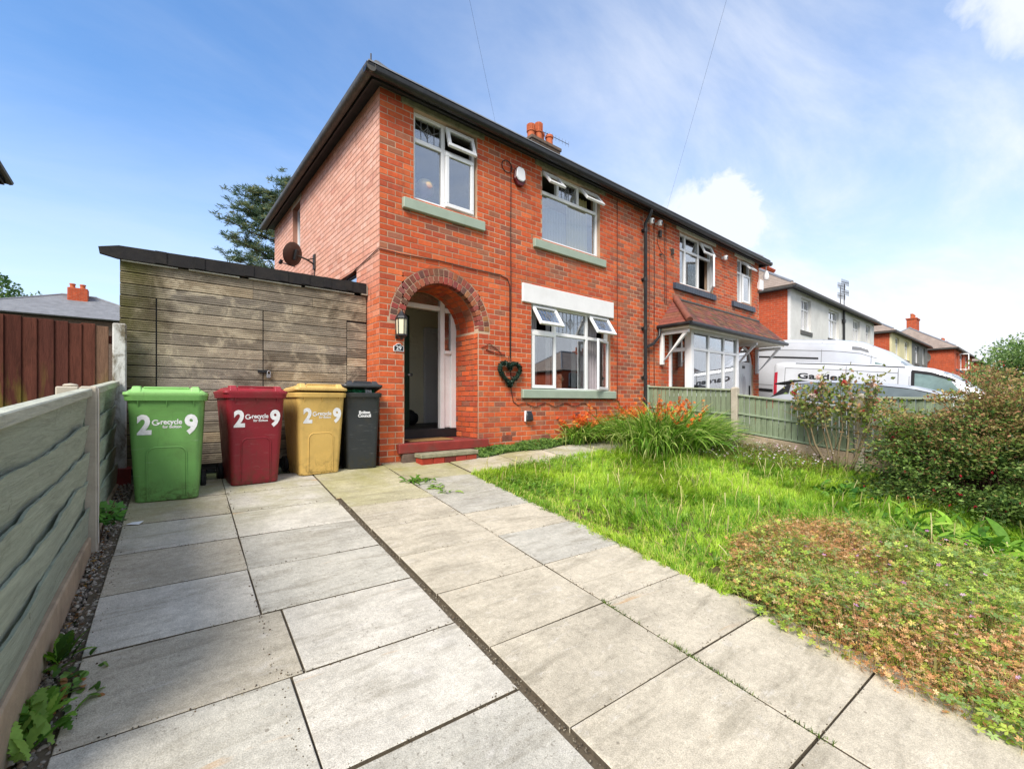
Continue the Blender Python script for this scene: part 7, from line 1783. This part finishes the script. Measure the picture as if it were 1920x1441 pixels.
def flowers(P, size, tint, k=6, up=0.9):
    n_ = len(P); N = np.stack([rn.normal(0, 0.35, n_), rn.normal(0, 0.35, n_), np.full(n_, up)], 1); parts = []
    N /= np.linalg.norm(N, axis=1, keepdims=True); A = np.cross(N, rn.normal(size=(n_, 3))); A /= np.linalg.norm(A, axis=1, keepdims=True); B = np.cross(N, A); s = np.asarray(size).reshape(-1, 1)
    for i in range(k):
        a = 2 * math.pi * i / k; d = A * math.cos(a) + B * math.sin(a) + N * 0.15; w = np.cross(N, d)
        parts.append((np.stack([P, P + d * s * 0.7 + w * s * 0.3, P + d * s, P + d * s * 0.7 - w * s * 0.3], 1).reshape(-1, 3), np.arange(n_ * 4).reshape(-1, 4), np.repeat(tint, 4, axis=0)))
    return cat_(parts)
p = scatter([(0.6, -5.9), (0.7, -5.0), (1.5, -4.6), (2.9, -4.8), (2.9, -5.9)], 70); P = np.stack([p[:, 0], p[:, 1], gz(p[:, 0], p[:, 1]) + 0.21 + rn.rand(70) * 0.06], 1)
v, f, t_ = flowers(P, rn.uniform(0.010, 0.018, 70), pick(['E0A0D8', 'D888CC', 'ECC0E4'], 70), 5)
sts = blades(P - np.array([0, 0, 0.16]), rn.uniform(0, 6.28, 70), np.full(70, 1.5), np.full(70, 0.16), np.full(70, 0.003), np.zeros(70), pick(['6E7A38'], 70), seg=2)
v, f, t_ = cat_([(v, f, t_), sts])
tag(link('cranesbill_flowers', npmesh('cranesbill_flowers', v, f, 'petal', t_)), 'scattered small pink cranesbill flowers', 'flowers', kind='stuff')
# ---- ivy along the wall foot
n_ = 5200; x = rn.uniform(1.50, 4.3, n_); y = -0.02 - rn.rand(n_) ** 0.8 * (0.24 + 0.05 * np.sin(x * 5)); h = (0.10 + 0.05 * wob(x, y, 7, 1)) * (1 - np.clip((-y - 0.12) / 0.2, 0, 0.8))
P = np.stack([x, y, gz(x, y) + 0.012 + h * rn.rand(n_) ** 0.5], 1); N = np.stack([rn.normal(0, 0.5, n_), rn.normal(-0.6, 0.5, n_), np.full(n_, 0.8)], 1)
v, f, t_ = palm(P, N, rn.uniform(0.018, 0.034, n_), pick(['486B26', '5C7E30', '36551E', '6E8E40', '7A9A48'], n_), 4)
tag(link('ivy', npmesh('ivy', v, f, 'leaf', t_)), 'low leafy ivy along the foot of the brick wall', 'ground cover', kind='stuff')
# ---- daisies by the fence
DA = [(4.6, -1.75), (5.4, -1.35), (6.2, -1.6), (6.22, -3.7), (5.4, -3.75), (4.9, -2.8)]
n_ = 12000; p = scatter(DA, n_); x, y = p[:, 0], p[:, 1]; hh = (0.09 + 0.13 * np.clip((x - 5.0) / 0.8, 0, 1)) * (1 + 0.3 * wob(x, y, 5, 2))
P = np.stack([x, y, gz(x, y) + hh * rn.rand(n_) ** 0.6], 1); N = rn.normal(size=(n_, 3)) * 0.7 + np.array([0, 0, 0.8])
v, f, t_ = leaf_cloud(P, N, rn.uniform(0.014, 0.035, n_), pick(['6A6A34', '7A6A3C', '566A2C', '8A6E48', '5A7A30'], n_), 0.42, rn=rn)
tag(link('daisy_foliage', npmesh('daisy_foliage', v, f, 'leaf', t_)), 'low brownish green daisy foliage below the right fence', 'ground cover', kind='stuff')
n_ = 420; p = scatter(DA, n_); x, y = p[:, 0], p[:, 1]; hh = (0.13 + 0.13 * np.clip((x - 5.0) / 0.8, 0, 1))
P = np.stack([x, y, gz(x, y) + hh * rn.uniform(0.8, 1.25, n_)], 1)
v, f, t_ = flowers(P, rn.uniform(0.011, 0.019, n_), pick(['F4EEF4', 'F0D8E8', 'E8B8D4', 'FFFFFF'], n_, 0.08), 6)
sts = blades(P - np.array([0, 0, 0.10]), rn.uniform(0, 6.28, n_), np.full(n_, 1.5), np.full(n_, 0.10), np.full(n_, 0.0025), np.zeros(n_), pick(['6E7A38'], n_), seg=2)
v, f, t_ = cat_([(v, f, t_), sts])
tag(link('daisy_flowers', npmesh('daisy_flowers', v, f, 'petal', t_)), 'many tiny white and pink daisies below the right fence', 'flowers', kind='stuff')
# ---- montbretia clumps
def montbretia(label, cx, cy, n_, spread, ln, nf, bias=(0, 0)):
    t = thing('montbretia', label, 'plant', (cx, cy, gzf(cx, cy)), 0, 'orange montbretia by the front wall')
    P = np.stack([cx + rn.normal(0, spread[0], n_), cy + rn.normal(0, spread[1], n_), np.zeros(n_)], 1); P[:, 1] = np.minimum(P[:, 1], -0.10); P[:, 2] = gz(P[:, 0], P[:, 1])
    az = np.arctan2(P[:, 1] - cy + bias[1] + rn.normal(0, 0.35, n_), P[:, 0] - cx + bias[0] + rn.normal(0, 0.35, n_))
    T = pick(['6E982E', '5E8A28', '8AAE42', 'A4C05A', '547C26', 'B4BE72'], n_, 0.2)
    v, f, t_ = blades(P, az, rn.uniform(1.05, 1.50, n_), rn.uniform(*ln, n_), rn.uniform(0.012, 0.026, n_), rn.uniform(0.9, 2.6, n_), T, seg=7, tipw=0.08, mid=lambda q: (0.55 + 0.9 * q if q < 0.5 else 1.0) * (1 if q < 0.6 else max(0.06, 1 - ((q - 0.6) / 0.4) ** 1.6)), twist=0.7)
    o = link('leaf_blades', npmesh('leaf_blades', v, f, 'leaf', t_), t); o['kind'] = 'stuff'
    parts = []; FP = []
    for k in range(nf):
        x, y = cx + rn.normal(0, spread[0] * 1.1), min(cy + rn.normal(0, spread[1]), -0.08); z = gzf(x, y); a = rn.uniform(0, 6.28); h = ln[1] * rn.uniform(0.66, 0.92)
        pts = [np.array([x, y, z]) + np.array([math.cos(a), math.sin(a), 0]) * 0.22 * q ** 2 + np.array([0, 0, h * (q - 0.12 * q * q)]) for q in np.linspace(0, 1, 6)]
        m = MB(); m.tube(pts, 0.003, 4, cap=False); parts.append((np.array(m.v), np.array(m.f), np.repeat(pick(['6E7A30'], 1), len(m.v), 0)))
        for j in range(11): q = j / 10; FP.append(pts[4] + (pts[5] - pts[4]) * q * 1.4 + rn.normal(0, 0.012, 3))
    if nf:
        v, f, t_ = cat_(parts); o = link('flower_stalk', npmesh('flower_stalk', v, f, 'leaf', t_), t); o['kind'] = 'stuff'
        FP = np.array(FP); v, f, t_ = flowers(FP, rn.uniform(0.020, 0.038, len(FP)), pick(['E0702A', 'E88838', 'D4582A', 'F09C4C', 'C8502C'], len(FP), 0.15), 5, 0.3)
        o = link('flower_spray', npmesh('flower_spray', v, f, 'petal', t_), t); o['kind'] = 'stuff'
montbretia('small clump of orange montbretia against the brick under the window', 3.95, -0.22, 420, (0.20, 0.07), (0.40, 0.66), 30, (0.0, -0.25))
montbretia('middle clump of orange montbretia at the foot of the downpipe', 5.15, -0.45, 620, (0.34, 0.16), (0.50, 0.85), 36, (0.05, -0.2))
montbretia('largest clump of orange montbretia arching over the lawn', 4.95, -1.40, 1900, (0.46, 0.30), (0.70, 1.15), 34, (0.15, -0.25))
# ---- broad dock leaves at the right, weeds in the paving and along the left fence
def rosette(label, name, cx, cy, n_, spread, ln, wd, tints, el=(0.5, 1.3), lift=0.0, cat='weed', wavy=False):
    t = thing(name, label, cat, (cx, cy, gzf(cx, cy)))
    P = np.stack([cx + rn.normal(0, spread[0], n_), cy + rn.normal(0, spread[1], n_), np.zeros(n_)], 1); P[:, 2] = gz(P[:, 0], P[:, 1]) + lift
    v, f, t_ = blades(P, rn.uniform(0, 6.28, n_), rn.uniform(*el, n_), rn.uniform(*ln, n_), rn.uniform(*wd, n_), rn.uniform(0.5, 1.6, n_), pick(tints, n_, 0.22), seg=16 if wavy else 7, twist=0.6,
        mid=lambda q: max(0.05, math.sin(math.pi * min(q * 0.92 + 0.06, 1)) ** 0.8 * (1 + (0.42 * math.cos(q * 47) if wavy else 0))))
    o = link('leaves', npmesh('leaves', v, f, 'leaf', t_, smooth=True), t); o['kind'] = 'stuff'; return t
DK = ['78A632', '8CB63E', '64922E', 'A0C050', '528030']
rosette('broad dock leaves in front of the fuchsia at the right edge', 'dock_plant', 3.45, -5.62, 120, (0.22, 0.16), (0.20, 0.38), (0.05, 0.09), DK)
rosette('mass of dock leaves between lawn and fuchsia', 'dock_plant', 3.55, -5.05, 170, (0.30, 0.22), (0.16, 0.32), (0.035, 0.075), DK)
rosette('dark low leaves under the left side of the fuchsia', 'ground_plant', 4.55, -4.25, 160, (0.26, 0.18), (0.10, 0.20), (0.05, 0.085), ['3E6E22', '54842C', '2E5A1C', '6A963A'])
rosette('dandelion weed growing between the paving slabs before the porch', 'dandelion', 0.05, -1.06, 46, (0.09, 0.05), (0.09, 0.17), (0.018, 0.03), ['4E7A22', '6A9230', '86A848'], (0.15, 0.8), 0.02, wavy=True)
rosette('leafy weed trailing down the paving joint', 'dandelion', 0.12, -1.38, 34, (0.05, 0.11), (0.06, 0.13), (0.014, 0.026), ['5E8A26', '7C9E3A', '94B04C'], (0.1, 0.7), 0.02, wavy=True)
rosette('upright jagged weed against the left gravel board', 'dandelion', -2.79, -2.98, 16, (0.02, 0.04), (0.10, 0.17), (0.025, 0.042), ['4A7018', '5E8A1C', '769E28', '2E5014'], (0.7, 1.4), wavy=True)
rosette('large jagged weeds at the bottom left corner', 'dandelion', -2.80, -3.42, 40, (0.035, 0.09), (0.09, 0.17), (0.022, 0.042), ['5C8A28', '74A238', '4A7424', '86AA4A'], (0.5, 1.3), wavy=True)
rosette('clover like weed spreading onto the near left slab', 'clover', -2.72, -3.22, 60, (0.04, 0.09), (0.025, 0.055), (0.02, 0.036), ['587E34', '6E9244', '48682C', '9A6A3C'], (0.2, 1.2))
# maple seedling
t = thing('tree_seedling', 'small maple seedling growing beside the concrete fence post', 'seedling', (-2.735, -1.42, -0.16))
m = MB(); base = np.array([-2.735, -1.42, gzf(-2.735, -1.42)])
for k in range(7):
    a = k * 2.1; m.tube([base, base + np.array([0.02 * math.cos(a), 0.03 * math.sin(a), 0.12]), base + np.array([0.06 * math.cos(a) + 0.02, 0.07 * math.sin(a), 0.20 + 0.012 * k])], 0.004, 5)
m.build('stem', 'bark', t, smooth='all', fix=False)
P = np.array([base + np.array([0.065 * math.cos(k * 2.1) + 0.02 + rn.normal(0, .012), 0.075 * math.sin(k * 2.1) + rn.normal(0, .012), 0.12 + 0.016 * (k % 9)]) for k in range(22)])
v, f, t_ = palm(P, np.stack([rn.normal(0.3, .4, 22), rn.normal(-0.4, .3, 22), np.ones(22)], 1), rn.uniform(0.055, 0.095, 22), pick(['4E8434', '64983E', '3E6E2C'], 22), 5)
o = link('leaves', npmesh('leaves', v, f, 'leaf', t_), t)
# tufts in the joints
pts = []
for k in range(900):
    b_ = -rn.uniform(4.0, 5.3); a = 0.012 + rn.normal(0, 0.006)
    if math.sin(b_ * 9) + rn.rand() * 1.6 < 0.5: continue
    pts.append(drv(a, b_))
for k in range(260): b_ = -rn.uniform(1.0, 4.2); pts.append(drv(0.935 + rn.normal(0, 0.02), b_))
P = np.array([(x, y, gzf(x, y) + 0.004) for x, y in pts]); n_ = len(P)
v, f, t_ = blades(P, rn.uniform(0, 6.28, n_), rn.uniform(0.4, 1.4, n_), rn.uniform(0.015, 0.04, n_), np.full(n_, 0.005), rn.uniform(0, 1.2, n_), pick(['566E26', '748A38', '46582A'], n_), seg=2)
tag(link('joint_weeds', npmesh('joint_weeds', v, f, 'leaf', t_)), 'moss and tiny weeds in the paving joints', 'weeds', kind='stuff')
# ---- gravel along the left fence
gm = MB(); tm = bmesh.new(); bmesh.ops.create_icosphere(tm, subdivisions=1, radius=1); IV = np.array([v.co for v in tm.verts]); IF = np.array([[v.index for v in f.verts] for f in tm.faces]); tm.free()
n_ = 2600; y = rn.uniform(-4.1, 0.15, n_); x0 = -2.72 + 0.0407 * y + 0.018; x1 = -2.575 + KD * y; x = x0 + (x1 - x0) * rn.rand(n_)
s = rn.uniform(0.005, 0.015, (n_, 1, 1)) * rn.uniform(0.6, 1.3, (n_, 1, 3))
V = IV[None] * s * (1 + 0.25 * rn.normal(size=(n_, len(IV), 1))) + np.stack([x, y, gz(x, y) - 0.032 + rn.rand(n_) * 0.015], 1)[:, None]
F = (IF[None] + (np.arange(n_) * len(IV))[:, None, None]).reshape(-1, 3)
MAT['stone'] = simple('gravel_stone', 'ffffff', 0.85, 0.2, 60, 0.2, 200, src='attr')
T = np.repeat(pick(['8A8478', '6A645A', 'A8A294', '565048', '7A6A58', '9A9084'], n_, 0.25), len(IV), 0)
tag(link('gravel', npmesh('gravel', V.reshape(-1, 3), F, 'stone', T)), 'grey gravel between the left fence and the slabs', 'gravel', kind='stuff')
n_ = 160; y = rn.uniform(-3.9, 0.1, n_); x = -2.66 + 0.043 * y + rn.normal(0, 0.025, n_)
P = np.stack([x, y, gz(x, y) - 0.008], 1); v, f, t_ = leaf_cloud(P, np.stack([rn.normal(size=n_), rn.normal(size=n_), rn.normal(0, .15, n_)], 1), rn.uniform(0.012, 0.035, n_), pick(['7A5430', '8E6A3E', '5E3E26', 'A88A58'], n_), 0.5, rn=rn)
tag(link('fallen_leaves', npmesh('fallen_leaves', v, f, 'leaf', t_)), 'dry brown leaf litter on the gravel', 'leaves', kind='stuff')

# grit swept into the slab joints
n_ = 2600; pts = []
for k in range(n_):
    if k % 3 == 0: pts.append(drv(-0.905 + rn.normal(0, 0.015), -rn.uniform(0.8, 5.2)))
    elif k % 3 == 1: pts.append((drv(rn.uniform(-2.5, -0.93), -0.71 - 0.603 * rn.randint(0, 7) + rn.normal(0, 0.012)) if rn.rand() < 0.5 else drv(rn.uniform(-0.87, 0.9), -1.612 - 0.604 * rn.randint(0, 7) + rn.normal(0, 0.012))))
    else: pts.append(drv(rn.choice([-1.825, 0.012, 0.93, -2.55]) + rn.normal(0, 0.02), -rn.uniform(0.6, 5.2)))
pts = np.array(pts); x, y = pts[:, 0], pts[:, 1]
s = rn.uniform(0.0015, 0.0045, (n_, 1, 1)) * rn.uniform(0.6, 1.3, (n_, 1, 3))
V = IV[None] * s + np.stack([x, y, gz(x, y) + np.where(x > -0.9, 0.014, 0.002)], 1)[:, None]
F = (IF[None] + (np.arange(n_) * len(IV))[:, None, None]).reshape(-1, 3)
tag(link('joint_grit', npmesh('joint_grit', V.reshape(-1, 3), F, 'stone', np.repeat(pick(['6A6254', '4A4236', '8A8270', '5A4A38'], n_, 0.25), len(IV), 0))), 'fine grit along the paving joints', 'grit', kind='stuff')
# ---- fuchsia
t = thing('fuchsia_bush', 'large olive and reddish fuchsia bush at the right edge', 'bush', (5.35, -5.4, gzf(5.35, -5.4)))
bc = np.array([5.34, -5.40, -0.40])
P, N, LV = [], [], []
m = MB()
for k in range(210):
    a = rn.uniform(0, 6.28); e = rn.uniform(0.05, 1.35)
    L_ = (0.98 + 0.22 * math.sin(3 * a + 1) * 0.4 + rn.uniform(-0.22, 0.12))
    d = np.array([math.cos(a) * math.cos(e) * 1.08, math.sin(a) * math.cos(e) * 1.28, math.sin(e) * 1.70]) * L_
    if d[1] > 0: d[2] *= 1 - 0.16 * d[1]
    b0 = bc + np.array([rn.normal(0, 0.12), rn.normal(0, 0.12), 0])
    drp = rn.uniform(0.08, 0.25)
    pts = [b0 + d * q + np.array([0, 0, -drp * q ** 3 + 0.25 * q * (1 - q)]) for q in np.linspace(0, 1, 7)]
    for q in pts: q[2] = max(q[2], gzf(q[0], q[1]) + 0.03)
    m.tube(pts, [0.010, 0.009, 0.007, 0.005, 0.0035, 0.0025, 0.0015], 4, cap=False)
    for j in range(280):
        if j % 14 == 0:
            q = min(0.42 + 0.62 * rn.rand() ** 0.7, 1.0); i = min(int(q * 6), 5); cpt = pts[i] + (pts[i + 1] - pts[i]) * (q * 6 - i) + rn.normal(0, 0.075, 3) * np.array([1, 1, 0.4]); csp = rn.uniform(0.022, 0.05)
        side = rn.normal(0, csp, 3) * np.array([1.5, 1.5, 0.45]); pt = cpt
        P.append(pt + side); N.append(side * 6 + np.array([rn.normal(0, .4), rn.normal(0, .4), rn.normal(0.05, 0.25)]) + d * 0.3); LV.append(q * 0.6 + 0.5 * e / 1.35)
m.build('stem', 'bark', t, smooth='all', fix=False)
P = np.array(P); N = np.array(N); LV = np.array(LV); n_ = len(P)
ok = P[:, 2] > gz(P[:, 0], P[:, 1]) + 0.02; P, N, LV = P[ok], N[ok], LV[ok]; n_ = len(P)
cg = cols(['5E7A38', '728C42', '4C6632', '86A052', '42602E'])[rn.randint(5, size=n_)]; cr = cols(['9A8A58', 'A4825A', '8C7A50', 'AEA068', 'A87A5C', '9E9E58'])[rn.randint(6, size=n_)]
mixp = np.clip((P[:, 2] - 0.05) / 0.75 + 0.55 * wob(P[:, 0] * 1.0, P[:, 1] + P[:, 2], 4.0, 2.0) + rn.normal(0, 0.28, n_), 0, 1)
T = np.where((rn.rand(n_) < mixp * 0.85)[:, None], cr, cg) * rn.uniform(0.75, 1.3, (n_, 1))
v, f, t_ = leaf_cloud(P, N, rn.uniform(0.024, 0.056, n_), T, 0.52, 0.10, rn, 0.2)
o = link('foliage', npmesh('foliage', v, f, 'leaf', t_), t); o['kind'] = 'stuff'
q = rn.choice(n_, 230, replace=False); FP = P[q] + np.array([0, 0, -0.02]); FP = FP + (FP - bc) * 0.02
v, f, t_ = leaf_cloud(np.repeat(FP, 5, 0), np.array([[rn.normal(0, .35), rn.normal(0, .35), -1] for _ in range(len(FP) * 5)]), rn.uniform(0.025, 0.042, len(FP) * 5), pick(['A01830', '8A1440', 'B82838', 'C02C40'], len(FP) * 5), 0.34, rn=rn)
o = link('flower', npmesh('flower', v, f, 'petal', t_), t); o['kind'] = 'stuff'
# bright leaved shrub behind it at the fence
t = thing('green_shrub', 'bright yellow green leafy shrub at the fence behind the fuchsia', 'bush', (6.05, -4.55, gzf(6.0, -4.5)))
P, N = [], []; m = MB()
for k in range(34):
    d = np.array([rn.normal(0, 0.18), rn.normal(0, 0.26), rn.uniform(0.75, 1.28)]); b0 = np.array([6.02, -4.55, gzf(6, -4.5)])
    m.tube([b0, b0 + d * 0.5 + rn.normal(0, .03, 3), b0 + d], [0.008, 0.006, 0.003], 4, cap=False)
    for j in range(26): q = rn.uniform(0.35, 1.02); P.append(b0 + d * q + rn.normal(0, 0.04, 3)); N.append(np.array([rn.normal(-0.4, .6), rn.normal(-0.2, .6), rn.normal(0.3, .3)]))
m.build('stem', 'bark', t, smooth='all', fix=False)
P, N = np.array(P), np.array(N); P[:, 0] = np.minimum(P[:, 0], 6.24)
v, f, t_ = leaf_cloud(P, N, rn.uniform(0.045, 0.085, len(P)), pick(['7E9E30', '98B644', '6A8A2C', 'AEC25A'], len(P)), 0.6, rn=rn); o = link('foliage', npmesh('foliage', v, f, 'leaf', t_), t); o['kind'] = 'stuff'
# ---- rose
MAT['rose_wood'] = simple('grey_green_rose_stem', lin('7A6E54'), 0.9, 0.3, 22, 0.6, 60)
t = thing('rose_bush', 'leggy rose bush with pink and white blooms in front of the green fence', 'rose', (5.98, -3.72, gzf(5.98, -3.72)))
b0 = np.array([5.98, -3.74, gzf(5.98, -3.72)]); P, N, FP = [], [], []; 
for k in range(12):
    m = MB(); fan = (k - 5.5) / 5.5
    top_h = rn.uniform(0.55, 1.0) if k % 3 == 0 else rn.uniform(1.15, 1.62)
    d = np.array([rn.normal(-0.10, 0.10), 0.42 * fan + rn.normal(0, 0.06), top_h])
    bb = b0 + np.array([rn.normal(0, .04), 0.16 * fan + rn.normal(0, 0.03), 0])
    pts = [bb + d * q + np.array([rn.normal(0, 0.012), rn.normal(0, 0.014), 0]) + np.array([0, 0.10 * fan * math.sin(q * 3), 0]) for q in np.linspace(0, 1, 7)]
    m.tube(pts, [0.024 if k % 3 == 1 else 0.013, 0.020 if k % 3 == 1 else 0.012, 0.014, 0.010, 0.007, 0.005, 0.003], 6, cap=True); m.build('stem', 'rose_wood', t, smooth='all', fix=False)
    for s in range(2):
        m = MB(); i = 3 + s; e = pts[i] + np.array([rn.normal(0, .1), rn.normal(0, .14), rn.uniform(0.1, 0.24)]); m.tube([pts[i], e], [0.006, 0.002], 5); m.build('twig', 'rose_wood', t, fix=False)
    if top_h > 1.1:
        for j in range(150): q = rn.uniform(0.60, 1.06); P.append(bb + d * q + rn.normal(0, 0.075, 3)); N.append(rn.normal(size=3) + np.array([-0.3, -0.2, 0.3]))
        if rn.rand() < 0.85: FP.append(bb + d * rn.uniform(0.9, 1.04) + rn.normal(0, 0.06, 3))
P, N = np.array(P), np.array(N)
v, f, t_ = leaf_cloud(P, N, rn.uniform(0.05, 0.088, len(P)), pick(['7C9048', '949E58', '66783C', 'A8A46A', 'AC8460'], len(P)), 0.62, rn=rn); o = link('foliage', npmesh('foliage', v, f, 'leaf', t_), t); o['kind'] = 'stuff'
for k, fp in enumerate(FP[:12]):
    Pq = fp + rn.normal(0, 0.008, (34, 3)); Nq = rn.normal(size=(34, 3)) + np.array([-0.4, -0.3, 0.2])
    v, f, t_ = leaf_cloud(Pq, Nq, rn.uniform(0.036, 0.060, 34), pick([['F0E4DC', 'F4D8D0'], ['E88A90', 'F0A8A8'], ['F0E8E4', 'E8D0C8'], ['D8645C', 'E07A70']][k % 4], 34, 0.1), 0.9, 0.25, rn)
    link('bloom', npmesh('bloom', v, f, 'petal', t_), t)
# ---- trees
def crown_tree(label, name, base, h, trunk_r, clumps, nl, size, tints, limbs=7, cat='tree', aspect=0.55):
    t = thing(name, label, cat, base); m = MB(); b0 = np.array(base, float)
    m.tube([b0, b0 + np.array([0.1, 0.05, h * 0.4]), b0 + np.array([0, 0, h * 0.75])], [trunk_r, trunk_r * 0.7, trunk_r * 0.3], 8); 
    for (c, r_) in clumps[:limbs]: m.tube([b0 + np.array([0, 0, h * 0.3]), (b0 + np.array([0, 0, h * 0.45]) + np.array(c)) / 2, np.array(c)], [trunk_r * 0.4, trunk_r * 0.25, 0.02], 6)
    m.build('trunk', 'bark', t, smooth='all', fix=False)
    parts = []
    for (c, r_) in clumps:
        n_ = int(nl * (r_ ** 2)); d = rn.normal(size=(n_, 3)); d /= np.linalg.norm(d, axis=1, keepdims=True); rad = rn.rand(n_, 1) ** 0.4
        P = np.array(c) + d * rad * r_ * np.array([1, 1, 0.75]) * (1 + 0.3 * np.sin(d[:, :1] * 7 + d[:, 2:] * 5)); N = d + rn.normal(size=(n_, 3)) * 0.7
        parts.append(leaf_cloud(P, N, rn.uniform(size * 0.6, size * 1.3, n_), pick(tints, n_, 0.25), aspect, rn=rn))
    v, f, t_ = cat_(parts); o = link('crown', npmesh('crown', v, f, 'leaf', t_), t); o['kind'] = 'stuff'; return t
# pine behind the house
base = np.array([3.2, 19.5, 0.0]); t = thing('pine_tree', 'tall dark pine with layered branches behind the house', 'tree', tuple(base))
m = MB(); m.tube([base, base + np.array([0.1, 0, 6]), base + np.array([0.0, 0.1, 12.6])], [0.3, 0.22, 0.05], 8)
P, N, G_ = [], [], []
for k in range(46):
    z = 4.2 + 7.6 * k / 46 + rn.normal(0, 0.12); a = rn.uniform(2.0, 5.2) if k % 4 else rn.uniform(0, 6.28); L_ = (3.15 - 0.18 * abs(z - 7.6) ** 1.15) * rn.uniform(0.62, 1.12)
    if z > 10.2: L_ *= 1.0 - (z - 10.2) * 0.20
    d = np.array([math.cos(a), math.sin(a), 0.0]); pts = [base + np.array([0, 0, z]) + d * L_ * q + np.array([0, 0, 0.22 * L_ * q ** 2 - 0.08 * L_ * q]) for q in np.linspace(0, 1, 6)]
    m.tube(pts, [0.06, 0.05, 0.04, 0.03, 0.02, 0.012], 5, cap=False)
    for j in range(26):
        q = rn.uniform(0.25, 1.0); i = min(int(q * 5), 4); c = pts[i] + (pts[i + 1] - pts[i]) * (q * 5 - i) + np.array([rn.normal(0, 0.24 + 0.12 * L_ * q * 0.4), rn.normal(0, 0.30), rn.normal(0.06, 0.08)])
        tn = rn.rand()
        for l in range(34): dd = rn.normal(size=3) * np.array([1, 1, 0.45]) + d * 0.5 + np.array([0, 0, 0.35]); P.append(c + rn.normal(0, 0.05, 3) * np.array([1.6, 1.6, 0.7])); N.append(dd); G_.append(tn)
m.build('trunk', 'bark', t, smooth='all', fix=False)
P, N, G_ = np.array(P), np.array(N), np.array(G_); n_ = len(P)
T = np.where((G_ < 0.45)[:, None], cols(['4A6048', '587054'])[rn.randint(2, size=n_)], cols(['6E7848', '7E7C4C', '62785A', '728878'])[rn.randint(4, size=n_)]) * rn.uniform(0.65, 1.25, (n_, 1))
v, f, t_ = leaf_cloud(P, N, rn.uniform(0.16, 0.30, n_), T, 0.16, 0.03, rn); o = link('crown', npmesh('crown', v, f, 'leaf', t_), t); o['kind'] = 'stuff'
crown_tree('leafy pale green tree at the right edge beyond the parked vans', 'garden_tree', (27.6, -5.0, -0.6), 4.2, 0.14, [((27.6, -4.6, 2.3), 1.15), ((27.2, -5.4, 2.9), 1.1), ((28.3, -5.6, 2.2), 1.2), ((27.0, -4.0, 1.5), 0.95), ((28.2, -4.6, 3.1), 0.8), ((27.6, -6.4, 2.8), 1.2), ((27.4, -5.6, 1.4), 1.2)], 1500, 0.13, ['6E8C4A', '86A25C', '587840', '9CB474', '7A9450'])
crown_tree('yellow green bush below the leafy tree at the right', 'garden_bush', (24.0, -4.6, -0.6), 1.6, 0.05, [((24.0, -4.5, 0.7), 0.8), ((24.6, -4.1, 0.9), 0.7), ((23.4, -4.9, 0.6), 0.8), ((24.2, -5.4, 1.0), 0.8)], 1400, 0.10, ['A89A30', 'C09A38', '94A040', '86983C', 'B8A848'], cat='bush')
crown_tree('round dark green tree at the far left behind the slate roof', 'garden_tree', (-10.6, 41.0, 0.0), 9, 0.3, [((-11.6, 41, 8.2), 1.9), ((-12.8, 41, 7.0), 2.2), ((-10.9, 40.6, 7.0), 1.6), ((-12.0, 41.5, 9.2), 1.4)], 700, 0.26, ['4A6A34', '5E7E40', '3A5A2C', '6E8A4A'])
crown_tree('small pale tree right of the dark tree at the far left', 'garden_tree', (-9.2, 42.0, 0.0), 7, 0.16, [((-9.3, 42, 7.9), 1.1), ((-8.5, 42, 7.2), 1.0), ((-9.9, 42, 7.0), 1.2)], 520, 0.24, ['7A9270', '8CA27E', '6A8460'])
